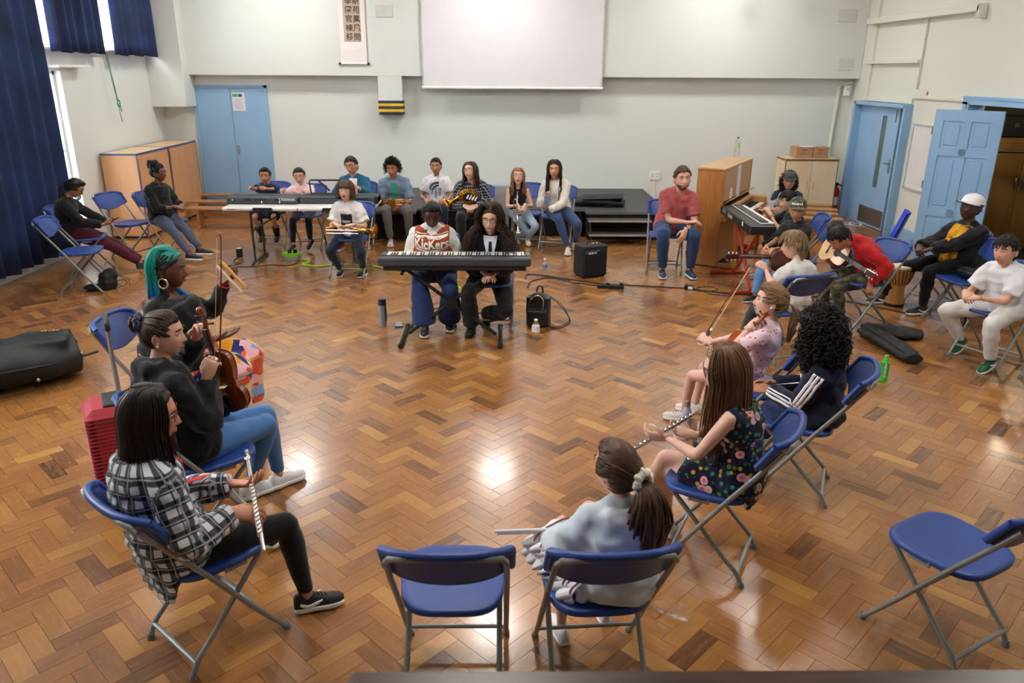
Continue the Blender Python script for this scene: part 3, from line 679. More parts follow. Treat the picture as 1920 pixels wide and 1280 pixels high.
    if hr:
        q = dict(hr); q.pop('mat', None); kind = q.pop('kind'); ex = q.pop('extra', None)
        hb = hair(kind, Hs, wide=wide, R_=hq, **q); hb.T = Matrix.Identity(4); hb.v = [tuple(TH @ V(p)) for p in hb.v]
        objs['hair'] = hb.build('hair', hm, root, sharp=180)
    if glasses:
        b = B(); b.T = TH; gl_ = B(); gl_.T = TH
        for k in (1, -1):
            ex, ez = k*.033*Hs*wide, .008*Hs
            ring = [(ex+math.cos(t)*.0225*Hs, .0905*Hs-abs(ex+math.cos(t)*.0225*Hs)*.12, ez+math.sin(t)*.0185*Hs) for t in np.linspace(0, 6.283, 18, endpoint=False)]
            b.tube(ring, .0019*Hs, 5, closed=True)
            b.tube([(k*.0555*Hs*wide, .083*Hs, .014*Hs), (k*.076*Hs*wide, .06*Hs, .014*Hs), (k*.080*Hs*wide, -.012*Hs, .014*Hs)], .0018*Hs, 5)
            gl_.add(ring, [tuple(range(18))], 0)
        b.tube([(-.0115*Hs, .0895*Hs, .012*Hs), (0, .092*Hs, .015*Hs), (.0115*Hs, .0895*Hs, .012*Hs)], .0018*Hs, 5)
        o = b.build('glasses', mat('spectacle_'+glasses, glasses, .35, var=0), root, sharp=180)
        gl_.build('lens', mat('lens', 'FFFFFF', .05, var=0, alpha=.12), o, sharp=0)
    objs.update(PEOPLE[key]); objs['TH'] = TH; objs['Rt'] = Rt; objs['Ft'] = Ft; objs['uT'] = uT; objs['sp'] = sp; objs['Tb'] = Tb; objs['s'] = s
    PEOPLE[key] = objs; return objs
def wpt(pp, p):
    """a point in a person's space to world"""
    r = pp['root']; return Matrix.Translation(r.location) @ r.rotation_euler.to_matrix().to_4x4() @ V(p)
def lpt(pp, p):
    r = pp['root']; return (Matrix.Translation(r.location) @ r.rotation_euler.to_matrix().to_4x4()).inverted() @ V(p)
def chest_text(pp, txt, size, m, up=.30, side=0, bold=0, sx=1, name='lettering', part='top', tilt=0):
    t = bvh(pp[part].data); me = text_mesh(txt, size, bold=bold, sx=sx)
    s = pp['s']; i = min(4, int(up/.5*5)); O = pp['sp'][i].lerp(pp['sp'][i+1], up/.5*5-i)+pp['Rt']*side*s
    return decal(name, me, t, O, pp['Ft'], pp['uT'], m, pp[part], .006)
def strokes(w_, h, n, seed=0, slant=.25):
    """a line of print too small to read: n short irregular strokes"""
    rs = random.Random(seed); b = B(); x = -w_/2; st = w_/n
    for i in range(n):
        hh = h*rs.uniform(.55, 1.); ww = st*rs.uniform(.45, .75); sk = slant*hh*rs.uniform(-.6, 1.); x0 = x+st*i
        for j in range(2): y0 = -hh/2+hh/2*j; k0, k1 = sk*j/2, sk*(j+1)/2; b.add([(x0+k0, y0, 0), (x0+ww+k0, y0, 0), (x0+ww+k1, y0+hh/2, 0), (x0+k1, y0+hh/2, 0)], [(0, 1, 2, 3)])
        if rs.random() < .7: b.add([(x0, hh*.1, 0), (x0+st, hh*.12, 0), (x0+st, hh*.3, 0), (x0, hh*.3, 0)], [(0, 1, 2, 3)])
    return b.mesh('print', (), 0)
def chest_mark(pp, me, m, up=.3, side=0, name='print', part='top', off=.004):
    t = bvh(pp[part].data); s = pp['s']; i = min(4, int(up/.5*5)); O = pp['sp'][i].lerp(pp['sp'][i+1], up/.5*5-i)+pp['Rt']*side*s
    return decal(name, me, t, O, pp['Ft'], pp['uT'], m, pp[part], off)
def flatmark(name, me, m, parent, loc, rot): me.materials.append(m); o = obj(name, me, parent); o.location = loc; o.rotation_euler = rot; return o
def chest_plate(pp, w_, h, m, up=.3, side=0, name='print', off=.003, part='top', n=10):
    t = bvh(pp[part].data); s = pp['s']; i = min(4, int(up/.5*5)); O = pp['sp'][i].lerp(pp['sp'][i+1], up/.5*5-i)+pp['Rt']*side*s
    return decal(name, plate(w_, h, n, n), t, O, pp['Ft'], pp['uT'], m, pp[part], off)
# ---------------------------------------------------------------- room shell
def wallmat(name, c, v=.03):
    k = NT(name); tc = k.a('TexCoord').outputs['Object']; n1 = k.a('TexNoise', i_Vector=tc, i_Scale=.7, i_Detail=5.); n2 = k.a('TexNoise', i_Vector=tc, i_Scale=60., i_Detail=4.)
    l = lin(c); d = tuple(x*(1-v*2.2) for x in l[:3])+(1,); k.l(k.mix(n1.outputs[0], d, l), 'Base Color')
    k.b.inputs['Roughness'].default_value = .55; k.bump(n2.outputs[0], .10, .003); return k.m
M_wall = wallmat('painted_plaster', 'E0E3DE'); M_wallR = wallmat('painted_plaster_cream', 'DEDED2'); M_ceil = wallmat('ceiling_paint', 'F0F0EC')
M_blue = mat('blue_door_paint', '8FB4D8', .38, var=.05, vs=2); M_white = mat('white_paint', 'EFEFEA', .4, var=.03); M_dark = mat('dark_void', '1A1816', .8)
M_steel = mat('brushed_steel', 'A8A8A4', .35, 1, var=.08, vs=30); M_black = mat('black_plastic', '17181A', .5, var=.1); M_chrome = mat('chrome', 'D8D8D8', .15, 1, var=0)
def wood(name, c1, c2, sc=(1, 14, 14), rough=.4, coat=0):
    k = NT(name); tc = k.a('TexCoord').outputs['Object']; mp = k.a('Mapping', i_Vector=tc, i_Scale=sc); n1 = k.a('TexNoise', i_Vector=mp.outputs[0], i_Scale=4., i_Detail=6., i_Distortion=.6)
    k.l(k.ramp(n1.outputs[0], [(.3, c1), (.7, c2)]), 'Base Color'); k.b.inputs['Roughness'].default_value = rough; k.b.inputs['Coat Weight'].default_value = coat
    k.bump(n1.outputs[0], .08, .002); return k.m
# parquet: herringbone of 230 x 77 mm blocks, zigzag across the hall
def parquet_mat():
    k = NT('oak_parquet'); at = k.a('Attribute', attribute_name='tone').outputs['Fac']; uv = k.a('Attribute', attribute_name='buv').outputs['Vector']
    mp = k.a('Mapping', i_Vector=uv, i_Scale=(5, 42, 1)); n1 = k.a('TexNoise', i_Vector=mp.outputs[0], i_Scale=1., i_Detail=5., i_Distortion=.8)
    n2 = k.a('TexNoise', i_Vector=uv, i_Scale=38., i_Detail=6., i_Roughness=.75); geo = k.a('NewGeometry').outputs['Position']; n3 = k.a('TexNoise', i_Vector=geo, i_Scale=.5, i_Detail=3.)
    base = k.ramp(at, [(0, '5A3C28'), (.14, '7C5232'), (.34, '9A693E'), (.62, 'AA7844'), (.86, 'BC8A4A'), (1, 'D2A35C')])
    c = k.mix(k.math('MULTIPLY', n1.outputs[0], .55), base, k.ramp(n1.outputs[0], [(.25, '4A2A14'), (.75, 'C08A4C')]))
    sc = k.ramp(n2.outputs[0], [(.22, '2A170C'), (.36, 'FFFFFF')]); c = k.mix(.20, c, sc, 'MULTIPLY')
    c = k.mix(.30, c, k.ramp(n3.outputs[0], [(.3, '8A5A3C'), (.7, 'FFE8D0')]), 'MULTIPLY')
    k.l(c, 'Base Color'); rr = k.math('MULTIPLY_ADD', n2.outputs[0], .28, .10); k.l(rr, 'Roughness')
    k.b.inputs['Coat Weight'].default_value = .45; k.b.inputs['Coat Roughness'].default_value = .14
    n4 = k.a('TexNoise', i_Vector=geo, i_Scale=16., i_Detail=4.); h = k.math('ADD', n4.outputs[0], k.math('MULTIPLY', n2.outputs[0], .5)); k.bump(k.math('ADD', h, k.math('MULTIPLY', k.a('TexNoise', i_Vector=geo, i_Scale=140., i_Detail=2.).outputs[0], .6)), .30, .003); return k.m
M_par = parquet_mat()
fl = struct(B().box(((XL-.4+8.6)/2, (YF+YB)/2, -.08), (8.6-XL+.4, YB-YF+.4, .15)).build('floor', mat('joint_bitumen', '2A1A10', .8), sharp=30))
def make_floor():
    w_, L = .0885, .2655; c45 = math.cos(PI/4); rs = random.Random(4); near = []; far = []
    f_ = 1436; cp, sp_ = math.cos(R(19.5)), math.sin(R(19.5))
    for k in range(-120, 290):
        for m_ in range(-60, 60):
            for o in (0, 1):
                x, y = (k+3*m_, k-3*m_); cx, cy = (x+1.5, y+.5) if o == 0 else (x+.5, y+2.5); cx *= w_; cy *= w_
                X = (cx-cy)*c45; Y = (cx+cy)*c45
                if not (XL-.02 < X < XR+.05 and .9 < Y < YB+.02): continue
                d = Y*cp+2.32*sp_; px = 960+f_*(X-Y*.013)/d; py = 640-f_*(Y*sp_-2.32*cp)/d
                t = min(1, max(0, rs.gauss(.52, .18))); t = t if rs.random() > .07 else rs.uniform(0, .2)
                q = (X, Y, o, t, rs.uniform(-.0006, .0005))
                if 8 < px < 1912 and 40 < py < (1272 if px < 640 else 1240): near.append((Y, q))
                else: far.append(q)
    near.sort(); far += [q for _, q in near[300:]]; near = [q for _, q in near[:300]]
    hl, hw, e = L/2-.0003, w_/2-.0003, .0006
    def blk(o, dz): 
        a = PI/4+(PI/2 if o else 0); ca, sa = math.cos(a), math.sin(a); P = []
        for (q, z) in (((hl-e, hw-e), dz), ((hl, hw), -.004)):
            for (sx, sy) in ((-1, -1), (1, -1), (1, 1), (-1, 1)): u, v = sx*q[0], sy*q[1]; P.append((u*ca-v*sa, u*sa+v*ca, z, u, v))
        return P
    FQ = [(0, 1, 2, 3), (4, 5, 1, 0), (5, 6, 2, 1), (6, 7, 3, 2), (7, 4, 0, 3)]
    def attrs(me, tone, uv):
        a = me.attributes.new('tone', 'FLOAT', 'POINT'); a.data.foreach_set('value', tone); a = me.attributes.new('buv', 'FLOAT_VECTOR', 'POINT'); a.data.foreach_set('vector', np.array(uv, dtype=np.float32).ravel()); me.materials.append(M_par)
    var = {}
    for o in (0, 1):
        for i in range(16):
            P = blk(o, 0); me = bpy.data.meshes.new('parquet_block'); me.from_pydata([p[:3] for p in P], [], FQ); t = (i+.5)/16
            attrs(me, [t]*8, [(p[3]+i*3.3, p[4]+i*1.7, i) for p in P]); var[o, i] = me
    for (X, Y, o, t, dz) in near:
        ob = obj('parquet_block', var[o, min(15, int(t*16))], fl); ob.location = (X, Y, dz)
    vs, fs, tn, uv = [], [], [], []
    for n, (X, Y, o, t, dz) in enumerate(far):
        P = blk(o, dz); b0 = len(vs); vs += [(p[0]+X, p[1]+Y, p[2]) for p in P]; fs += [tuple(i+b0 for i in f) for f in FQ]; tn += [t]*8; j = n % 977; uv += [(p[3]+j*.83, p[4]+j*.37, j*.11) for p in P]
    me = bpy.data.meshes.new('parquet_field'); me.from_pydata(vs, [], fs); attrs(me, tn, uv); o = obj('parquet_field', me, fl); o['kind'] = 'stuff'; o['label'] = 'herringbone parquet blocks further across the hall'
make_floor()
# ceiling with recessed light panels
ce = struct(B().box(((XL+XR)/2, (YF+YB)/2, ZC+.06), (XR-XL+.6, YB-YF+.6, .12)).build('ceiling', M_ceil))
M_lamp = mat('lamp_diffuser', 'FFFFFF', .5, var=0, emit='FFFCF7', es=36)
for iy, y in enumerate((3.6, 7.9, 11.8)):
    for ix, x in enumerate((-3.5, -.1, 3.4)):
        t = thing('ceiling_light', 'square ceiling light panel, row %s from the screen wall, %s' % (('third', 'second', 'first')[iy], ('beside the curtains', 'in the middle', 'beside the blue doors')[ix]), 'light', (x, y, ZC))
        b = B()
        for s_ in (-1, 1): b.box((s_*.265, 0, -.02), (.03, .56, .04)); b.box((0, s_*.265, -.02), (.5, .03, .04))
        b.build('frame', M_white, t); B().box((0, 0, -.018), (.5, .5, .012)).build('diffuser', M_lamp, t)
# back wall: recessed lower wall, projecting upper wall with ledge, pier stub and corner pier
b = B(); b.box(((XL+XR)/2, YB+.1, 2.2), (XR-XL+.6, .2, 4.4)); struct(b.build('wall_back', M_wall))
b = B(); b.box(((-5.1+XR)/2, YB-.1, (2.215+ZC)/2), (XR+5.1, .2, ZC-2.215), bev=.008); struct(b.build('trim_1', M_wall, label='projecting upper wall with a ledge'))
b = B(); b.box((-1.845, YB-.1, 1.985), (.39, .2, .46), bev=.006); struct(b.build('trim_2', M_wall))
b = B(); b.box((-5.38, YB-.22, (1.73+ZC)/2), (.58, .44, ZC-1.73), bev=.006); struct(b.build('trim_3', M_wall))
hz_ = thing('hazard_pad', 'black and yellow striped foam pad under the wall pier left of the screen', 'pad', (-1.845, YB-.1, 1.74))
for i in range(5):
    z = .105-i*.045; B().box((0, -.004, z-.03), (.405, .225, .0445), bev=.004 if i < 4 else .014).build('stripe', mat('pad_black', '33373B', .7) if i % 2 == 0 else mat('pad_yellow', 'E8BE38', .6), hz_)
# left wall with tall opening and clerestory
def wall_open(name, axis, pos, thick, a0, a1, z0, z1, holes, m):
    """boxes around rectangular holes [(a0,a1,z0,z1)] along a wall"""
    A = sorted({a0, a1, *[h[0] for h in holes], *[h[1] for h in holes]}); Zs = sorted({z0, z1, *[h[2] for h in holes], *[h[3] for h in holes]}); b = B()
    for i in range(len(A)-1):
        for j in range(len(Zs)-1):
            ca, cz = (A[i]+A[i+1])/2, (Zs[j]+Zs[j+1])/2
            if any(h[0] < ca < h[1] and h[2] < cz < h[3] for h in holes): continue
            sz = A[i+1]-A[i]; c = (pos, ca, cz) if axis == 'x' else (ca, pos, cz); s_ = (thick, sz, Zs[j+1]-Zs[j]) if axis == 'x' else (sz, thick, Zs[j+1]-Zs[j])
            b.box(c, s_)
    return struct(b.build(name, m))
wall_open('wall_left', 'x', XL-.15, .3, YF-.2, YB+.2, 0, ZC, [(5.2, 10.42, .30, 2.28), (3.0, 12.9, 2.56, 3.9)], M_wall)
wall_open('wall_right', 'x', XR+.1, .2, YF-.2, YB+.2, 0, ZC, [(11.36, 13.0, 0, 1.88), (7.7, 9.98, 0, 1.96)], M_wallR)
b = B(); b.box(((XL+XR)/2, YF-.1, 2.2), (XR-XL+.6, .2, 4.4)); struct(b.build('wall_front', M_wall))
def window(n, y0, y1, z0, z1, nm, nz):
    o = thing('window_%d' % n, None, None, (XL-.12, 0, 0)); struct(o); b = B(); f = .045
    for z in (z0+f/2, z1-f/2): b.box((0, (y0+y1)/2, z), (.07, y1-y0, f))
    for i in range(nm+1): y = y0+f/2+(y1-y0-f)*i/nm; b.box((0, y, (z0+z1)/2), (.07, f, z1-z0))
    for j in range(1, nz): b.box((0, (y0+y1)/2, z0+(z1-z0)*j/nz), (.06, y1-y0, .035))
    b.build('window_frame', M_white, o)
    for i in range(nm):
        y = y0+(y1-y0)*(i+.5)/nm
        for j in range(nz): B().box((0, y, z0+(z1-z0)*(j+.5)/nz), (.006, (y1-y0)/nm-.04, (z1-z0)/nz-.03)).build('pane', mat('window_glass', 'FFFFFF', .02, var=0, trans=1, ior=1.05, alpha=.35), o)
    B().box((.09, (y0+y1)/2, z0-.012), (.26, y1-y0+.06, .025), bev=.004).build('window_sill', M_white, o)
window(1, 5.2, 10.42, .30, 2.28, 4, 2); window(2, 3.0, 12.9, 2.56, 3.9, 6, 1)
struct(B().box((XL+.08, 10.5, 2.335), (.16, .75, .03), bev=.004).build('trim_4', M_white))
# curtains: pleated, thick
M_cur = NT('navy_curtain'); 
_k = M_cur; _tc = _k.a('TexCoord').outputs['Object']; _n = _k.a('TexNoise', i_Vector=_tc, i_Scale=3., i_Detail=4.); _k.l(_k.ramp(_n.outputs[0], [(.3, '0E1E44'), (.7, '1A3266')]), 'Base Color')
_k.b.inputs['Roughness'].default_value = .75; _k.b.inputs['Sheen Weight'].default_value = .05; _k.b.inputs['Sheen Roughness'].default_value = .4; M_cur = _k.m
def curtain(name, label, y0, y1, z0, z1, x, fold, amp, seed, lean=0., taper=0.):
    rs = random.Random(seed); n = int((y1-y0)/.012); ph = [rs.uniform(0, 6.28) for _ in range(6)]; vs = []; fs = []
    ns = 10
    for j in range(ns+1):
        t = j/ns; z = z0+(z1-z0)*t
        for i in range(n+1):
            u = i/n; y = y0+(y1-y0)*u; g_ = amp*(.45+.55*(1-t)+.2*math.sin(t*3))
            a = 2*PI*(y/fold)+.8*math.sin(y*2.1+ph[0])+.35*math.sin(t*2+ph[1]+y*3)
            dx = g_*(math.sin(a)+.18*math.sin(2*a+ph[2])+.35*math.sin(.37*a+ph[4])); dy = .1*g_*math.cos(a); yy = y+dy+taper*(1-t)*(u-.5)+lean*(1-t)
            vs.append((x+dx, yy, z+(0 if j else .012*math.sin(a*.5+ph[3]))))
    for j in range(ns):
        for i in range(n): fs.append((j*(n+1)+i, j*(n+1)+i+1, (j+1)*(n+1)+i+1, (j+1)*(n+1)+i))
    N_ = len(vs); nn = len(fs); vs += [(p[0]-.006, p[1], p[2]) for p in vs]; fs += [tuple(i+N_ for i in f[::-1]) for f in fs[:nn]]
    for i in range(n): fs.append((i+1, i, i+N_, i+1+N_)); k = ns*(n+1)+i; fs.append((k, k+1, k+1+N_, k+N_))
    for j in range(ns): k = j*(n+1); fs.append((k, k+n+1, k+n+1+N_, k+N_)); k += n; fs.append((k+n+1, k, k+N_, k+n+1+N_))
    b = B(); b.add(vs, fs); t = thing(name, label, 'curtain', (0, 0, 0)); b.build('cloth', M_cur, t, sharp=180)
    B().tube([(x, y0-.05, z1+.02), (x, y1+.05, z1+.02)], .014, 8).build('curtain_rail', M_white, t); return t
curtain('curtain', 'floor-length navy curtain at the far left of the hall', 5.6, 9.90, .13, 4.05, XL+.16, .27, .055, 1)
curtain('curtain', 'short navy curtain hanging high between the two bright window gaps', 10.08, 11.36, 2.50, 4.05, XL+.17, .22, .04, 2)
curtain('curtain', 'short navy curtain hanging high nearest the screen wall', 11.60, 13.0, 2.49, 4.05, XL+.2, .22, .04, 3)
t = thing('green_cord', 'knotted green cord hanging below the short navy curtains', 'cord', (XL+.1, 11.52, 2.5)); Mg = mat('green_cord', '1E8A64', .7, var=.1)
B().tube([(0, -.03, .02), (.01, 0, -.3), (.02, .05, -.62)], .006, 6, sm=4).build('strand', Mg, t, 180); B().tube([(0, .01, .0), (.015, .02, -.3), (.02, .06, -.6)], .005, 6, sm=4).build('strand', Mg, t, 180)
B().tube([(.02, .03, -.6), (.035, .08, -.63), (.02, .1, -.68), (.03, .05, -.72), (.02, .03, -.66), (.03, .07, -.62), (.02, .12, -.7), (.02, .13, -.78)], .007, 6, sm=4).build('knot', Mg, t, 180); B().tube([(.02, .06, -.66), (.02, .08, -.82), (.02, .10, -.92)], .005, 6, sm=3).build('loose_end', Mg, t, 180)
# blue double door in back wall
d = struct(thing('door_1', 'pale blue double door with a notice', None, (-4.52, YB, 0))); 
b = B()
for s_ in (-1, 1): b.box((s_*.585, -.01, 1.03), (.05, .06, 2.06))
b.box((0, -.01, 2.04), (1.22, .06, .04)); b.build('door_frame', M_blue, d)
for s_ in (-1, 1): B().box((s_*.2805, -.005, 1.01), (.555, .04, 2.02), bev=.003).build('door_leaf', M_blue, d)
B().box((.045, -.03, 1.02), (.035, .012, .16), bev=.003).build('handle_plate', M_steel, d); B().tube([(.045, -.035, 1.02), (.045, -.07, 1.02), (.10, -.07, 1.02)], .007, 8).build('door_handle', M_steel, d)
B().box((.13, -.029, 1.80), (.21, .003, .29)).build('notice', mat('paper', 'E6E2EC', .7, var=.02), d)
B().box((.08, -.032, 1.90), (.085, .002, .045)).build('notice_band', mat('notice_green', '4FB050', .6), d); B().box((.165, -.032, 1.90), (.06, .002, .045)).build('notice_band', mat('notice_blue', '3A4F8A', .6), d)
for i in range(9): B().box((.13-(.01 if i % 3 == 2 else 0), -.032, 1.845-i*.02), (.15-(.02 if i % 3 == 2 else 0), .002, .004)).build('notice_line', mat('notice_grey', '9A9AA4', .7), d)
# projection screen, scroll, plates
s_ = thing('projection_screen', 'large white pull-down projection screen on the far wall', 'screen', (.155, YB-.245, 0))
B().box((0, 0, (2.06+4.2)/2), (2.92, .006, 4.2-2.06)).build('fabric', mat('screen_fabric', 'E2E0E4', .6, var=.01), s_); b = B(); b.tube([(-1.475, 0, 2.045), (1.475, 0, 2.045)], .022, 10); b.build('bottom_bar', M_white, s_)
B().box((0, .02, 4.24), (3.1, .14, .12), bev=.01).build('case', M_white, s_)
for e in (-1, 1): B().box((e*1.452, -.004, 3.13), (.02, .004, 2.14)).build('edge_tape', mat('screen_edge', 'C4C2C8', .6), s_)
sc = thing('wall_scroll', 'hanging paper scroll with two columns of brush calligraphy', 'scroll', (-2.40, YB-.22, 0))
B().box((0, 0, 3.24), (.42, .006, 1.66)).build('mount', mat('scroll_silk', 'EFE6E2', .7, var=.02), sc); B().box((0, -.004, 3.25), (.325, .003, 1.24)).build('inner_border', mat('scroll_inner', 'F3ECEA', .7, var=.01), sc); B().box((.0, -.006, 3.28), (.275, .003, 1.10)).build('paper_panel', mat('scroll_paper', 'C6AE9C', .8, var=.05), sc)
B().tube([(-.21, 0, 2.405), (.21, 0, 2.405)], .016, 10).build('roller', mat('scroll_silk', 'EFE6E2'), sc)
for e in (-1, 1): B().tube([(e*.21, 0, 2.405), (e*.245, 0, 2.405)], .018, 10).build('roller_knob', M_black, sc)
Mk = mat('brush_ink', '2A2320', .7, var=0)
for cx, chars in ((.075, '彷新苑鳳風問'), (-.045, '理學園官棟移')):
    for i, ch in enumerate(reversed(chars)): text('character', ch, .115, Mk, sc, (cx, -.0085, 2.80+i*.132), (R(90), 0, 0), bold=.0015)
for (x, z, wd, hh, lab) in ((-1.885, 3.19, .26, .18, 'grey blank plate on the upper wall between scroll and screen'), (5.5, 3.17, .29, .19, 'upper of two blank plates on the far wall by the corner'), (5.58, 2.44, .24, .18, 'lower of two blank plates on the far wall by the corner')):
    tag(B().box((x, YB-.206, z), (wd, .012, hh), bev=.003).build('wall_plate', mat('plate_grey', 'D2D0CC', .5, var=.03)), lab, 'plate')
for x, lab in ((3.75, 'small dark ceiling-track spotlight, left one of the pair above the far wall'), (4.4, 'small dark ceiling-track spotlight, right one of the pair above the far wall')):
    t = thing('spotlight', lab, 'light', (x, 12.7, 3.53)); B().tube([(0, 0, .78), (0, 0, .06)], .008, 6).build('stem', M_black, t); B().lathe([(0, 0), (.03, 0), (.04, .03), (.035, .09), (0, .1)], 14).build('lamp_head', M_black, t)
# right wall trims, doors
for i, (y0, y1, z, h, dx) in enumerate(((9.98, 13.0, 3.07, .09, .12), (11.3, 12.98, 2.47, .05, .08), (8.0, 11.35, 1.99, .035, .03), (11.36, 13.0, 1.93, .07, .03))): struct(B().box((XR-dx/2, (y0+y1)/2, z), (dx, y1-y0, h), bev=.004).build('trim_%d' % (5+i), M_wallR))
struct(B().box((XR-.02, 12.82, 2.7), (.04, .06, 1.6)).build('trim_9', M_wallR)); struct(B().box((XR-.02, 11.3, 2.6), (.03, .02, 1.0)).build('trim_10', M_wallR))
struct(B().box((XR-.06, 10.0, 3.02), (.12, .05, .16), bev=.01).build('trim_11', M_wallR))
struct(B().tube([(5.55, YB-.03, 0), (5.6, YB-.03, 2.1), (5.8, YB-.03, 2.16)], .028, 10).build('trim_12', M_wallR, label='white pipe up the wall corner'))
bb = struct(B().box((XR-.012, 10.68, .09), (.024, 1.36, .18), bev=.003).build('baseboard_right', M_blue)); struct(B().box((-.6, YB-.01, .06), (9.0, .02, .12)).build('baseboard_back', M_wall))
tag(B().box((XR-.006, 11.02, 2.05), (.012, .02, .05)).build('sensor', mat('sensor_red', 'B06050', .5)), 'small reddish sensor on the wall above the doorway', 'sensor')
bx = thing('alarm_box', 'small white alarm box high in the corner above the blue doorway', 'box', (5.72, YB-.05, 1.95)); B().box((0, 0, .08), (.09, .09, .17), bev=.008).build('case', M_white, bx); B().lathe([(0, 0), (.016, 0), (.016, .01), (0, .01)], 12, T=Matrix.Translation((0, -.045, .1)) @ Matrix.Rotation(R(90), 4, 'X')).build('button', mat('btn', 'C8C4BC', .4), bx)
d = struct(thing('door_2', 'pale blue swing door with a tall glazed slot and steel kick plate', None, (XR, 0, 0)))
b = B(); b.box((0, 13.0, .94), (.24, .08, 1.88)); b.box((0, 11.36, .94), (.24, .05, 1.88)); b.box((0, 12.18, 1.86), (.24, 1.64, .05)); b.box((.02, 12.72, .94), (.05, .5, 1.88)); b.build('door_frame', M_blue, d)
lf = bpy.data.objects.new('door_leaf', None)
b = B(); T = Matrix.Translation((-.02, 12.46, 0)) @ Matrix.Rotation(R(-88), 4, 'Z'); b.T = T
# leaf in local x (0..0.80), slot window cut out
for (x0, x1, z0, z1) in ((0, .32, .01, 1.84), (.46, .80, .01, 1.84), (.32, .46, .01, .62), (.32, .46, 1.70, 1.84)): b.box(((x0+x1)/2, 0, (z0+z1)/2), (x1-x0, .042, z1-z0))
lf = b.build('door_leaf', M_blue, d)
b = B(); b.T = T; b.box((.39, 0, 1.16), (.14, .012, 1.08)); b.build('glazed_slot', mat('slot_glass', '5E6A66', .1, var=.05), lf)
b = B(); b.T = T; b.box((.40, -.023, .17), (.76, .004, .26)); b.build('kick_plate', M_steel, lf)
b = B(); b.T = T; b.box((.74, -.028, .98), (.04, .015, .2), bev=.004); b.tube([(.74, -.03, 1.02), (.74, -.08, 1.02), (.64, -.08, 1.02)], .009, 8); b.build('door_handle', M_steel, lf)
b = B(); b.T = T; b.tube([(.72, -.03, 1.80), (.72, -.03, 1.62)], .008, 8); b.build('top_bolt', M_steel, lf)
d = struct(thing('door_3', 'pale blue six-panel door standing open beside the store room', None, (5.30, 9.70, 0), math.degrees(math.atan2(-.43, .44))))
W_, H_ = .74, 1.90
b = B()
for (x0, x1, z0, z1) in ((0, .10, 0, H_), (.64, W_, 0, H_), (.33, .41, .12, H_-.13), (.10, .64, 0, .18), (.10, .64, .62, .72), (.10, .64, 1.36, 1.45), (.10, .64, H_-.13, H_)): b.box(((x0+x1)/2, 0, (z0+z1)/2), (x1-x0, .044, z1-z0))
lf = b.build('door_leaf', M_blue, d)
for (x0, x1) in ((.10, .33), (.41, .64)):
    for (z0, z1) in ((.18, .62), (.72, 1.36), (1.45, H_-.13)): B().box(((x0+x1)/2, 0, (z0+z1)/2), (x1-x0, .016, z1-z0)).box(((x0+x1)/2, 0, (z0+z1)/2), (x1-x0-.06, .032, z1-z0-.06), bev=.012).build('panel', M_blue, lf)
for z in (.25, 1.0, 1.65): B().tube([(-.008, -.02, z-.045), (-.008, -.02, z+.045)], .008, 8).build('hinge', M_steel, lf)
d = struct(thing('door_4', 'pale blue frame of the store room opening', None, (XR, 0, 0)))
b = B(); b.box((-.02, 10.0, .99), (.06, .1, 1.98)); b.box((-.02, 8.85, 2.0), (.06, 2.4, .1)); b.box((-.045, 8.85, 2.03), (.03, 2.4, .03)); b.box((0.05, 9.94, .98), (.2, .05, 1.96)); b.box((-.02, 7.66, .99), (.06, .1, 1.98)); b.build('door_frame', M_blue, d)
B().box((.30, 7.76, .97), (.62, .042, 1.9), bev=.004).build('door_leaf', M_blue, d)
wb = thing('whiteboard', 'framed blank whiteboard on the cream wall beside the open blue door', 'whiteboard', (XR-.012, 0, 0)); B().box((0, 10.80, 1.19), (.01, .78, .86)).build('surface', mat('whiteboard', 'DEDCDC', .25, var=.02), wb)
b = B()
for z in (.75, 1.63): b.box((-.004, 10.80, z), (.02, .82, .025))
for y in (10.4, 11.2): b.box((-.004, y, 1.19), (.02, .025, .9))
b.build('frame', mat('board_frame', 'B8B8B6', .4), wb)
# rooms beyond the right wall
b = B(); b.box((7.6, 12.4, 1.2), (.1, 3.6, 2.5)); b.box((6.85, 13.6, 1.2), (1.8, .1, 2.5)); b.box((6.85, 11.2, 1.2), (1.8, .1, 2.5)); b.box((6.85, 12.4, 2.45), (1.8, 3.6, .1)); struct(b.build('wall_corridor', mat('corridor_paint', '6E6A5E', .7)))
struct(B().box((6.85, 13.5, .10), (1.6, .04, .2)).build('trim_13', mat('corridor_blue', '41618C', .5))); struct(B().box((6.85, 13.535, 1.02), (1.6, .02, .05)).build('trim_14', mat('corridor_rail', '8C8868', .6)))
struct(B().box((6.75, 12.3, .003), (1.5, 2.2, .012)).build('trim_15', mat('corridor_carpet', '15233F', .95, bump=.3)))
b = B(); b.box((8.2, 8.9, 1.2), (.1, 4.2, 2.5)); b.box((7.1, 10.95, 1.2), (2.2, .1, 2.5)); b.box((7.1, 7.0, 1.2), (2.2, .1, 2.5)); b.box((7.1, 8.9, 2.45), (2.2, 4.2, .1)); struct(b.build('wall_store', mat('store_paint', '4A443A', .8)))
M_oakd = wood('store_oak', '6E4E26', '8E6A38', (1, 1, .15)); 
cu = thing('store_cupboard', 'tall brown double-door cupboard inside the store room', 'cupboard', (6.95, 10.62, 0), 0)
B().box((0, .0, .76), (1.0, .46, 1.50), bev=.004).build('body', M_oakd, cu)
for e in (-1, 1):
    dd = B().box((e*.248, -.242, .76), (.488, .022, 1.44), bev=.003).build('door', M_oakd, cu); B().tube([(e*.045, -.255, .85), (e*.055, -.28, .92), (e*.045, -.255, .99)], .008, 8, sm=3).build('handle', M_steel, dd)
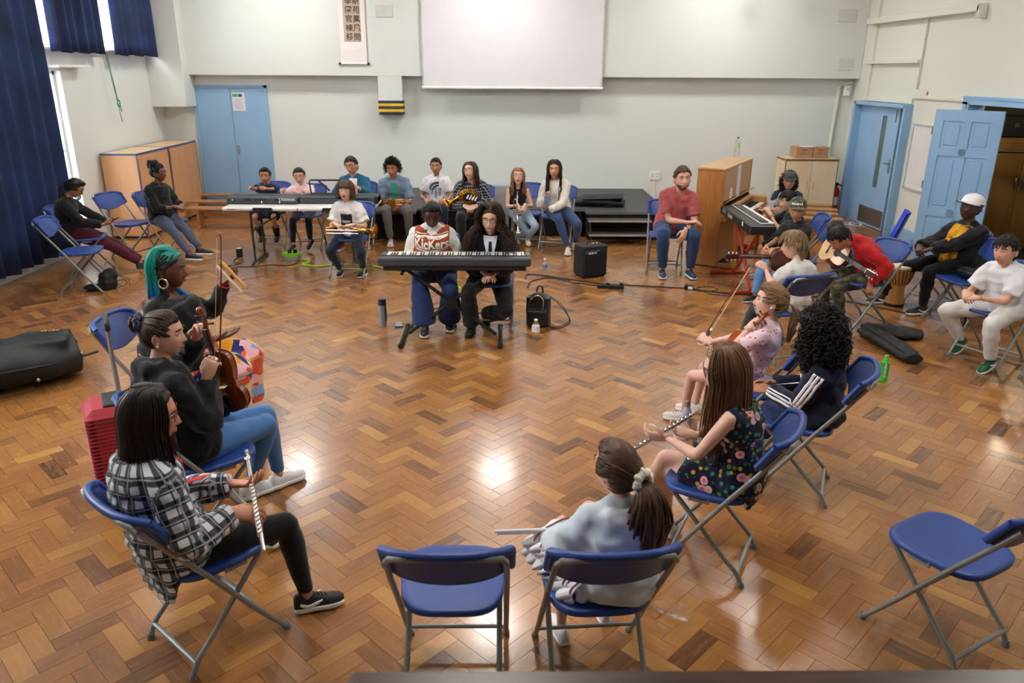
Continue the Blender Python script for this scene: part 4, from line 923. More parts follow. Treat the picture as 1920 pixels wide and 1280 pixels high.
cu2 = thing('storage_case', 'black storage case on top of the store room cupboard', 'case', (6.9, 10.62, 1.512), 0); B().box((0, 0, .14), (.85, .38, .28), bev=.02).build('shell', M_black, cu2); B().box((-.1, -.195, .16), (.05, .02, .06), bev=.005).build('latch', M_steel, cu2)
fr_ = thing('metal_frame', 'black metal frame leaning in front of the store room cupboard', 'frame', (6.72, 10.12, 0), -12)
for x in (-.42, .42): B().tube([(x, 0, 0), (x, 0, 1.36)], .02, 8).build('upright', M_black, fr_)
B().tube([(-.42, 0, 1.36), (.42, 0, 1.36)], .02, 8).build('crossbar', M_black, fr_)
t = thing('red_cloth_sack', 'dark red cloth sack on the store room floor', 'sack', (6.75, 9.35, 0)); b = B(); b.sph((0, 0, .22), (.15, .15, .2), 0, 18, 12); b.build('cloth', mat('dark_red_cloth', '3A0A10', .85, var=.2, bump=.3), t, 180); B().sph((0, 0, .41), (.05, .05, .05), 0, 12, 8).build('tied_neck', mat('dark_red_cloth', '5A1018'), t, 180)
t = thing('store_fill_lamp', 'unseen round lamp added to brighten the store room', 'light', (6.8, 9.4, 2.36)); B().lathe([(0, -.04), (.14, -.03), (.16, .0), (.16, .04), (0, .04)], 20).build('diffuser', mat('store_fill_glow', 'FFFFFF', .5, var=0, emit='FFE8C8', es=22), t)  # added glowing disc, out of view, lifts the dark store room interior
# dark wooden upright in the foreground
lg = thing('wooden_upright', 'dark brown polished wooden top edge along the bottom of the view', 'cabinet', (0, 0, 0)); M_dw = wood('dark_walnut', '2A1812', '4A2C20', (1, 10, 10), .3, .4)
B().box((1.155, .983, 1.243), (2.88, .34, .04), bev=.012).build('lid', M_dw, lg); B().box((1.17, .945, .61), (2.78, .3, 1.225), bev=.006).build('case', M_dw, lg); B().box((1.155, 1.1, 1.205), (2.84, .02, .04), bev=.006).build('moulding', M_dw, lg)
# ---------------------------------------------------------------- folding chairs
M_chair = mat('blue_chair_plastic', '22428A', .42, var=.08, vs=3, bump=.06, bs=260); M_tube = mat('grey_chair_tube', '8E908E', .42, .55, var=.06, vs=20); M_rub = mat('grey_rubber', '77797B', .7)
def chair_proto():
    t = thing('folding_chair', '', 'chair', (0, 0, 0))
    # seat: dished plastic with rounded corners and a rolled lip
    def seat_pt(u, r, dz):
        a = 2*PI*u; c, s_ = math.cos(a), math.sin(a); e = .52
        x = .205*r*math.copysign(abs(c)**e, c); y = .205*r*math.copysign(abs(s_)**e, s_); x *= 1-.10*max(0, -y/.2); return (x, y+.005, .45+dz+.006*(y/.2)-.010*max(0, -y/.2)**2*0)
    b = B(); N = 40; prof = [(.001, -.012), (.35, -.011), (.7, -.006), (.88, 0), (.96, .002), (1., -.004), (1.0, -.022), (.96, -.027), (.9, -.016), (.001, -.024)]
    b.grid(lambda u, v: seat_pt(u, *prof[int(round(v*(len(prof)-1)))]), N, len(prof), wrap=True); b.build('seat', M_chair, t, sharp=60)
    # backrest shell
    def bk(u, v, o):
        x = -.222+.444*u; q = (u-.5)*2; lo = .665-.055*(1-q*q)**1.0; hi = .80-.022*abs(q)**6; z = lo+(hi-lo)*v; y = -.34+(.80-z)*.62-.030*(1-q*q)+.035*abs(q)**5+o; return (x, y, z)
    b = B(); nu, nv = 26, 9; b.grid(lambda u, v: bk(u, v, .008+.006*math.sin(v*PI)), nu, nv); n0 = len(b.v); b.grid(lambda u, v: bk(1-u, v, -.006), nu, nv)
    rim = [bk(u, 1, 0) for u in np.linspace(0, 1, 18)]; b.tube(rim, .017, 8); b.tube([bk(0, v, .0) for v in (0, .5, 1)], .016, 8); b.tube([bk(1, v, .0) for v in (0, .5, 1)], .016, 8); b.tube([bk(u, 0, 0) for u in np.linspace(0, 1, 18)], .007, 6)
    b.build('backrest', M_chair, t, sharp=60)
    for s_ in (-1, 1):
        b = B(); x = s_*.207; b.tube([(x, .205, .012), (x, .10, .15), (x, -.115, .46), (x, -.25, .645), (x*.985, -.325, .755)], .0115, 10); b.build('front_leg', M_tube, t)
        b = B(); b.tube([(x, .213, .0), (x, .200, .022)], .0155, 10); b.build('rubber_foot', M_rub, t)
        b = B(); xi = s_*.180; b.tube([(xi, .15, .432), (xi, .02, .29), (xi, -.11, .145), (xi, -.18, .075), (xi, -.212, .012)], .0115, 10, sm=3); b.build('rear_leg', M_tube, t)
        b = B(); b.tube([(xi, -.216, .0), (xi, -.208, .022)], .0155, 10); b.build('rubber_foot', M_rub, t)
        B().box((s_*.196, .02, .425), (.012, .10, .03), bev=.003).build('bracket', M_tube, t)
    B().tube([(-.18, -.190, .062), (.18, -.190, .062)], .0105, 10).build('crossbar', M_tube, t); B().tube([(-.207, .14, .098), (.207, .14, .098)], .009, 10).build('crossbar', M_tube, t)
    b = B(); b.tube([(-.204, -.338, .757), (-.19, -.352, .782), (-.15, -.364, .79), (.15, -.364, .79), (.19, -.352, .782), (.204, -.338, .757)], .0115, 10); b.build('back_tube', M_tube, t)
    return t
CH = {}
GC = 'blue folding chairs around the hall'
def chairs():
    p = chair_proto()
    for i, (k, x, y, rz, lab) in enumerate([
        ('A1', -4.6, 8.25, -77, 'empty blue folding chair in front of the navy curtain'), ('A2', -4.9, 8.97, -70, 'blue folding chair under the masked person at the curtain'),
        ('A3', -4.78, 9.85, -106, 'empty blue folding chair between the masked person and the wooden cabinets'), ('A4', -4.36, 9.98, -112, 'blue folding chair under the person in the black shirt by the cabinets'),
        ('teal', -2.22, 4.74, -92, 'blue folding chair under the person with teal and blue braids'), ('viol', -1.53, 3.58, -51, 'blue folding chair under the violinist in the black hoodie'),
        ('plaid', -1.24, 2.75, -41, 'blue folding chair under the flautist in the plaid shirt, front left'), ('front', -.19, 2.52, 0, 'empty blue folding chair at the bottom middle, seen from behind'),
        ('pony', .365, 2.52, 4, 'blue folding chair under the child with the cream scrunchie'), ('floral', 1.03, 3.3, 63, 'blue folding chair under the flautist in the floral dress'),
        ('curly', 1.70, 4.0, 66, 'blue folding chair under the curly-haired child in the striped-sleeve top'), ('pink', 1.58, 4.50, 60, 'blue folding chair under the young violinist in pink'),
        ('blond', 2.38, 6.2, 18, 'blue folding chair under the blond guitarist in white'), ('red', 3.45, 7.10, 104, 'blue folding chair under the guitarist in the red hooded jacket'),
        ('wcap', 4.55, 7.7, 100, 'blue folding chair under the person in the white cap'), ('bag', 4.45, 7.12, 95, 'blue folding chair holding the black bum bag'),
        ('wboy', 4.16, 6.12, 118, 'blue folding chair under the boy dressed all in white'), ('edge', 4.42, 5.52, 100, 'blue folding chair cut off by the right edge, nearest the boy in white'),
        ('corner', 1.905, 2.745, 29, 'empty blue folding chair alone in the bottom right corner'), ('man', 1.99, 9.25, 171, 'blue folding chair under the man in the red T-shirt'),
        ('trk', -1.81, 8.99, 171, 'blue folding chair under the trombone player'), ('wsw', .74, 10.48, 167, 'blue folding chair under the person in the cream cardigan'),
        ('blonde', .34, 10.7, 178, 'blue folding chair under the trumpeter in the black vest top'), ('kick', -.66, 7.18, 180, 'blue folding chair under the keyboard player in the rust knit vest'),
        ('suit', -.11, 7.02, 178, 'blue folding chair under the keyboard player in blazer and tie'), ('navy', -3.24, 10.72, 180, 'blue folding chair under the girl in the navy top behind the table'),
        ('pinkg', -2.68, 10.5, 180, 'blue folding chair under the girl in the pink checked shirt'), ('blueb', -2.02, 10.78, 180, 'blue folding chair under the boy in the teal shirt'),
        ('plaid2', -.36, 10.5, 178, 'blue folding chair under the horn player in the dark check shirt'), ('blk', 3.3, 8.6, 80, 'blue folding chair under the boy at the angled keyboard'),
        ('cap', 3.13, 7.95, 78, 'blue folding chair under the boy in the dark patterned cap')]):
        o = p if i == 0 else dup(p, (x, y, 0), rz); o.location = (x, y, 0); o.rotation_euler = (0, 0, R(rz)); tag(o, lab, 'chair', GC); CH[k] = o
chairs()
# one-piece blue shell chair, coat-draped black chair
t = thing('shell_chair', 'bright blue one-piece plastic chair behind the red-jacketed guitarist', 'chair', (4.30, 8.72, 0), 66); Ms = mat('bright_blue_shell', '1E3CC0', .35, var=.05)
def sh(u, v):
    x = (u-.5)*.42*(1-.15*abs(v-.5)); s_ = v
    y, z = (.20-.40*s_/.45, .44-.02*math.sin(s_/.45*PI)) if s_ < .45 else (-.20-.13*(s_-.45)/.55, .44+.40*(s_-.45)/.55)
    return (x, y+.05*(2*abs(u-.5))**2*(1 if s_ > .5 else 0), z+.02*(2*abs(u-.5))**3*(1 if s_ < .5 else 0))
b = B(); b.grid(sh, 15, 19); b.grid(lambda u, v: tuple(V(sh(1-u, v))-V((0, .01, .01))), 15, 19); b.build('shell', Ms, t, sharp=60)
for sx in (-1, 1):
    for sy in (-1, 1): B().tube([(sx*.15, sy*.12, .42), (sx*.21, sy*.21, 0)], .011, 8).build('leg', M_tube, t)
# ---------------------------------------------------------------- storage, table, benches
M_beech = wood('beech_laminate', 'C48C5A', 'D09A68', (1, 1, .3), .45); M_btop = wood('beech_top', 'D9B88A', 'E3C59A', (1, .4, 1), .4); M_bedge = mat('blue_edging', '2E4A7E', .5)
for i, (y0, y1, lab) in enumerate(((10.98, 12.03, 'wooden storage cabinet nearest the curtains, pale top with blue edging'), (12.06, 13.15, 'wooden storage cabinet against the blue double door, pale top with blue edging'))):
    t = thing('storage_cabinet', lab, 'cabinet', (-5.36, (y0+y1)/2, 0)); L = y1-y0
    B().box((0, 0, .60), (.50, L, 1.14), bev=.003).build('body', M_beech, t); B().box((0, 0, 1.18), (.50, L, .02)).build('top', M_btop, t); B().box((0.0, 0, .02), (.44, L-.06, .04)).build('plinth', M_black, t)
    b = B()
    for sx in (-1, 1): b.box((sx*.25, 0, 1.18), (.012, L+.006, .024))
    for sy in (-1, 1): b.box((0, sy*L/2, 1.18), (.5, .012, .024)); b.box((.25, sy*L/2, .60), (.012, .012, 1.16))
    b.build('edging', M_bedge, t)
    B().box((.256, 0, .60), (.014, L-.05, 1.06), bev=.003).build('door', M_beech, t)
M_map = wood('maple_laminate', 'DCC39C', 'E6D2B0', (1, 1, .3), .45); M_mape = mat('brown_edge', '8A5E3C', .5)
t = thing('cupboard', 'low pale wood cupboard with two doors, carrying cardboard boxes', 'cupboard', (5.05, 12.92, 0)); W_ = .86
B().box((0, 0, .48), (W_, .42, .94), bev=.003).build('body', M_map, t); B().box((0, 0, .97), (W_+.02, .45, .022)).build('top', M_mape, t); B().box((0, 0, .984), (W_, .43, .008)).build('top_face', M_map, t)
for e in (-1, 1):
    d = B().box((e*.212, -.218, .49), (.415, .018, .90), bev=.003).build('door', M_map, t); B().tube([(e*.05, -.23, .50), (e*.05, -.25, .52), (e*.05, -.25, .60), (e*.05, -.23, .62)], .005, 6).build('handle', M_steel, d)
b = B()
for e in (-1, 1): b.box((e*.43, -.21, .49), (.012, .012, .95))
b.build('edging', M_mape, t)
M_card = mat('cardboard', 'B08A66', .85, var=.08, vs=10); M_redp = mat('red_print', 'C0392B', .6, var=0)
for i, (x, w_, lab) in enumerate(((4.92, .27, 'left of two brown cardboard boxes with red print on the cupboard'), (5.195, .25, 'right of two brown cardboard boxes with red print on the cupboard'))):
    t = thing('cardboard_box', lab, 'box', (x, 12.9, .99)); B().box((0, 0, .088), (w_, .30, .174), bev=.003).build('carton', M_card, t); B().box((0, -.151, .128), (.09, .002, .014)).build('print_band', M_redp, t); B().box((0, -.151, .075), (.16, .002, .010)).build('print_band', mat('print_faint', '94684E', .7), t); B().box((0, -.151, .098), (.02, .002, .012)).build('print_mark', M_redp, t)
    B().box((0, 0, .1765), (.05, .30, .002)).build('tape', mat('tape', 'C8A888', .3), t)
tag(B().box((5.0, 12.88, 1.169), (.22, .16, .006)).build('paper_sheet', mat('paper', 'E6E2EC')), 'sheet of white paper on top of the cardboard boxes', 'paper')
M_bench = wood('bench_pine', '9A6630', 'B88246', (3, 3, 12), .35, .2); M_bench2 = wood('bench_pine_x', '96602C', 'B8824A', (.8, 10, 10), .3, .3)
def bench(label, x, y, L, rz, z=.30):
    t = thing('wooden_bench', label, 'bench', (x, y, 0), rz, 'low wooden gym benches')
    B().box((0, 0, z), (L, .22, .03), bev=.006).build('seat', M_bench2, t); B().box((0, 0, .10), (L-.3, .025, .07), bev=.004).build('rail', M_bench2, t)
    for e in (-1, 1): B().box((e*(L/2-.2), 0, .143), (.035, .20, .284), bev=.004).build('leg', M_bench2, t); B().box((e*(L/2-.2), 0, .015), (.05, .26, .03), bev=.004).build('foot', M_bench2, t)
    for q in (-.3, .3): B().lathe([(0, .0), (.012, 0), (.012, .006), (0, .009)], 8, T=Matrix.Translation((L/2-.1, q*.2, z+.015))).build('peg', mat('peg', 'D8C8A0', .5), t)
for i, (x, y, L) in enumerate(((-4.0, 13.15, 2.6), (-3.75, 12.42, 2.6), (-3.55, 11.80, 2.6))): bench('wooden gym bench behind the white table, %s from the blue door' % ('first', 'second', 'third')[i], x, y, L, 0)
for i, (x, y, L) in enumerate(((4.55, 12.45, 1.5), (4.35, 12.05, 1.75), (4.2, 11.65, 1.75), (4.1, 11.25, 1.75))): bench('wooden gym bench between piano and cupboard, %s from the cupboard' % ('first', 'second', 'third', 'fourth')[i], x, y, L, -14)
# folding table
M_tab = mat('white_table_top', 'DCDAD6', .4, var=.02); M_tleg = mat('grey_table_leg', '4A4C50', .4, .5)
t = thing('folding_table', 'long white folding table carrying two keyboards', 'table', (-2.49, 9.66, 0)); B().box((0, 0, .712), (1.83, .70, .042), bev=.012).build('tabletop', M_tab, t)
B().box((0, -.351, .712), (.008, .003, .04)).build('centre_seam', M_tleg, t)
for e in (-.42, .42): B().prism([(-.13, .0), (.13, .0), (.11, .05), (-.11, .05)], 0, .012, T=Matrix.Translation((e, -.352, .684)) @ Matrix.Rotation(R(90), 4, 'X')).build('latch', M_black, t)
for e in (-1, 1):
    for f in (-1, 1): B().tube([(e*.62, f*.20, .69), (e*.62, f*.20, .03)], .015, 8).build('leg', M_tleg, t)
    B().tube([(e*.62, -.32, .016), (e*.62, -.2, .03), (e*.62, .2, .03), (e*.62, .32, .016)], .016, 8).build('foot', M_tleg, t); B().tube([(e*.62, -.2, .42), (e*.62, .2, .42)], .012, 8).build('brace', M_tleg, t); B().tube([(e*.62, 0, .42), (e*.15, 0, .69)], .009, 8).build('strut', M_tleg, t)
flatmark('table_mark', strokes(.09, .016, 6, 1, 0), mat('mark_blue', '5A5AA0', .6, var=0), t, (-.80, -.3525, .712), (R(90), 0, 0))
# ---------------------------------------------------------------- keyboards
M_kb = mat('keyboard_grey', '3A3E46', .4, var=.06); M_kbk = mat('keyboard_black', '1C1E22', .4, var=.08); M_key = mat('white_key', 'ECECE6', .25, var=0); M_bkey = mat('black_key', '121212', .3, var=0); M_lett = mat('silver_letter', 'C8CACC', .35, var=0)
def keys(par, x0, x1, y0, y1, z, n):
    """n white keys along x, front of the keys at y0"""
    w_ = (x1-x0)/n; me = B().box((0, 0, 0), (abs(w_)*.94, abs(y1-y0), .014), bev=.002).mesh('white_key', M_key); bm = B().box((0, 0, 0), (abs(w_)*.5, abs(y1-y0)*.62, .012), bev=.002).mesh('black_key', M_bkey)
    for i in range(n):
        o = obj('white_key', me, par); o.location = (x0+w_*(i+.5), (y0+y1)/2, z)
        if i % 7 in (0, 2, 3, 5, 6) and i < n-1: o = obj('black_key', bm, par); o.location = (x0+w_*(i+1), y0+(y1-y0)*.69 if y1 > y0 else y0+(y1-y0)*.69, z+.012)
# stage piano in the middle (players sit on the +y side)
t = thing('stage_piano', 'dark grey digital piano on a black X stand in the middle of the circle', 'keyboard', (-.422, 6.70, .655)); L = 1.34
B().box((0, -.0, .02), (L-.08, .26, .05), bev=.01).build('underside', M_kbk, t); B().box((0, -.10, .075), (L, .10, .075), bev=.012).build('back_panel', M_kb, t); B().box((0, .045, .055), (L, .20, .035), bev=.006).build('key_bed', M_kb, t)
for e in (-1, 1): B().box((e*(L/2-.025), .04, .08), (.05, .21, .05), bev=.008).build('end_cheek', M_kb, t)
B().box((0, -.045, .113), (L-.02, .03, .006)).build('control_strip', M_kbk, t)
kb = B().box((0, .05, .075), (L-.10, .19, .008)).build('key_frame', M_kbk, t); keys(kb, L/2-.055, -L/2+.055, .145, -.022, .10, 52)
st = thing('keyboard_stand', 'black X-shaped stand under the middle digital piano', 'stand', (-.46, 6.68, 0)); M_st = mat('stand_black', '1A1B1D', .45, .3)
for e in (-1, 1):
    B().tube([(e*-.40, e*.018, .03), (e*.40, e*.018, .64)], .017, 8).build('brace', M_st, st); B().tube([(e*-.44, -.30, .02), (e*-.44, .26, .02)], .019, 10).build('foot', M_st, st)
    B().tube([(e*.42, -.17, .64), (e*.42, .17, .64)], .016, 8).build('support_arm', M_st, st)
    for q in (-.30, .26): B().lathe([(0, 0), (.023, 0), (.023, .03), (0, .03)], 10, T=Matrix.Translation((e*-.44, q, .022)) @ Matrix.Rotation(R(90), 4, 'X')).build('end_cap', M_black, st)
B().lathe([(0, 0), (.055, 0), (.06, .02), (.055, .05), (0, .055)], 18, T=Matrix.Translation((0, -.02, .335)) @ Matrix.Rotation(R(90), 4, 'X')).build('hub', M_st, st)
# yamaha and second keyboard on the table (seen from behind)
t = thing('portable_keyboard', 'grey portable keyboard on the left of the white table', 'keyboard', (-2.985, 9.70, .733)); B().box((0, 0, .045), (.88, .30, .09), bev=.018).build('case', M_kb, t)
B().box((0, .05, .088), (.84, .16, .01)).build('key_frame', M_kbk, t)
for x, w_ in ((-.17, .09), (-.02, .14), (.20, .09)): B().box((x, -.148, .058), (w_, .008, .035), bev=.004).build('vent', M_kbk, t)
B().lathe([(0, 0), (.007, 0), (0, .003)], 8, T=Matrix.Translation((-.36, -.15, .055)) @ Matrix.Rotation(R(90), 4, 'X')).build('power_lamp', mat('lamp_green', 'B8D838', .4, emit='B0E030', es=.6), t)
text('lettering', 'YAMAHA', .05, M_lett, t, (.31, -.1515, .06), (R(90), 0, 0), bold=.001); B().box((-.0, -.151, .03), (.012, .003, .03)).build('tag', M_white, t); B().box((.22, -.151, .03), (.012, .003, .03)).build('tag', M_white, t)
t = thing('digital_piano', 'slim dark digital piano on the right of the white table with a wire music rest', 'keyboard', (-2.05, 9.74, .733)); B().box((0, 0, .048), (.98, .28, .085), bev=.012).build('case', M_kb, t); B().box((.47, -.02, .05), (.04, .285, .095), bev=.01).build('end_cheek', M_kbk, t); flatmark('lettering', strokes(.16, .04, 5, 2, 0), M_kbk, t, (.30, -.1415, .05), (R(90), 0, 0))
kb = B().box((0, .05, .092), (.92, .15, .006)).build('key_frame', M_kbk, t)
b = B(); P = [(-.36, .0, .10), (-.385, .04, .255), (-.37, .045, .27), (.02, .045, .27), (.035, .04, .255), (.06, 0, .10)]; b.tube(P, .011, 6); b.tube([(-.36, 0, .11), (.06, 0, .11)], .011, 6); b.tube([(-.27, .04, .265), (-.13, .02, .14)], .012, 6); b.build('music_rest', M_black, t)
# roland on red stand
t = thing('angled_keyboard', 'black digital piano on a red X stand in front of the upright piano', 'keyboard', (2.775, 8.66, .69), -91.5); L = 1.30
# local: x along length, -y = back panel (faces -X in the hall)
B().box((0, 0, .045), (L, .28, .10), bev=.012).build('case', M_kbk, t); kb = B().box((0, .06, .096), (L-.1, .15, .006)).build('key_frame', M_black, t); keys(kb, L/2-.07, -L/2+.07, .135, -.01, .105, 52)
text('lettering', 'FP-4', .068, M_lett, t, (-.45, -.1415, .055), (R(90), 0, 0)); text('lettering', 'Roland', .072, M_lett, t, (-.18, -.1415, .05), (R(90), 0, 0), bold=.001); B().box((.36, -.142, .06), (.035, .003, .045)).build('tag', M_white, t)
st = thing('keyboard_stand', 'red X-shaped stand under the black digital piano', 'stand', (2.77, 8.58, 0), -90); M_red = mat('red_steel', 'B43A20', .45, .2)
for e in (-1, 1):
    B().tube([(e*-.40, e*.016, .03), (e*.36, e*.016, .66)], .02, 8).build('brace', M_red, st); B().tube([(e*-.45, -.25, .02), (e*-.45, .22, .02)], .02, 10).build('foot', M_red, st); B().tube([(e*.38, -.14, .672), (e*.38, .14, .672)], .018, 8).build('support_arm', M_red, st)
B().lathe([(0, 0), (.05, 0), (.05, .05), (0, .055)], 16, T=Matrix.Translation((0, .03, .345)) @ Matrix.Rotation(R(90), 4, 'X')).build('hub', M_black, st)
# ---------------------------------------------------------------- upright piano
M_pno = wood('piano_oak', 'A96C34', 'BE8448', (6, 6, 1), .35, .25); M_pnt = wood('piano_oak_light', 'C09058', 'CFA068', (2, 9, 9), .35, .2)
t = thing('upright_piano', 'light oak upright piano with open lid and papers taped to its front', 'piano', (2.885, 10.03, 0), -120); L = 1.40
for e in (-1, 1): B().box((e*(L/2-.02), 0, .60), (.04, .34, 1.18), bev=.006).build('end_panel', M_pno, t)
B().box((0, -.165, .60), (L-.06, .02, 1.16)).build('back_board', M_pno, t); tp = B().box((0, -.04, 1.205), (L+.02, .27, .028), bev=.006).build('top_lid', M_pnt, t); B().box((0, .135, 1.205), (L+.02, .075, .028), bev=.006).build('lid_flap', M_pnt, tp)
B().box((0, .155, 1.0), (L-.08, .02, .38), bev=.003).build('upper_panel', M_pnt, t); B().box((0, .15, .30), (L-.08, .02, .50), bev=.003).build('lower_panel', M_pno, t)
B().box((0, .27, .60), (L, .28, .05), bev=.008).build('key_bed', M_pno, t)
for e in (-1, 1): B().box((e*(L/2-.035), .28, .68), (.07, .27, .12), bev=.02).build('key_arm', M_pnt, t); B().box((e*(L/2-.04), .36, .29), (.06, .06, .57), bev=.006).build('leg', M_pno, t); B().box((e*(L/2-.04), .24, .03), (.07, .36, .05), bev=.006).build('toe', M_pno, t)
kb = B().box((0, .30, .63), (L-.16, .17, .012)).build('key_frame', M_bkey, t); keys(kb, L/2-.085, -L/2+.085, .40, .25, .645, 52)
B().tube([(-L/2+.07, .205, .72), (L/2-.07, .205, .72)], .035, 10).build('fallboard', M_pnt, t); B().box((0, .20, .81), (L-.1, .10, .014), bev=.004, rot=(R(38), 0, 0)).build('music_shelf', M_pnt, t); B().box((0, .185, .665), (L-.15, .03, .07), bev=.004).build('key_slip', M_pnt, t)
B().box((-.02, .167, 1.0), (.17, .003, .40), rot=(0, R(4), 0)).build('taped_paper', mat('paper', 'E6E2EC'), t); B().box((.32, .167, .88), (.11, .003, .13)).build('taped_paper', mat('paper', 'E6E2EC'), t)
for x in (-.06, .06): B().tube([(x, .17, .06), (x, .28, .05)], .012, 6).build('pedal', M_chrome, t)
# ---------------------------------------------------------------- low black stage and steps
M_deck = mat('stage_deck', '3B3E40', .55, var=.15, vs=8, bump=.2, bs=80); M_skirt = mat('stage_skirt', '0C0C0E', .8); M_alu = mat('stage_edge', '8C8E8C', .4, .6)
def deck(label, x0, x1, y0, y1, z=.40):
    t = thing('stage_block', label, 'stage', ((x0+x1)/2, (y0+y1)/2, 0), 0, 'low black stage blocks'); w_, d_ = x1-x0-.006, y1-y0-.006
    B().box((0, 0, z-.015), (w_, d_, .03), bev=.003).build('deck', M_deck, t); B().box((0, 0, (z-.03)/2), (w_-.04, d_-.04, z-.03)).build('skirt', M_skirt, t)
    b = B()
    for s_ in (-1, 1): b.box((0, s_*(d_/2), z-.018), (w_, .008, .03)); b.box((s_*w_/2, 0, z-.018), (.008, d_, .03))
    b.build('edge_strip', M_alu, t)
for i, (x0, x1, y0, y1, lab) in enumerate(((-2.45, -1.25, 10.98, 12.2, 'front left black stage block beneath the boy in the denim shirt'), (-2.45, -1.25, 12.2, 13.35, 'rear left black stage block against the far wall'), (-1.25, .0, 11.25, 12.3, 'front black stage block, second from the left'), (-1.25, .0, 12.3, 13.35, 'rear black stage block, second from the left'), (0, 1.2, 11.25, 12.3, 'front black stage block behind the person in the cream cardigan'), (0, 1.2, 12.3, 13.35, 'rear black stage block behind the person in the cream cardigan'), (1.2, 2.42, 11.0, 12.2, 'front right black stage block above the steps'), (1.2, 2.42, 12.2, 13.35, 'rear right black stage block beneath the wall socket'))): deck(lab, x0, x1, y0, y1)
t = thing('stage_steps', 'two open black steps up to the stage, left of the man', 'steps', (1.66, 10.82, 0))
for z, y in ((.31, .06), (.14, -.09)): st = B().box((0, y, z), (.9, .22, .022), bev=.003).build('tread', M_deck, t); B().box((0, y-.112, z), (.9, .006, .026)).build('nosing', mat('nosing', 'A8A49A', .5), st)
for e in (-1, 1): B().tube([(e*.42, -.18, .0), (e*.42, -.16, .14), (e*.42, .0, .31), (e*.42, .15, .31), (e*.42, .15, 0)], .014, 8).build('side_frame', M_black, t)
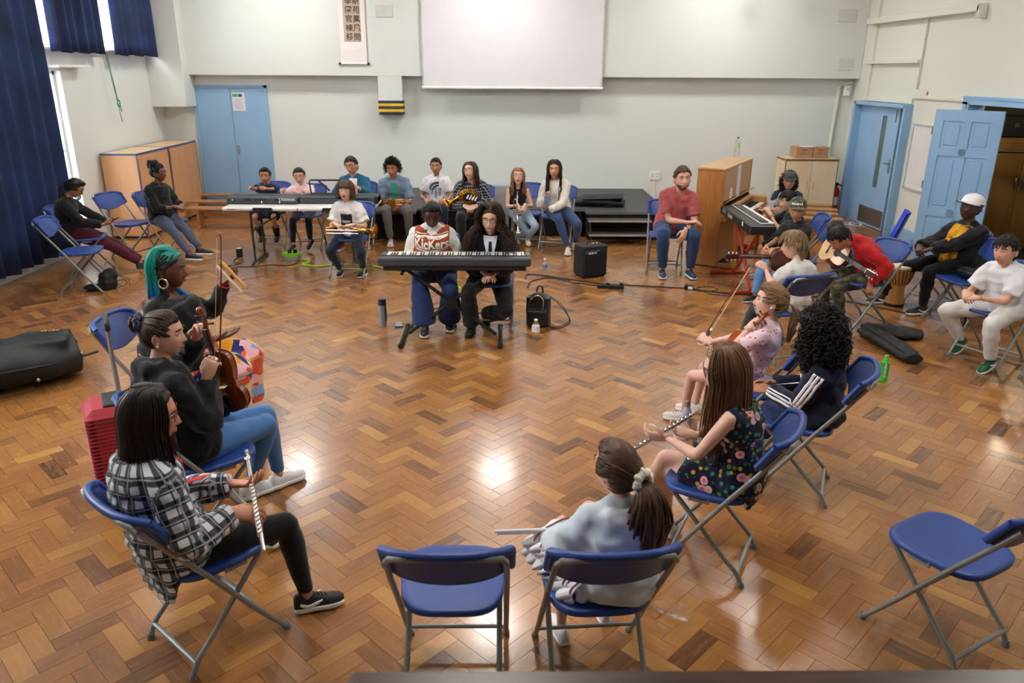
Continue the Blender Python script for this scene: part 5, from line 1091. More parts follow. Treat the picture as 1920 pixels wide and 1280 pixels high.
# ---------------------------------------------------------------- clothing fabrics
def cloth(name, c, kind='plain', c2=None, c3=None, rough=.85, sheen=.15):
    if name in MT: return MT[name]
    k = NT(name); at = k.a('Attribute', attribute_name='puv').outputs['Vector']; tc = k.a('TexCoord').outputs['Object']
    no = k.a('TexNoise', i_Vector=tc, i_Scale=14., i_Detail=5.); fine = k.a('TexNoise', i_Vector=tc, i_Scale=420., i_Detail=2.)
    l = lin(c); d = tuple(x*.72 for x in l[:3])+(1,); u = tuple(min(1, x*1.18) for x in l[:3])+(1,); col = k.mix(no.outputs['Fac'], d, u)
    h = fine.outputs['Fac']; st = .25
    sp = k.a('SeparateXYZ', i_Vector=at).outputs
    def band(src, period, lo): return k.math('LESS_THAN', k.math('FRACT', k.math('DIVIDE', src, period)), lo)
    if kind == 'plaid':
        P = c3 or .055; a, b_ = band(sp[0], P, .5), band(sp[1], P, .5); s_ = k.math('MULTIPLY', k.math('ADD', a, b_), .5)
        col = k.ramp(s_, [(0, '0E0F12'), (.5, '46484E'), (1, 'D2D4D8')]); n1 = k.math('MAXIMUM', k.math('MULTIPLY', band(k.math('ADD', sp[0], P*.2), P, .09), 1.), band(k.math('ADD', sp[1], P*.2), P, .09)); col = k.mix(k.math('MULTIPLY', n1, .35), col, lin('E8E8EA'))
    elif kind == 'check':
        P = c3 or .03; n1 = k.math('MAXIMUM', band(sp[0], P, .14), band(sp[1], P, .14)); col = k.mix(n1, col, lin(c2))
    elif kind == 'rib': w_ = k.math('SINE', k.math('MULTIPLY', sp[0], 430.)); h = w_; st = .5; col = k.mix(k.math('MULTIPLY_ADD', w_, .25, .3), col, d)
    elif kind == 'floral':
        v1 = k.a('TexVoronoi', i_Vector=tc, i_Scale=17.); v2 = k.a('TexVoronoi', i_Vector=tc, i_Scale=38.)
        r2 = k.a('SeparateColor', i_Color=v2.outputs['Color']).outputs; m2 = k.math('MULTIPLY', k.math('LESS_THAN', v2.outputs['Distance'], .40), k.math('GREATER_THAN', r2[0], .35))
        col = k.mix(m2, lin(c), k.ramp(r2[1], [(0, '1D6B5A'), (.3, '2E8C7C'), (.55, '5C7A2A'), (.75, 'C89A38'), (1, '7A9ACB')], 'CONSTANT'))
        r1 = k.a('SeparateColor', i_Color=v1.outputs['Color']).outputs; m1 = k.math('MULTIPLY', k.math('LESS_THAN', v1.outputs['Distance'], .36), k.math('GREATER_THAN', r1[0], .45))
        col = k.mix(m1, col, k.mix(k.math('LESS_THAN', v1.outputs['Distance'], .17), k.ramp(r1[1], [(0, 'E7A7B0'), (.4, 'F0B4A0'), (.7, 'E6B8D8')], 'CONSTANT'), lin('D8607A')))
    elif kind == 'patch':
        uv = k.a('Mapping', i_Vector=at, i_Scale=(9, 10, 3)); v1 = k.a('TexVoronoi', i_Vector=uv.outputs[0], i_Scale=1.6, distance='CHEBYCHEV'); r1 = k.a('SeparateColor', i_Color=v1.outputs['Color']).outputs
        col = k.ramp(r1[0], [(0, '1E2A66'), (.17, '7EA0CC'), (.34, 'D8542A'), (.5, 'E8A020'), (.64, 'DCC08A'), (.78, 'C83828'), (.9, 'E8B0B8')], 'CONSTANT')
    elif kind == 'camo':
        n1 = k.a('TexNoise', i_Vector=tc, i_Scale=11., i_Detail=3.); col = k.ramp(n1.outputs['Fac'], [(0, '2C2E22'), (.42, '4C4A38'), (.52, '6A6448'), (.6, '38392C')], 'CONSTANT')
    elif kind == 'dots':
        v1 = k.a('TexVoronoi', i_Vector=tc, i_Scale=34., i_Randomness=.6); col = k.mix(k.math('LESS_THAN', v1.outputs['Distance'], .24), col, lin(c2))
    elif kind == 'denim': h = fine.outputs['Fac']; col = k.mix(k.math('MULTIPLY', fine.outputs['Fac'], .5), col, tuple(min(1, x*1.9+.02) for x in l[:3])+(1,))
    elif kind == 'leopard':
        v1 = k.a('TexVoronoi', i_Vector=tc, i_Scale=110., feature='DISTANCE_TO_EDGE'); col = k.mix(k.math('LESS_THAN', v1.outputs['Distance'], .10), col, lin(c2))
    elif kind == 'tie': n1 = k.a('TexNoise', i_Vector=tc, i_Scale=18.); col = k.ramp(n1.outputs['Fac'], [(.35, '2A3E86'), (.5, '6A9ACB'), (.6, 'B070A8'), (.7, 'D8DCEC')])
    k.l(col, 'Base Color'); k.b.inputs['Roughness'].default_value = rough; k.b.inputs['Sheen Weight'].default_value = sheen; k.b.inputs['Sheen Roughness'].default_value = .5; k.b.inputs['Specular IOR Level'].default_value = .25
    n3 = k.a('TexNoise', i_Vector=tc, i_Scale=26., i_Detail=3.); hh = k.math('ADD', k.math('MULTIPLY', h, .12), n3.outputs['Fac']); k.bump(hh, st+.15, .006)
    MT[name] = k.m; return k.m
BLK = cloth('black_cloth', '141416'); JEAN = cloth('blue_denim', '2A4468', 'denim'); LJEAN = cloth('light_denim', '5C86B4', 'denim'); DJEAN = cloth('dark_denim', '161F33', 'denim'); WHT = cloth('white_cotton', 'E2E0DE')
def lap(k, y=.34, z=.64, x=.05, **kw): return dict(p=(k*x, y, z), **kw)
LAPH = lambda y=.33, z=.64, x=.045: {1: dict(p=(x+.03, y, z), d=(-.85, .35, -.25), n=(-.2, -.35, -.9), curl=.5), -1: dict(p=(-x-.03, y, z), d=(.85, .35, -.3), n=(.2, -.35, -.9), curl=.5)}
def hairp(kind, **kw): return dict(kind=kind, **kw)
def capobj(pp, c, brim=0., bw=.075, logo=None, flat=False, name='cap'):
    """baseball cap in head space: crown, brim, button"""
    Hs = pp['Hs']; T = pp['TH']; b = B(); b.T = T; m = c if not isinstance(c, str) else mat('cap_'+c, c, .75, var=.1, bump=.2)
    P = []
    def cr(u, v):
        a = 2*PI*u; e = v*PI/2; r = math.cos(e)**(.55 if flat else .8); return (math.sin(a)*.088*Hs*r, math.cos(a)*.106*Hs*r-.006*Hs, (.048+.086*math.sin(e)**(.8 if flat else 1))*Hs)
    b.grid(lambda u, v: cr(u, v*.985), 28, 10, wrap=True); b.tube([cr(u, 0) for u in np.linspace(0, 1, 24, endpoint=False)], .004*Hs, 6, closed=True); o = b.build(name, m, pp['root'], sharp=180)
    b = B(); b.T = T @ Matrix.Rotation(brim, 4, 'Z')
    def br(u, v):
        a = (u-.5)*PI*1.0; r0 = 1; y0 = math.cos(a)*.104*Hs; x0 = math.sin(a)*.086*Hs; y1 = y0+bw*Hs*math.cos(a)**.6 if abs(a) < 1.57 else y0; return (x0*(1+.04*v), (y0+(bw*Hs*max(0, math.cos(a))**.55)*v)-.006*Hs, (.052-.004*v-(0 if flat else .014)*abs(math.sin(a))**2*v)*Hs)
    b.grid(br, 19, 6); b.grid(lambda u, v: tuple(V(br(1-u, v))-V((0, 0, .004*Hs))), 19, 6); b.build('brim', m, o, sharp=180)
    b = B(); b.T = T; b.sph((0, -.006*Hs,   .135*Hs), (.007*Hs, .007*Hs, .004*Hs), 0, 8, 6); b.build('button', m, o, sharp=180)
    if logo: b = B(); b.T = T @ Matrix.Rotation(brim, 4, 'Z'); b.lathe([(0, 0), (.02*Hs, 0), (.02*Hs, .002), (0, .002)], 14, T=Matrix.Translation((0, .100*Hs, .075*Hs)) @ Matrix.Rotation(R(-76), 4, 'X')); b.build('badge', mat('badge_'+logo, logo, .6, var=.05), o)
    return o
# ---------------------------------------------------------------- the people
# left side of the hall
p = person('mask', 'person in black jumper and maroon trousers, mask under chin, holding a phone', (-5.0, 8.95), -72, s=0.89, lean=(-4, 0), slouch=22, head=(0, -34, 0), skin='B07C5E',
    top=dict(kind='long', mat=BLK, e=.02, hem=-.06, name='jumper'), bottom=dict(mat=cloth('maroon_cotton', '4E1424'), e=.018), shoes=('17171A', '2A2A2C'), hairc='14100E', hr=hairp('pony', L=.34, r=.008, n=110, vol=.03, tail=(0, -.10, -.04)), glasses='302420',
    hands={1: dict(w=(-4.65, 8.90, .60), d=(-.5, .8, .1), n=(-.5, 0, .8), curl=.7), -1: dict(w=(-4.64, 9.03, .59), d=(.5, .8, .1), n=(.5, 0, .8), curl=.7)}, feet={1: ('w', -4.24, 9.08, 0), -1: ('w', -4.28, 9.2, 0)})
b = B(); b.T = p['TH']; Hs = p['Hs']
b.grid(lambda u, v: ((u-.5)*.135*Hs*(1-.25*v), (.098-.9*((u-.5)*.9)**2*.16)*Hs+.012*Hs*math.sin(v*PI), (-.052-.062*v)*Hs), 13, 7); mk = b.build('face_mask', mat('mask_blue', 'A8C0D8', .7), p['root'], 180)
b = B(); b.T = p['TH']
for k in (-1, 1): b.tube([(k*.064*Hs, .05*Hs, -.06*Hs), (k*.078*Hs, .0, -.02*Hs), (k*.08*Hs, -.02*Hs, .02*Hs)], .0015, 5)
b.build('ear_loop', M_white, mk)
person('blackw', 'person in black shirt and grey trousers with wrapped-up dark hair, beside the wooden cabinets', (-4.42, 9.96), -110, s=0.92, torso_len=0.97, lean=(-2, 0), slouch=10, head=(16, -3, 0), skin='7C5040',
    top=dict(kind='three', mat=BLK, e=.022, hem=-.08, eh=.01, collar=True, belly=.03), bottom=dict(mat=cloth('slate_trousers', '4C5266'), e=.010), shoes=('15161A', 'E4E6EA'), hairc='0E0C0C', hr=hairp('bun', r=.011, n=110, tail=(0, -.075, .085)), glasses='5A4A40', g=1.08,
    hands=LAPH(.30, .66), feet={1: ('w', -3.80, 9.40, 0, 15), -1: ('w', -3.66, 9.50, 0, 15)})
# headwrap-like piled hair
pp = PEOPLE['blackw']; b = B(); b.T = pp['TH']; rs = random.Random(3); Hs = pp['Hs']
for i in range(40):
    a = i/40*6.28; q = [(math.cos(a+k*.35)*(.055+.014*math.sin(k*1.3+i))*Hs, -.06*Hs+math.sin(a+k*.35)*(.05+.012*math.cos(k+i))*Hs, (.075+.07*k/5+.012*math.sin(i*2.1))*Hs) for k in range(6)]; lock(b, q, .014*Hs, 5, sm=2)
b.build('hair_knot', hair_mat('0E0C0C'), pp['root'], 180)
p = person('teal', 'person with long teal and blue braids and a patchwork skirt, arm outstretched', (-2.18, 4.72), -88, s=1.0, torso_len=0.97, g=1.38, lean=(3, 0), slouch=6, head=(-4, -4, 0), hs=1.08, skin='6A4030', wide=1.06,
    top=dict(kind='long', sleeve=1.9, mat=cloth('black_top', '121318'), e=.012, hem=-.04, belly=.05, bust=.07, neck=.46), bottom=dict(kind='skirt', len=1.75, mat=cloth('patchwork_cloth', '888888', 'patch'), e=-.004, name='skirt'), shoes=('222222', '303030'), hairc='0D6F66', mouth='8A4A42', near=True, nose=1.1, lips=1.3,
    hr=hairp('braids', L=.60, r=.0085, n=260, vol=.03, front=False, curl=.012, mat=hair_mat('0C7C70', '1668C8', .86, 1.10, .4)),
    hands={1: dict(w=(-1.80, 4.56, .72), dw=(.85, .2, .25), nw=(0, 0, 1), curl=.15), -1: dict(w=(-1.86, 4.98, .965), dw=(.75, -.05, .55), nw=(-.55, .1, .8), curl=.55, pole=(-.3, -.2, -.9))}, feet={1: (.13, .40), -1: (-.10, .42)})
b = B(); b.T = p['TH']; Hs = p['Hs']
er = [(.083*Hs, -.002*Hs+math.cos(t)*.026*Hs, -.066*Hs+math.sin(t)*.028*Hs) for t in np.linspace(0, 6.28, 20, endpoint=False)]; b.tube(er, [.0052*Hs*(1.25 if i % 3 == 0 else .9) for i in range(20)], 7, closed=True); b.build('hoop_earring', mat('pale_gold', 'E6DCC6', .25, .7, var=0), p['root'], 180)
b = B(); rs = random.Random(9)
for i in range(16):
    a = rs.uniform(.55, 2.2); P0 = scalp(a, rs.uniform(.3, .95), Hs, .01*Hs, 1.06); P1 = scalp(a+.9, .15, Hs, .018*Hs, 1.06); b.tube([p['TH'] @ P0, p['TH'] @ scalp(a+.4, .5, Hs, .016*Hs, 1.06), p['TH'] @ P1], [.006*Hs]*3, 6, sm=5)
b.build('cornrow', hair_mat('16201F'), p['root'], 180)
b = B(); W_ = p['WR'][-1]; D_ = (p['WR'][-1]-p['EL'][-1]).normalized(); x_, y_, _ = frame(D_)
b.tube([W_-D_*.012+(x_*math.cos(t)+y_*math.sin(t))*.035 for t in np.linspace(0, 6.28, 14, endpoint=False)], .005, 6, closed=True); b.build('red_wristband', mat('wrist_red', 'C8202C', .5, var=0), p['root'], 180)
b = B(); b.tube([p['NB']+V(q) for q in ((-.09, .03, .02), (-.13, .12, -.08), (-.14, .18, -.22), (-.13, .2, -.34))], [.014, .016, .014, .008], 7, sm=4); b.build('front_braid', hair_mat('1470C8'), p['root'], 180)
p = person('viol', 'violinist in black hoodie and blue jeans with a hair bun, holding violin and bow', (-1.60, 3.56), -52, s=.97, lean=(-11, -5), slouch=10, head=(-32, -3, 0), skin='D2A48C', near=True,
    top=dict(kind='hoodie', mat=cloth('black_fleece', '121317'), e=.03, hem=-.08, eh=.02, name='hoodie', noise=.012), bottom=dict(kind='legging', mat=cloth('mid_denim', '3E679A', 'denim'), e=.006, name='jeans'), shoes=('DADADA', 'F0F0F0', None, 'F4F4F4'), hairc='3A281E', hr=hairp('bun', r=.005, n=330, tail=(0, -.098, .052)),
    hands={1: dict(w=(-1.475, 3.55, .865), dw=(.3, .25, .85), nw=(.2, .8, -.1), curl=.85, pole=(.5, -.5, -.7)), -1: dict(w=(-1.60, 3.80, 1.0), dw=(.45, -.3, .75), nw=(.5, -.6, 0), curl=.8)}, thigh=1.06, feet={1: ('w', -1.40, 3.90, 0, 8), -1: ('w', -1.27, 4.02, 0, 8)})
b = B(); b.T = p['TH']; Hs = p['Hs']; T_ = V((0, -.104*Hs, .055*Hs))
for i in range(26):
    a = i/26*6.283; q = [T_+V((math.cos(a)*.026*Hs, .004*Hs, math.sin(a)*.026*Hs)), T_+V((math.cos(a+.1)*.044*Hs, -.004*Hs+.006*math.sin(i*2.4)*Hs, math.sin(a+.1)*.044*Hs)), T_+V((math.cos(a+.2)*.028*Hs, -.014*Hs, math.sin(a+.2)*.028*Hs))]; b.tube(q, [.008*Hs, .011*Hs, .008*Hs], 6, sm=2)
b.build('scrunchie', mat('navy_velvet', '1C2258', .7, sheen=.5), p['root'], 180)
b = B(); b.T = p['TH']; b.sph((.084*Hs, -.006*Hs, -.036*Hs), .006*Hs, 0, 8, 6); b.build('earring', mat('pearl', 'EDE6DA', .25, var=0), p['root'], 180)
chest_mark(p, strokes(.15, .04, 7, 3), mat('hood_print', 'B8BCC4', .7, var=0), up=.36, side=-.02); chest_mark(p, strokes(.12, .02, 9, 5), mat('hood_print', 'B8BCC4'), up=.315, side=-.02)
p = person('plaid', 'flautist in black and white plaid shirt and black leggings, front left', (-1.33, 2.68), -43, s=0.94, lean=(-9, 0), slouch=12, head=(-26, -8, 0), skin='C4886C', near=True,
    top=dict(kind='long', mat=cloth('plaid_flannel', '111215', 'plaid', 'A4A6AC', .058), e=.026, hem=-.10, eh=.03, drape=.13, collar=True, noise=.010, name='plaid_shirt'), bottom=dict(kind='legging', mat=BLK, e=.006, name='leggings'), shoes=('141416', 'E6E6E6', 'F0F0F0', '141416'), hairc='261A14', glasses='5A2430',
    hr=hairp('long', L=.26, r=.0048, n=620, vol=.02, body=.55, curl=.006), mouth='A05A50',
    hands={-1: dict(w=(-1.13, 2.85, .675), dw=(.8, -.2, .1), nw=(.2, .25, .9), curl=.5, thumb=.2), 1: dict(w=(-1.075, 2.66, .655), dw=(.85, .0, -.05), nw=(0, .3, -.85), curl=.6)}, feet={1: ('w', -.83, 2.91, 0, -28), -1: ('w', -1.14, 3.46, 0)})
b = B(); t = bvh(p['top'].data); decal('red_undershirt', plate(.075, .30, 14, 40), t, p['sp'][3].lerp(p['sp'][4], .2), p['Ft'], p['uT'], cloth('red_jersey', 'C8202A'), p['top'], .004)
# front of the circle
p = person('pony', 'child in pale blue ruffled top with ponytail and cream scrunchie, seen from behind', (0.44, 2.45), 14, s=0.74, torso_len=.88, lean=(8, 3), slouch=6, head=(26, -2, 0), hs=1.06, skin='D8A894', near=True, g=1.05,
    top=dict(kind='three', sleeve=1.45, mat=cloth('pale_blue_knit', 'C4CDD4', rough=.95, sheen=.4), e=.03, hem=-.08, eh=.02, cuff=.03, noise=.01, name='knit_top'), bottom=dict(kind='skirt', len=.75, mat=cloth('white_ruffle', 'E8E6E6'), e=.03, noise=.022, ns=30, name='skirt'), shoes=('DCDCE0', 'F0F0F0'), hairc='4E3324',
    hr=hairp('pony', L=.35, r=.0052, n=520, vol=.078, tail=(.015, -.10, -.02), curl=.018), hands={-1: dict(w=(.235, 2.70, .555), d=(.2, .8, -.1), n=(.6, 0, -.7), curl=.9), 1: dict(w=(.42, 2.80, .58), d=(-.5, .7, 0), n=(-.3, 0, -.8), curl=.9)}, feet={1: (.10, .36), -1: (-.12, .28)})
for j in range(7):
    b = B(); y0 = -.05+.058*j; zc = p['hip'].z-.01
    def rf(u, v, y0=y0, j=j, zc=zc):
        a = -PI*.62+PI*1.24*u; w_ = 1+.055*math.sin(u*52+j)*(v**.7); r_ = (.165+.006*j+.04*v)*w_; return (math.sin(a)*r_-.035, y0+.055*v+.012*math.sin(u*41+j*2)*v, zc+math.cos(a)*r_*.50-.05*v)
    b.grid(rf, 120, 6); b.grid(lambda u, v: tuple(V(rf(1-u, v))-V((0, .004, .003))), 120, 6); b.build('ruffle', cloth('white_ruffle', 'E8E6E6'), p['root'], 180)
    b = B(); b.tube([V(rf(u, .15))+V((0, .0, .004)) for u in np.linspace(0, 1, 60)], .0035, 5); b.build('embroidery', mat('red_embroidery', '9A3A4A', .8, var=.5, vs=60), p['root'], 180)
b = B(); b.T = p['TH']; Hs = p['Hs']; T_ = V((.015, -.112*Hs, -.022*Hs)); rs = random.Random(5)
for i in range(24):
    a = i/24*6.283; e1 = (math.cos(a), .15*math.sin(a), math.sin(a)); q = [T_+V(e1)*.026*Hs, T_+V(e1)*.046*Hs*(1+.15*math.sin(i*2.3))+V((0, -.008*Hs, 0)), T_+V(e1)*.028*Hs+V((0, -.02*Hs, 0))]; b.tube(q, [.009*Hs, .012*Hs, .009*Hs], 6, sm=2)
b.build('scrunchie', mat('cream_scrunchie', 'E6DED0', .9, sheen=.5), p['root'], 180)
p = person('floral', 'flautist in navy floral dress with very long brown hair and leopard headband', (1.13, 3.24), 60, s=0.84, lean=(8, 0), slouch=8, head=(20, -10, 0), hs=1.05, skin='DDB4A0', near=True,
    top=dict(kind='none', mat=cloth('floral_dress', '14142C', 'floral'), e=.016, hem=-.08, eh=.03, neck=.45, drape=.05, noise=.01, name='dress'), bottom=dict(kind='skirt', len=.62, mat=cloth('floral_dress', '14142C'), e=.02, noise=.014, name='dress_skirt'), shoes=('D8D4CC', 'EEEEEE'), hairc='6A4630', glasses='5A4A44',
    hr=hairp('long', L=.40, r=.0048, n=700, vol=.03, body=.75, curl=.008), hands={-1: dict(w=(.80, 3.36, .635), dw=(-.6, .25, -.05), nw=(.3, .8, .5), curl=.55), 1: dict(w=(.965, 3.50, .58), dw=(-.85, .1, .2), nw=(0, -.4, .8), curl=.4)}, feet={1: ('w', .62, 3.42, .10), -1: ('w', .83, 3.52, 0)})
b = B(); b.T = p['TH']; Hs = p['Hs']; q = [(math.sin(t)*.089*Hs, .035*Hs+.02*Hs*math.cos(t), math.cos(t)*.122*Hs) for t in np.linspace(-1.7, 1.7, 21)]; b.tube(q, [(.004*Hs, .014*Hs)]*21, 8, ref=(0, 1, 0)); b.build('headband', cloth('leopard_print', 'C8A47C', 'leopard', '2A1A12'), p['root'], 180)
p = person('curly', 'child with big dark curly hair in navy top with three white sleeve stripes', (1.8, 3.95), 64, s=0.8, torso_len=.9, lean=(6, 0), slouch=10, head=(8, -8, 0), hs=1.06, skin='B8805E', near=True,
    top=dict(kind='hoodie', mat=cloth('navy_fleece', '141A30'), e=.026, hem=-.06, eh=.02, name='sweatshirt', noise=.011), bottom=dict(mat=cloth('navy_joggers', '171B2C'), e=.016), shoes=('222228', 'E0E0E0'), hairc='1A120D',
    hr=hairp('afro', L=.185, r=.0034, n=2000, curl=.010), hands={-1: dict(w=(1.545, 4.06, .585), d=(.1, .9, 0), n=(.4, 0, -.8), curl=.5), 1: dict(w=(1.60, 4.18, .585), d=(-.1, .9, 0), n=(-.4, 0, -.8), curl=.5)}, feet={1: ('w', 1.32, 4.36, 0), -1: ('w', 1.26, 4.12, 0)})
t = bvh(p['top'].data); b = B()
for k in (-1,):
    S, E, W_ = p['SJ'][k], p['EL'][k], p['WR'][k]; d0 = (E-S).normalized(); out = (V((k*1., -.1, .25))).normalized()
    for j in (-1, 0, 1):
        pts = []
        for tt in np.linspace(.0, 1.9, 30):
            c = S.lerp(E, tt) if tt < 1 else E.lerp(W_, tt-1); dd = (E-S if tt < 1 else W_-E).normalized(); oo = (out-dd*out.dot(dd)).normalized(); sd_ = dd.cross(oo).normalized(); ray = (oo+sd_*j*.38).normalized(); h, n_, _, _ = t.ray_cast(c+ray*.25, -ray)
            if h is not None: pts.append(h+ray*.001)
        b.tube(pts, [(.0095, .003)]*len(pts), 6, ref=tuple(out), sm=0)
b.build('sleeve_stripes', mat('stripe_white', 'EDEDED', .7, var=0), p['top'], 180)
chest_mark(p, strokes(.16, .055, 5, 8), mat('stripe_white', 'EDEDED'), up=.34, side=-.05); chest_plate(p, .15, .014, mat('stripe_white', 'EDEDED'), up=.29, side=-.05)
p = person('pinkv', 'young violinist in pink dotted T-shirt and denim shorts, bow upright', (1.57, 4.57), 58, s=.80, thigh=1.1, lean=(-19, 0), slouch=6, head=(14, 3, 0), hs=1.06, skin='E2B8A6', near=True,
    top=dict(kind='tee', mat=cloth('pink_dots', 'EFCFD8', 'dots', 'C84A70'), e=.012, hem=-.03), bottom=dict(len=.62, mat=cloth('shorts_denim', '2C4258', 'denim'), e=.016, name='shorts'), shoes=('D8CFC8', 'F0ECE8', None, 'C04070'), hairc='7A5A3C',
    hr=hairp('pony', L=.24, r=.005, n=300, vol=.03, tail=(0, -.10, .0), curl=.006), hands={1: dict(w=(1.385, 4.80, .62), dw=(-.5, .55, .2), nw=(.5, .3, -.5), curl=.8), -1: dict(w=(1.515, 4.44, .84), dw=(.55, .1, .35), nw=(.3, .6, -.5), curl=.55, pole=(-.5, .1, -.9))}, feet={1: ('w', 1.34, 5.05, 0, 10), -1: ('w', 1.22, 4.90, .0, 10)})
# right side
p = person('blond', 'blond guitarist in white shirt and grey trousers, seen from behind', (2.45, 6.18), 38, s=0.8, torso_len=.92, lean=(0, 0), slouch=8, head=(26, -10, 0), hs=1.06, skin='E0B49E',
    top=dict(kind='tee', mat=cloth('white_linen', 'E0DCD4'), e=.022, hem=-.10, eh=.03, drape=.06), bottom=dict(mat=cloth('grey_cords', '4C4A48'), e=.016), shoes=('B8A8A0', 'E8E4E0', None, 'E8E8E8'), hairc='8A6F50', hr=hairp('short', L=.075, r=.006, n=480, fringe=.15),
    hands={-1: dict(w=(2.27, 6.42, .72), d=(-.1, .8, .4), n=(.3, .6, -.3), curl=.7), 1: dict(w=(2.60, 6.50, .66), d=(-.5, .7, 0), n=(-.3, 0, -.8), curl=.5)}, feet={1: ('w', 2.42, 6.82, 0), -1: ('w', 2.15, 6.60, 0)})
p = person('red', 'child in red hooded jacket and camouflage trousers bending over a guitar', (3.53, 7.08), 108, s=.86, lean=(40, 8), slouch=26, head=(0, -42, 0), hs=1.06, skin='B88060', hx=(0, .02),
    top=dict(kind='hoodie', mat=cloth('red_sweat', 'B4141C'), e=.03, hem=-.06, eh=.02, noise=.012, name='hooded_jacket'), bottom=dict(mat=cloth('camo_cotton', '4A4A38', 'camo'), e=.018), shoes=('28282A', 'D8D8D8'), hairc='14100E', hr=hairp('short', L=.045, r=.006, n=320),
    hands={1: dict(w=(3.17, 7.22, .70), dw=(-.1, -.45, -.7), nw=(.8, 0, -.2), curl=.5), -1: dict(w=(3.42, 6.86, .47), dw=(-.1, -.2, -.8), nw=(.6, .3, 0), curl=.6)}, feet={1: ('w', 3.16, 7.30, 0), -1: ('w', 3.26, 7.12, 0)})
t = bvh(p['top'].data); decal('tie_dye_shirt', plate(.12, .22, 8, 10), t, p['sp'][4], p['Ft'], p['uT'], cloth('tie_dye', '5080C0', 'tie'), p['top'], .004)
p = person('wcap', 'person in white cap, black jacket and yellow top sitting back with legs out', (4.6, 7.5), 108, s=0.95, g=1.16, torso_len=.9, lean=(-6, 0), slouch=10, head=(-4, 9, 0), hs=1.06, skin='4A2C22', nose=1.1, lips=1.3, mouth='7A4440',
    top=dict(kind='long', mat=cloth('black_jacket', '121214'), e=.034, hem=-.08, eh=.02, collar=True, belly=.03, name='jacket', noise=.012), bottom=dict(mat=cloth('black_trousers', '101012'), e=.012), shoes=('151518', 'DDDDDD', 'E8E8E8', '151518'), hairc='100C0B', hr=hairp('crop', L=.02, r=.006, n=60),
    hands={1: dict(w=(4.17, 7.50, .68), dw=(-.3, -.7, -.3), nw=(.4, 0, -.8), curl=.6), -1: dict(w=(4.20, 7.36, .68), dw=(-.4, .6, -.3), nw=(.4, 0, -.8), curl=.6)}, feet={1: ('w', 3.98, 7.78, 0, -14), -1: ('w', 4.20, 7.38, 0, -10)})
t = bvh(p['top'].data); decal('yellow_shirt', plate(.19, .36, 26, 44), t, p['sp'][2].lerp(p['sp'][3], .6), p['Ft'], p['uT'], cloth('yellow_cotton', 'C8920E'), p['top'], .004)
capobj(p, 'E4E2E2')
p = person('wboy', 'boy dressed all in white with green and white trainers, hands clasped', (4.18, 6.05), 116, s=0.87, torso_len=.92, lean=(18, 0), slouch=10, head=(4, -4, 0), hs=1.06, skin='D8A68C',
    top=dict(kind='tee', mat=cloth('white_tee', 'E4E4E8'), e=.026, hem=-.06, eh=.02, sleeve=.75, cuff=.02), bottom=dict(mat=cloth('white_joggers', 'DCDAD8'), e=.020), shoes=('0F5A3C', 'E6E6E4', 'EFEFEF', '0E4E34', True), hairc='1C1411', hr=hairp('short', L=.055, r=.006, n=380, fringe=.12),
    hands={1: dict(w=(3.80, 6.02, .62), dw=(-.25, -.8, -.2), nw=(.5, 0, -.7), curl=.75), -1: dict(w=(3.83, 5.90, .61), dw=(-.45, .6, -.1), nw=(.4, 0, -.7), curl=.75)}, feet={1: ('w', 3.99, 6.27, .03, 10, -14), -1: ('w', 3.97, 5.82, .02, 5, -12)})
# back row
p = person('kick', 'keyboard player in rust knitted vest over white sleeves', (-.655, 7.16), 180, s=.98, torso_len=0.95, g=1.30, lean=(10, 0), slouch=12, head=(8, -24, 0), hs=1.04, skin='4E2E24', mouth='6A3A38', nose=1.1, lips=1.25, wide=1.05,
    top=dict(kind='long', mat=cloth('white_knit', 'E4DED8'), e=.014, hem=-.02, roll=True, belly=.02, bust=.04), bottom=dict(mat=cloth('indigo_jeans', '1E3260', 'denim'), e=.016, flare=.07), shoes=('26262C', 'E0DED8', None, 'E8E8E8'), hairc='0F0C0B', hr=hairp('pony', L=.10, r=.006, n=130, vol=.02, tail=(-.03, -.10, .02)),
    hands={1: dict(p=(.10, .24, .71), d=(-.8, .3, 0), n=(0, -.3, -.9), curl=.3), -1: dict(p=(-.12, .25, .71), d=(.8, .3, 0), n=(0, -.3, -.9), curl=.3)}, feet={1: ('w', -.72, 6.72, 0), -1: ('w', -.50, 6.88, 0)})
b = B()
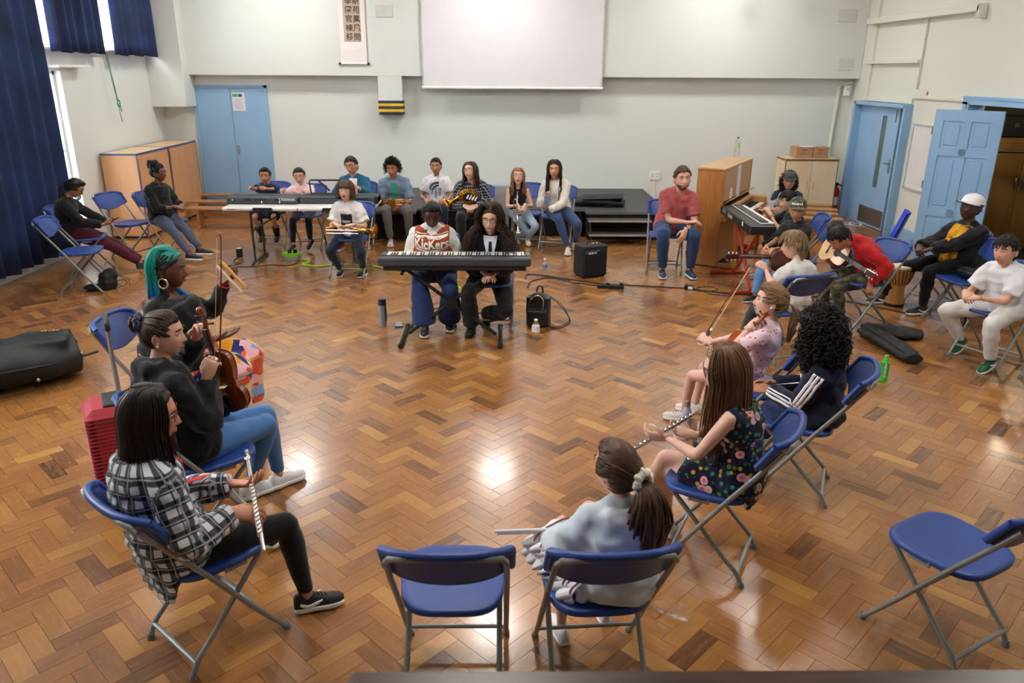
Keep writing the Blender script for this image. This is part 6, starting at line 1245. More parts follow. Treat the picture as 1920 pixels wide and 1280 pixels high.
def vest(p):
    """sleeveless knit over the shirt: the torso part of the top, pushed outwards"""
    src = p['top'].data; at = src.attributes['puv'].data; kp = []
    co_ = [v.co.copy() for v in src.vertices]; nr = [v.normal.copy() for v in src.vertices]; Rt, uT, NB = p['Rt'], p['uT'], p['NB']; s = p['s']
    ok = []
    for i, c in enumerate(co_):
        x_ = abs((c-NB).dot(Rt)); dp = -(c-NB).dot(uT); fw = (c-NB).dot(p['Ft']); neck_ = .058*s*max(0, 1-dp/.03) if fw > 0 else .062*s
        ok.append(x_ < .165*s+.035*min(1, max(0, (dp-.12)/.1)) and dp > -.01 and (dp > .03 if fw > 0 else dp > .02 or x_ > .06) or (fw > 0 and dp > -.01 and neck_ < x_ < .165*s))
    fs = [tuple(q.vertices) for q in src.polygons if all(ok[i] for i in q.vertices)]; us = sorted({i for f in fs for i in f}); mp = {u: k for k, u in enumerate(us)}
    me = bpy.data.meshes.new('knit_vest'); me.from_pydata([co_[u]+nr[u]*.007 for u in us], [], [tuple(mp[i] for i in f) for f in fs]); a = me.attributes.new('puv', 'FLOAT_VECTOR', 'POINT'); a.data.foreach_set('vector', np.array([at[u].vector for u in us], dtype=np.float32).ravel())
    me.polygons.foreach_set('use_smooth', [True]*len(fs)); me.materials.append(cloth('rust_rib', 'A04A26', 'rib')); o = obj('knit_vest', me, p['root']); sm = o.modifiers.new('t', 'SOLIDIFY'); sm.thickness = .006; return o
vs_ = vest(p); p['vest'] = vs_
chest_text(p, 'KicKers', .115, mat('knit_cream', 'EBE2D6', .9, var=0), up=.405, part='vest', bold=.0035, sx=.86)
for up_ in (.46, .342): chest_plate(p, .30, .010, mat('knit_cream', 'EBE2D6'), up=up_, part='vest', name='knit_stripe', n=14); chest_plate(p, .30, .005, mat('knit_cream', 'EBE2D6'), up=up_+.018, part='vest', name='knit_stripe', n=14)
p = person('suit', 'keyboard player in black blazer and tie with long curly brown hair and glasses', (-.11, 7.02), 178, s=.93, torso_len=0.92, lean=(6, 0), slouch=8, head=(-4, -4, 0), skin='E0B49C', hs=1.02,
    top=dict(kind='long', mat=cloth('black_blazer', '131316'), e=.024, hem=-.06, eh=.02, name='blazer', noise=.008), bottom=dict(mat=cloth('black_suiting', '111114'), e=.018, flare=.04), shoes=('141416', '101012', None, '141416'), hairc='38261B', glasses='3A3030',
    hr=hairp('long', L=.30, r=.0034, n=560, vol=.06, body=6.5, kink=.016), hands={1: dict(p=(.05, .30, .60), d=(-.6, .5, -.2), n=(0, -.3, -.9)), -1: dict(p=(-.05, .32, .60), d=(.6, .5, -.2), n=(0, -.3, -.9))}, feet={1: ('w', -.30, 6.72, 0), -1: ('w', -.17, 6.98, .03, 0, -40, -.5)})
t = bvh(p['top'].data); b = B(); b.add([(-.055, .13, 0), (.055, .13, 0), (.0, -.15, 0)], [(0, 2, 1)]); me = bpy.data.meshes.new('shirt_front'); N_ = 10; vv = []; ff = []
for j in range(N_+1):
    wv = .062*(1-j/N_)+.004
    for i in range(7): vv.append((-wv+2*wv*i/6, .13-.28*j/N_, 0))
for j in range(N_):
    for i in range(6): ff.append((j*7+i, j*7+i+1, (j+1)*7+i+1, (j+1)*7+i))
me.from_pydata(vv, [], ff); decal('shirt_front', me, t, p['sp'][3].lerp(p['sp'][4], .45), p['Ft'], p['uT'], cloth('white_shirt', 'DADCE4'), p['top'], .009)
pts = []; O_ = p['sp'][3].lerp(p['sp'][4], .55)
for j in range(12):
    q = O_+p['uT']*(.085-.024*j); h, n_, _, _ = t.ray_cast(q+p['Ft']*.35, -p['Ft'])
    if h is not None: pts.append(h+p['Ft']*.014)
B().tube(pts, [(.012+.020*i/len(pts), .005) for i in range(len(pts))], 8, ref=tuple(p['Ft'])).build('tie', cloth('dark_tie', '20222A'), p['root'], 180)
for k in (-1, 1): B().add([p['NB']+p['Rt']*k*q[0]+p['uT']*q[1]+p['Ft']*q[2] for q in ((.012, -.035, .10), (.055, .01, .055), (.06, -.03, .075), (.03, -.075, .115))], [(0, 1, 2, 3)]).build('collar_point', cloth('white_shirt', 'DADCE4'), p['root'])
p = person('man', 'bearded man in salmon-red T-shirt and jeans leaning on his knees', (2.05, 9.25), 174, s=1.08, g=1.12, lean=(20, -7), slouch=14, head=(10, 2, 4), hs=1.08, skin='DDAE96', brow='4A3224',
    top=dict(kind='tee', mat=cloth('salmon_tee', 'B2595A'), e=.024, hem=-.08, sleeve=.72, cuff=.012, belly=.03), bottom=dict(mat=cloth('jeans_indigo', '22385E', 'denim'), e=.020), shoes=('2A3A52', 'D8D8D8', None, '2A3A52'), hairc='4A3426', hr=hairp('short', L=.035, r=.006, n=320),
    hands={1: dict(w=(2.16, 8.86, .66), dw=(.7, -.2, .1), nw=(0, 0, -1), curl=.4), -1: dict(w=(2.12, 8.78, .58), dw=(-.35, -.3, -.75), nw=(-.2, .8, 0), curl=.3)}, feet={1: ('w', 1.90, 8.84, 0), -1: ('w', 2.24, 8.82, 0)})
b = B(); Hs = p['Hs']; P, D = head_pts(52, 44, Hs, 1., 1., .9); msk = (D[..., 2] < -.35) & (D[..., 1] > .02) & (D[..., 2] > -.97); n_ = D/np.array([.0745, .095, .112]); n_ /= np.linalg.norm(n_, axis=-1, keepdims=True); zz = P[..., 2]/Hs; xx = P[..., 0]/Hs
msk &= ~((np.abs(xx) < .024) & (zz > -.069) & (zz < -.050)) & ((zz < -.046) | (np.abs(xx) > .045)); b.T = p['TH']; add_grid(b, P+n_*.003, 0, msk); b.build('beard', mat('beard_stubble', '6A4A38', .9, var=.3, vs=120), p['root'], 180)
def watch(p, k, c='15161A'):
    b = B(); W_ = p['WR'][k]; D_ = (p['WR'][k]-p['EL'][k]).normalized(); x_, y_, _ = frame(D_); r = .029*p['s']
    b.tube([W_-D_*.02+(x_*math.cos(t)+y_*math.sin(t)*.85)*r for t in np.linspace(0, 6.28, 14, endpoint=False)], [(.004, .010)]*14, 6, closed=True, ref=tuple(D_)); b.sph(W_-D_*.02+V((0, 0, 1))*r*.95, (.016, .016, .006), 0, 10, 6); b.build('wristwatch', mat('watch_'+c, c, .4, var=0), p['root'], 180)
watch(p, -1)
p = person('trk', 'child with brown bob and glasses in white T-shirt with dark print, trombone on lap', (-1.80, 9.00), 172, s=0.83, torso_len=0.95, lean=(8, 0), slouch=8, head=(4, 8, 0), hs=1.06, skin='E0B8A4', open_=.8,
    top=dict(kind='tee', mat=cloth('white_print_tee', 'E6E2E0'), e=.022, hem=-.06, sleeve=.75, cuff=.02), bottom=dict(kind='trouser', mat=DJEAN, e=.010), shoes=('17181A', 'D8D4D0', None, 'B8C840'), hairc='4E3422', glasses='2A2422', hr=hairp('long', L=.06, r=.010, n=200, vol=.02, fringe=.2, front=True, body=.3),
    hands={1: dict(w=(-1.92, 8.74, .655), dw=(.55, -.45, -.2), nw=(0, 0, -1), curl=.45), -1: dict(w=(-1.72, 8.74, .64), dw=(-.8, -.2, -.1), nw=(0, 0, -1), curl=.4)}, feet={1: ('w', -1.93, 8.86, 0, 8), -1: ('w', -1.67, 8.84, 0, -8)})
b = B(); H_ = p['Hs']
for i in range(34):
    a = (i/33-.5)*1.9; lock(b, [p['TH'] @ scalp(a*.7, 1.25, H_, .016*H_), p['TH'] @ scalp(a*.85, .85, H_, .02*H_), p['TH'] @ scalp(a, .45, H_, .015*H_), p['TH'] @ scalp(a, .26, H_, .010*H_)], .010*H_, 5)
b.build('fringe', hair_mat('4E3422'), p['root'], 180)
chest_plate(p, .135, .14, mat('tee_print', '26262A', .8, var=.5, vs=60), up=.27); chest_mark(p, strokes(.10, .024, 7, 2, 0), mat('print_light', 'C8C8CC', .7, var=0), up=.245, off=.006); chest_mark(p, strokes(.07, .008, 9, 4, 0), mat('print_light', 'C8C8CC'), up=.222, off=.006); watch(p, -1)
p = person('denim', 'curly-haired boy in open denim shirt over green T-shirt, trumpet across his knees', (-1.52, 11.0), 180, s=1.0, seat=.40, lean=(18, 0), slouch=14, head=(-10, -6, 0), skin='B98262', hs=1.0,
    top=dict(kind='tee', mat=cloth('denim_shirt', '6B7F96', 'denim'), e=.020, hem=-.05, sleeve=.85, cuff=.015, collar=True), bottom=dict(mat=cloth('grey_jeans', '5C5A58', 'denim'), e=.014), shoes=('D0CCD0', 'EEEEEE', '4A3A6A', 'C02838'), hairc='0F0D0C', hr=hairp('curly', L=.06, r=.0045, n=600, vol=.1, curl=.008),
    hands={1: dict(w=(-1.56, 10.66, .60), dw=(.3, -.35, -.8), nw=(.2, .8, 0), curl=.4), -1: dict(w=(-1.44, 10.65, .60), dw=(-.35, -.3, -.8), nw=(-.2, .8, 0), curl=.4)}, feet={1: ('w', -1.56, 10.52, 0), -1: ('w', -1.30, 10.62, 0)})
t = bvh(p['top'].data); decal('green_undershirt', plate(.085, .36, 14, 44), t, p['sp'][2].lerp(p['sp'][3], .8), p['Ft'], p['uT'], cloth('green_tee', '3FA088'), p['top'], .003)
p = person('white', 'short-haired boy in white T-shirt with big grey logo, sitting on the stage edge', (-0.96, 11.3), 180, s=.90, seat=.40, lean=(4, 0), slouch=8, head=(-4, 0, 0), skin='BE8A6C', hs=1.02,
    top=dict(kind='tee', mat=cloth('white_logo_tee', 'E4E2E4'), e=.022, hem=-.05, sleeve=.7, cuff=.015), bottom=dict(mat=DJEAN, e=.012), shoes=('202024', 'D8D8D8'), hairc='1E1511', hr=hairp('crop', L=.03, r=.006, n=160),
    hands={1: dict(p=(.14, .28, .56)), -1: dict(p=(-.14, .28, .56))}, feet={1: (.12, .40), -1: (-.12, .40)})
t = bvh(p['top'].data); Ml = mat('logo_slate', '3A4056', .7, var=0)
for r0, r1 in ((.085, .115), (.05, .072)):
    me = bpy.data.meshes.new('logo_arc'); vv = []; ff = []
    for i in range(15):
        a = PI/2+PI/2*i/14; vv += [(math.cos(a)*r0, math.sin(a)*r0, 0), (math.cos(a)*r1, math.sin(a)*r1, 0)]
    vv += [(.03, r0, 0), (.03, r1, 0)]; 
    for i in range(14): ff.append((2*i, 2*i+1, 2*i+3, 2*i+2))
    ff.append((30, 31, 1, 0)); me.from_pydata(vv, [], ff); decal('logo_arc', me, t, p['sp'][3]-p['Rt']*.01+p['uT']*.0, p['Ft'], p['uT'], Ml, p['top'], .003)
def sidetext(txt, dx):
    me = text_mesh(txt, .05, bold=.0015)
    for v in me.vertices: v.co.x, v.co.y = -v.co.y, v.co.x
    decal('lettering', me, t, p['sp'][2]+p['Rt']*dx+p['uT']*.05, p['Ft'], p['uT'], mat('logo_blue', '3A4C9A', .7, var=0), p['top'], .003)
sidetext('THE', .06); sidetext('NORTH', .005); sidetext('FACE', -.05)
p = person('plaid2', 'long-haired person with glasses in dark check shirt, brass horn on lap', (-0.42, 10.45), 182, s=1.0, torso_len=0.92, g=1.12, lean=(18, 0), slouch=12, head=(-28, 10, 8), skin='DFB6A2', hs=1.0,
    top=dict(kind='long', mat=cloth('dark_check', '14161E', 'check', 'A8ACB4', .035), e=.026, hem=-.06, eh=.01, collar=True), bottom=dict(mat=BLK, e=.014), shoes=('17171A', '303030'), hairc='33221A', glasses='4A3A34', hr=hairp('long', L=.20, r=.009, n=190, vol=.016, body=.4),
    hands={1: dict(w=(-.50, 10.16, .62), dw=(.6, -.3, -.2), nw=(0, .5, -.7), curl=.6), -1: dict(w=(-.36, 10.15, .62), dw=(-.6, -.3, -.2), nw=(0, .5, -.7), curl=.6)}, feet={1: (.13, .36), -1: (-.12, .34)})
p = person('blonde', 'girl with long fair hair, glasses and black vest top holding a silver trumpet', (0.2, 10.6), 184, s=0.8, torso_len=0.92, lean=(12, 0), slouch=8, head=(-6, 14, 0), skin='E4BCA8', hs=1.06, open_=.5,
    top=dict(kind='none', mat=cloth('black_vest', '15161A'), e=.008, hem=.02, neck=.47), bottom=dict(kind='legging', mat=cloth('pale_jeans', '8EA6BC', 'denim'), e=.010), shoes=('D8D6D2', 'EEEEEC', None, 'E0E0E0'), hairc='8A5E3C', glasses='8A6A5A', hr=hairp('long', L=.22, r=.008, n=190, vol=.014, body=.4, fringe=.1),
    hands={1: dict(w=(.20, 10.36, .60), dw=(.3, -.3, -.75), nw=(-.3, .8, 0), curl=.7), -1: dict(w=(.30, 10.36, .60), dw=(-.3, -.3, -.75), nw=(-.2, .8, 0), curl=.6)}, feet={1: ('w', .20, 10.75, 0), -1: ('w', .36, 10.55, .04, 0, -14)})
p = person('wsw', 'girl in cream cardigan and jeans with long dark hair holding a water bottle', (.76, 10.48), 160, s=.99, torso_len=0.95, lean=(10, 4), slouch=6, head=(12, -4, 0), skin='D2A084', hs=1.0,
    top=dict(kind='long', mat=cloth('cream_knit', 'E2DCD4', rough=.95), e=.020, hem=.0), bottom=dict(kind='legging', mat=JEAN, e=.010), shoes=('E0DCD4', 'EEECE6', None, 'E8E4DC'), hairc='2A1B15', hr=hairp('long', L=.36, r=.0085, n=200, vol=.016, body=.5),
    hands={1: dict(w=(.59, 10.24, .72), dw=(-.2, -.5, .5), nw=(.6, -.4, 0), curl=.8), -1: dict(w=(.62, 10.10, .58), dw=(-.7, -.4, .1), nw=(0, 0, -1), hide=True)}, feet={1: ('w', .87, 10.04, 0, 15), -1: ('w', 1.0, 10.28, .02, 25)})
p = person('navy', 'girl in navy school top with red collar behind the left keyboard', (-3.24, 10.72), 178, s=0.72, lean=(6, 0), slouch=8, head=(4, -6, 0), skin='B98666', hs=1.08,
    top=dict(kind='tee', mat=cloth('navy_school', '1E2A4A'), e=.016, hem=-.05), bottom=dict(kind='skirt', len=.8, mat=cloth('navy_skirt', '182240'), e=.015, name='skirt'), shoes=('0D0D0F', '141416', None, None, True), hairc='17110F', hr=hairp('pony', L=.12, r=.006, n=120, vol=.02, tail=(.02, -.10, .0)),
    hands={1: dict(p=(.10, .40, .82), curl=.3), -1: dict(p=(-.10, .40, .82), curl=.3)}, feet={1: ('w', -3.36, 10.52, .10, 0, -30), -1: ('w', -3.14, 10.52, .10, 0, -30)})
b = B(); q = [p['NB']+p['uT']*.0+p['Rt']*math.sin(t_)*.055-p['Ft']*math.cos(t_)*.055-p['uT']*(.02-.02*math.cos(t_)) for t_ in np.linspace(-2.7, 2.7, 13)]; b.tube(q, [(.006, .014)]*13, 6, ref=tuple(p['uT'])); b.build('red_collar', mat('collar_red', 'A82430', .8), p['top'], 180)
for k in (1, -1): A_, K_ = p['ANK'][k], p['KN'][k]; B().tube([A_.lerp(K_, -.1), A_.lerp(K_, .15), A_.lerp(K_, .42)], [.042, .046, .05], 12).build('boot_shaft', mat('patent_black', '0C0C0E', .15, var=0), p['root'], 180)
p = person('pinkg', 'girl in pink checked shirt with glasses between the two table keyboards', (-2.7, 10.5), 180, s=0.76, lean=(6, 2), slouch=8, head=(6, -8, 4), skin='D8A98C', hs=1.08,
    top=dict(kind='long', mat=cloth('pink_check', 'E6BFC4', 'check', 'F2E2E2', .028), e=.022, hem=-.06, collar=True), bottom=dict(kind='legging', mat=DJEAN, e=.010), shoes=('2A1E2C', 'E8E8EA', None, 'C83860'), hairc='17110F', glasses='A07060', hr=hairp('pony', L=.1, r=.006, n=120, vol=.02),
    hands={1: dict(p=(.16, .40, .82), curl=.3), -1: dict(p=(-.10, .40, .82), curl=.3)}, feet={1: ('w', -2.79, 10.02, .05, 0), -1: ('w', -2.62, 10.22, .06, -15, -30)})
p = person('blueb', 'boy with glasses in open teal shirt over white T-shirt behind the music rest', (-2.05, 10.76), 180, s=.99, torso_len=0.93, lean=(4, 0), slouch=8, head=(-14, -6, 6), skin='D4A082', hs=1.0, smile=1.,
    top=dict(kind='long', mat=cloth('teal_shirt', '1C5A7A'), e=.022, hem=-.05), bottom=dict(mat=DJEAN, e=.012), shoes=('B02848', 'E8E8EA', None, 'E0E0E0'), hairc='2E2019', glasses='1C1C20', hr=hairp('short', L=.04, r=.0075, n=220),
    hands={1: dict(p=(.14, .44, .82), curl=.3), -1: dict(p=(-.14, .44, .82), curl=.3)}, feet={1: (.15, .45), -1: ('w', -1.86, 10.36, 0)})
t = bvh(p['top'].data); decal('white_undershirt', plate(.11, .32, 16, 40), t, p['sp'][3], p['Ft'], p['uT'], WHT, p['top'], .003)
# piano corner
p = person('hat', 'child in grey flat-brimmed cap with dark curls, seated by the upright piano', (3.72, 10.0), 150, s=0.83, torso_len=0.95, lean=(8, 0), slouch=6, head=(14, -4, 0), skin='C99A80', hs=1.06, seat=.45,
    top=dict(kind='long', sleeve=1.3, mat=cloth('raglan_grey', 'B8B4B4'), e=.02, hem=-.04), bottom=dict(mat=DJEAN, e=.012), shoes=('222226', 'D0D0D0'), hairc='241812', hr=hairp('afro', L=.125, r=.004, n=900, curl=.010))
capobj(p, '4A4C50', logo='2A2B2E', flat=True); b = B()
for k in (1, -1): S, E = p['SJ'][k], p['EL'][k]; b.tube([S-p['Rt']*k*.045, S+p['uT']*.006, S.lerp(E, .5), S.lerp(E, .95)], [.055, .062, .058, .052], 12, sm=3)
b.build('navy_sleeve', cloth('raglan_navy', '2A3454'), p['top'], 180)
p = person('blk', 'dark-haired boy in black T-shirt with white graphic, hands on the angled keyboard', (3.30, 8.60), 84, s=0.76, torso_len=0.95, lean=(6, 0), slouch=10, head=(10, -10, 0), skin='DAAE92', hs=1.08,
    top=dict(kind='tee', mat=cloth('black_tee', '131416'), e=.022, hem=-.05, sleeve=.8, cuff=.02), bottom=dict(kind='trouser', len=.9, mat=cloth('black_shorts', '121214'), e=.02, name='shorts'), shoes=('8A8C90', 'E0E0E0', None, 'D0D0D0'), hairc='120E0D', hr=hairp('short', L=.05, r=.006, n=320, fringe=.1),
    hands={1: dict(w=(3.02, 8.84, .80), curl=.35, n=(0, 0, -1)), -1: dict(w=(3.02, 8.58, .80), curl=.35, n=(0, 0, -1))}, feet={1: ('w', 2.98, 8.80, 0), -1: ('w', 2.98, 8.52, 0)})
chest_mark(p, strokes(.15, .07, 5, 6, .6), mat('tee_white', 'E0E0E0', .7, var=0), up=.27, side=-.02); chest_mark(p, strokes(.09, .02, 4, 7), mat('tee_ochre', 'B88A30', .7, var=0), up=.225, side=.0)
p = person('cap', 'boy in dark patterned cap and black T-shirt with a teal band, hands on knees', (3.10, 7.93), 118, s=.80, torso_len=0.93, lean=(4, 0), slouch=6, head=(36, -6, 0), skin='B98668', hs=1.08,
    top=dict(kind='tee', mat=cloth('charcoal_tee', '1C1D22'), e=.022, hem=-.05, sleeve=.8, cuff=.02), bottom=dict(mat=LJEAN, e=.014), shoes=('303034', 'D8D8D8'), hairc='17110E', hr=hairp('crop', L=.03, r=.006, n=100),
    hands={1: dict(p=(.08, .36, .60), d=(-.3, .8, -.4), curl=.4), -1: dict(p=(-.07, .36, .60), d=(.3, .8, -.4), curl=.4)}, feet={1: (.12, .40), -1: (-.12, .42)})
chest_plate(p, .21, .05, mat('tee_teal', '1E7E96', .7, var=.05), up=.27); chest_mark(p, strokes(.14, .04, 6, 9, .1), mat('tee_white', 'E0E0E0'), up=.225); chest_plate(p, .16, .03, mat('tee_orange', 'C8502C', .7, var=.1), up=.185)
cp = capobj(p, cloth('camo_cap', '3A3A3E', 'camo'), bw=.06); t = bvh(cp.data); me = strokes(.11, .026, 8, 11, .2); Hq = p['hq']; decal('lettering', me, t, p['TH'] @ V((0, 0, .075*p['Hs'])), Hq @ V((0, 1, .1)), Hq @ V((0, 0, 1)), mat('tee_white', 'E0E0E0'), cp, .002)
# ---------------------------------------------------------------- instruments
def orient(o, p, yd, zd):
    y = V(yd).normalized(); z = V(zd); z = (z-y*z.dot(y)).normalized(); x = y.cross(z); M_ = Matrix((x, y, z)).transposed().to_4x4(); M_.translation = V(p); o.matrix_world = M_; o.location = M_.to_translation(); o.rotation_euler = M_.to_euler(); return o
M_vio = wood('violin_varnish', '5A240C', '8A4218', (6, 1, 6), .22, .6); M_vior = wood('violin_red', '9A3E14', 'B85A24', (6, 1, 6), .22, .6); M_ebony = mat('ebony', '141210', .35, var=.1); M_spruce = wood('spruce_top', 'D6AC74', 'E2BE8A', (14, 1, 4), .35, .3); M_rose = wood('rosewood', '3A160E', '5E2618', (6, 1, 6), .2, .6)
def outline(L, wu, ww, wl, n=40):
    """half widths: upper bout, waist, lower bout, body from -L/2 (tail) to L/2"""
    ys = np.linspace(-1, 1, n//2); r = []
    for y in ys:
        if y < -.05: w_ = ww+(wl-ww)*math.sin(min(1, (-.05-y)/.45)*PI/2)
        else: w_ = ww+(wu-ww)*math.sin(min(1, (y+.05)/.55)*PI/2)
        e = 1.-max(0, (abs(y)-.55)/.45)**2.6; r.append((w_*math.sqrt(max(.0, e)), y*L/2))
    return r+[(-x, y) for x, y in reversed(r)]
def violin(label, p, yd, zd, m, s=1., chin=True):
    t = thing('violin', label, 'violin'); S = s; o = outline(.355*S, .083*S, .057*S, .103*S)
    rb = B().prism([(x*.955, y*.97) for x, y in o], -.016*S, .016*S).build('ribs', m, t, 40)
    for z0, z1 in ((.016, .022), (-.022, -.016)): B().prism(o, z0*S, z1*S, bev=.0025*S).build('plate', m, t, 40)
    B().sph((0, 0, .018*S), (.075*S, .15*S, .010*S), 0, 16, 10).build('arched_top', m, t, 180)
    B().box((0, .235*S, .014*S), (.026*S, .14*S, .022*S), bev=.007*S).build('neck', m, t); B().box((0, .165*S, .030*S), (.032*S, .27*S, .008*S), bev=.003*S).build('fingerboard', M_ebony, t)
    b = B(); b.tube([(0, .30*S, .012*S), (0, .36*S, .004*S), (0, .395*S, .006*S), (0, .41*S, .022*S), (0, .395*S, .034*S), (0, .382*S, .024*S)], [.013*S, .012*S, .011*S, .010*S, .009*S, .006*S], 10, sm=3); b.build('scroll', m, t, 180)
    for i, (y, sd) in enumerate(((.32, 1), (.335, -1), (.35, 1), (.365, -1))): B().tube([(sd*-.012*S, y*S, .01*S), (sd*.034*S, y*S, .01*S), (sd*.046*S, y*S, .01*S)], [.004*S, .004*S, .008*S], 7).build('peg', M_ebony, t)
    B().box((0, -.02*S, .040*S), (.042*S, .004*S, .034*S), bev=.001).build('bridge', mat('bridge_maple', 'E2C496', .5, var=.05), t); B().prism([(-.012*S, -.06*S), (.012*S, -.06*S), (.022*S, -.165*S), (-.022*S, -.165*S)], .034*S, .042*S, bev=.002).build('tailpiece', M_ebony, t)
    for sd in (-1, 1): B().tube([(sd*.036*S, .03*S, .026*S), (sd*.030*S, .01*S, .027*S), (sd*.044*S, -.03*S, .026*S), (sd*.040*S, -.05*S, .025*S)], .0022*S, 5, sm=3).build('f_hole', M_ebony, t)
    for x in (-.012, -.004, .004, .012): B().tube([(x*.6*S, .30*S, .034*S), (x*S, -.02*S, .058*S), (x*S, -.07*S, .043*S)], .0007*S, 4).build('string', M_chrome, t)
    if chin: B().sph((-.045*S, -.15*S, .045*S), (.05*S, .04*S, .010*S), 0, 14, 8).build('chin_rest', M_ebony, t)
    orient(t, p, yd, zd); return t
def bow(label, a, b_, ref=(0, -1, 0)):
    a, b_ = V(a), V(b_); L = (b_-a).length; t = thing('bow', label, 'bow')
    B().tube([(0, 0, 0), (0, L*.5, -.004), (0, L, .004)], [.0045, .004, .003], 6, sm=4).build('stick', mat('bow_stick', '6A2A16', .35), t); B().box((0, .05, .014), (.010, .045, .020), bev=.003).build('frog', M_ebony, t); B().box((0, .08, .016), (.012, .02, .012)).build('winding', mat('pearl', 'EDE6DA'), t); B().tube([(0, L-.01, .003), (0, L+.006, .012), (0, L-.004, .020)], [.004, .005, .003], 6).build('tip', mat('bow_stick', '6A2A16'), t)
    B().box((0, L*.5+.02, .021), (.010, L-.07, .0015)).build('hair', mat('bow_hair', 'E2D2AE', .5, var=.05), t); orient(t, a, b_-a, ref)
def guitar(label, p, yd, zd, s, mtop):
    t = thing('guitar', label, 'guitar'); S = s; o = outline(.46*S, .135*S, .11*S, .178*S); B().prism([(x*.985, y*.985) for x, y in o], -.048*S, .046*S).build('sides', M_rose, t, 40); B().prism(o, .046*S, .051*S, bev=.001).build('soundboard', mtop, t, 40); B().prism(o, -.053*S, -.048*S, bev=.001).build('back', M_rose, t, 40)
    B().lathe([(0, 0), (.046*S, 0), (.046*S, .0012), (0, .0012)], 22, T=Matrix.Translation((0, .055*S, .0512*S))).build('sound_hole', mat('hole_dark', '0E0907', .9, var=0), t)
    b = B(); b.tube([(math.cos(a)*.053*S, .055*S+math.sin(a)*.053*S, .0515*S) for a in np.linspace(0, 6.28, 24, endpoint=False)], .004*S, 5, closed=True); b.build('rosette', M_rose, t)
    B().box((0, -.10*S, .056*S), (.17*S, .026*S, .010*S), bev=.003).build('bridge', M_rose, t); B().box((0, .40*S, .040*S), (.052*S, .36*S, .024*S), bev=.008).build('neck', M_rose, t); B().box((0, .33*S, .056*S), (.054*S, .50*S, .006*S)).build('fingerboard', M_ebony, t); B().box((0, .582*S, .060*S), (.056*S, .006*S, .010*S)).build('nut', mat('bone', 'E8E2D2', .4, var=0), t)
    B().box((0, .665*S, .042*S), (.068*S, .17*S, .018*S), bev=.004, rot=(R(-8), 0, 0)).build('headstock', M_rose, t)
    for sd in (-1, 1):
        for i in range(3): B().tube([(sd*.03*S, (.62+i*.045)*S, .042*S), (sd*.055*S, (.62+i*.045)*S, .042*S)], [.004*S, .009*S], 8).build('tuner', mat('tuner_pearl', 'E6E4DE', .25, var=0), t)
    for x in np.linspace(-.02, .02, 6): B().tube([(x*S, -.10*S, .064*S), (x*S, .58*S, .064*S)], .0008*S, 4).build('string', M_chrome, t)
    for i in range(9): B().box((0, (.555-.042*i)*S, .0595*S), (.053*S, .0015*S, .001)).build('fret', M_chrome, t)
    orient(t, p, yd, zd); return t
M_silver = mat('silver_plate', 'D2CEC8', .18, 1, var=.03); M_brass = mat('brass_lacquer', 'C8943C', .2, 1, var=.06, vs=20)
def flute(label, a, d, L=.67):
    t = thing('flute', label, 'flute'); B().tube([(0, 0, 0), (0, L, 0)], .0095, 12).build('tube', M_silver, t); 
    for y in (.0, .22, .545, L): B().tube([(0, y-.012, 0), (0, y+.012, 0)], .0112, 12).build('ring', M_silver, t)
    B().sph((0, .05, .009), (.014, .017, .004), 0, 12, 6).build('lip_plate', M_silver, t)
    for i in range(13): B().lathe([(0, 0), (.0085, 0), (.0085, .003), (.004, .004), (0, .004)], 12, T=Matrix.Translation((0, .26+i*.026, .010))).build('key', M_silver, t)
    B().tube([(.009, .25, .008), (.009, .60, .008)], .002, 6).build('rod', M_silver, t); orient(t, a, d, (0, -.5, 1)); return t
violin('brown violin held upright by the violinist in the black hoodie', V((-1.455, 3.74, .775)), (-.19, .0, 1), (-.25, -.95, .12), M_vio)
bow('violin bow pointing straight up in front of the black-hooded violinist', (-1.425, 3.585, .865), (-1.330, 3.60, 1.575), (-.9, -.35, .1))
violin('red-brown violin tucked under the arm of the young violinist in pink', V((1.46, 4.56, .645)), (.38, -.42, .80), (-.80, -.42, .16), M_vior, .92)
bow('violin bow held upright on the knee by the young violinist in pink', (1.345, 4.83, .63), (1.655, 5.02, 1.09), (.6, -.7, 0))
guitar('dark acoustic guitar held by the blond child, its neck pointing left', V((2.50, 6.52, .775)), (-1, .0, .02), (-.35, .90, .28), .74, M_spruce)
guitar('pale-topped acoustic guitar under the child in the red jacket', V((3.20, 7.16, .70)), (.32, -.90, -.22), (-.86, -.30, .34), .74, M_spruce)
flute('silver flute held upright by the flautist in plaid', (-1.126, 3.029, .725), (.252, -.629, -.075)); flute('silver flute across the lap of the flautist in the floral dress', (1.17, 3.61, .765), (-.404, -.20, -.145))
for i, (dy, dz) in enumerate(((0, 0), (.02, -.022))): tag(B().tube([(-.03+i*.012, 2.735+dy, .515+dz), (.25, 2.66+dy, .575+dz)], [.007, .0085], 10).build('drumstick', mat('pale_stick', 'D8D2CA', .4, var=.05)), ('upper' if i == 0 else 'lower')+' of two pale sticks held by the child with the scrunchie', 'stick', 'pale sticks')
tw = V((-1.80, 4.965, 1.022))
for i, (c, off, lab) in enumerate((('C8902A', (0.012, -.02, .022), 'golden wooden clave in the outstretched hand'), ('DDB98C', (-.012, -.03, -.012), 'pale wooden clave in the outstretched hand'))):
    q = tw+V(off); tag(B().tube([q+V((-.075, .01, .085)), q+V((.085, -.03, -.085))], .011, 12).build('clave', mat('clave_'+c, c, .4, var=.08)), lab, 'clave')
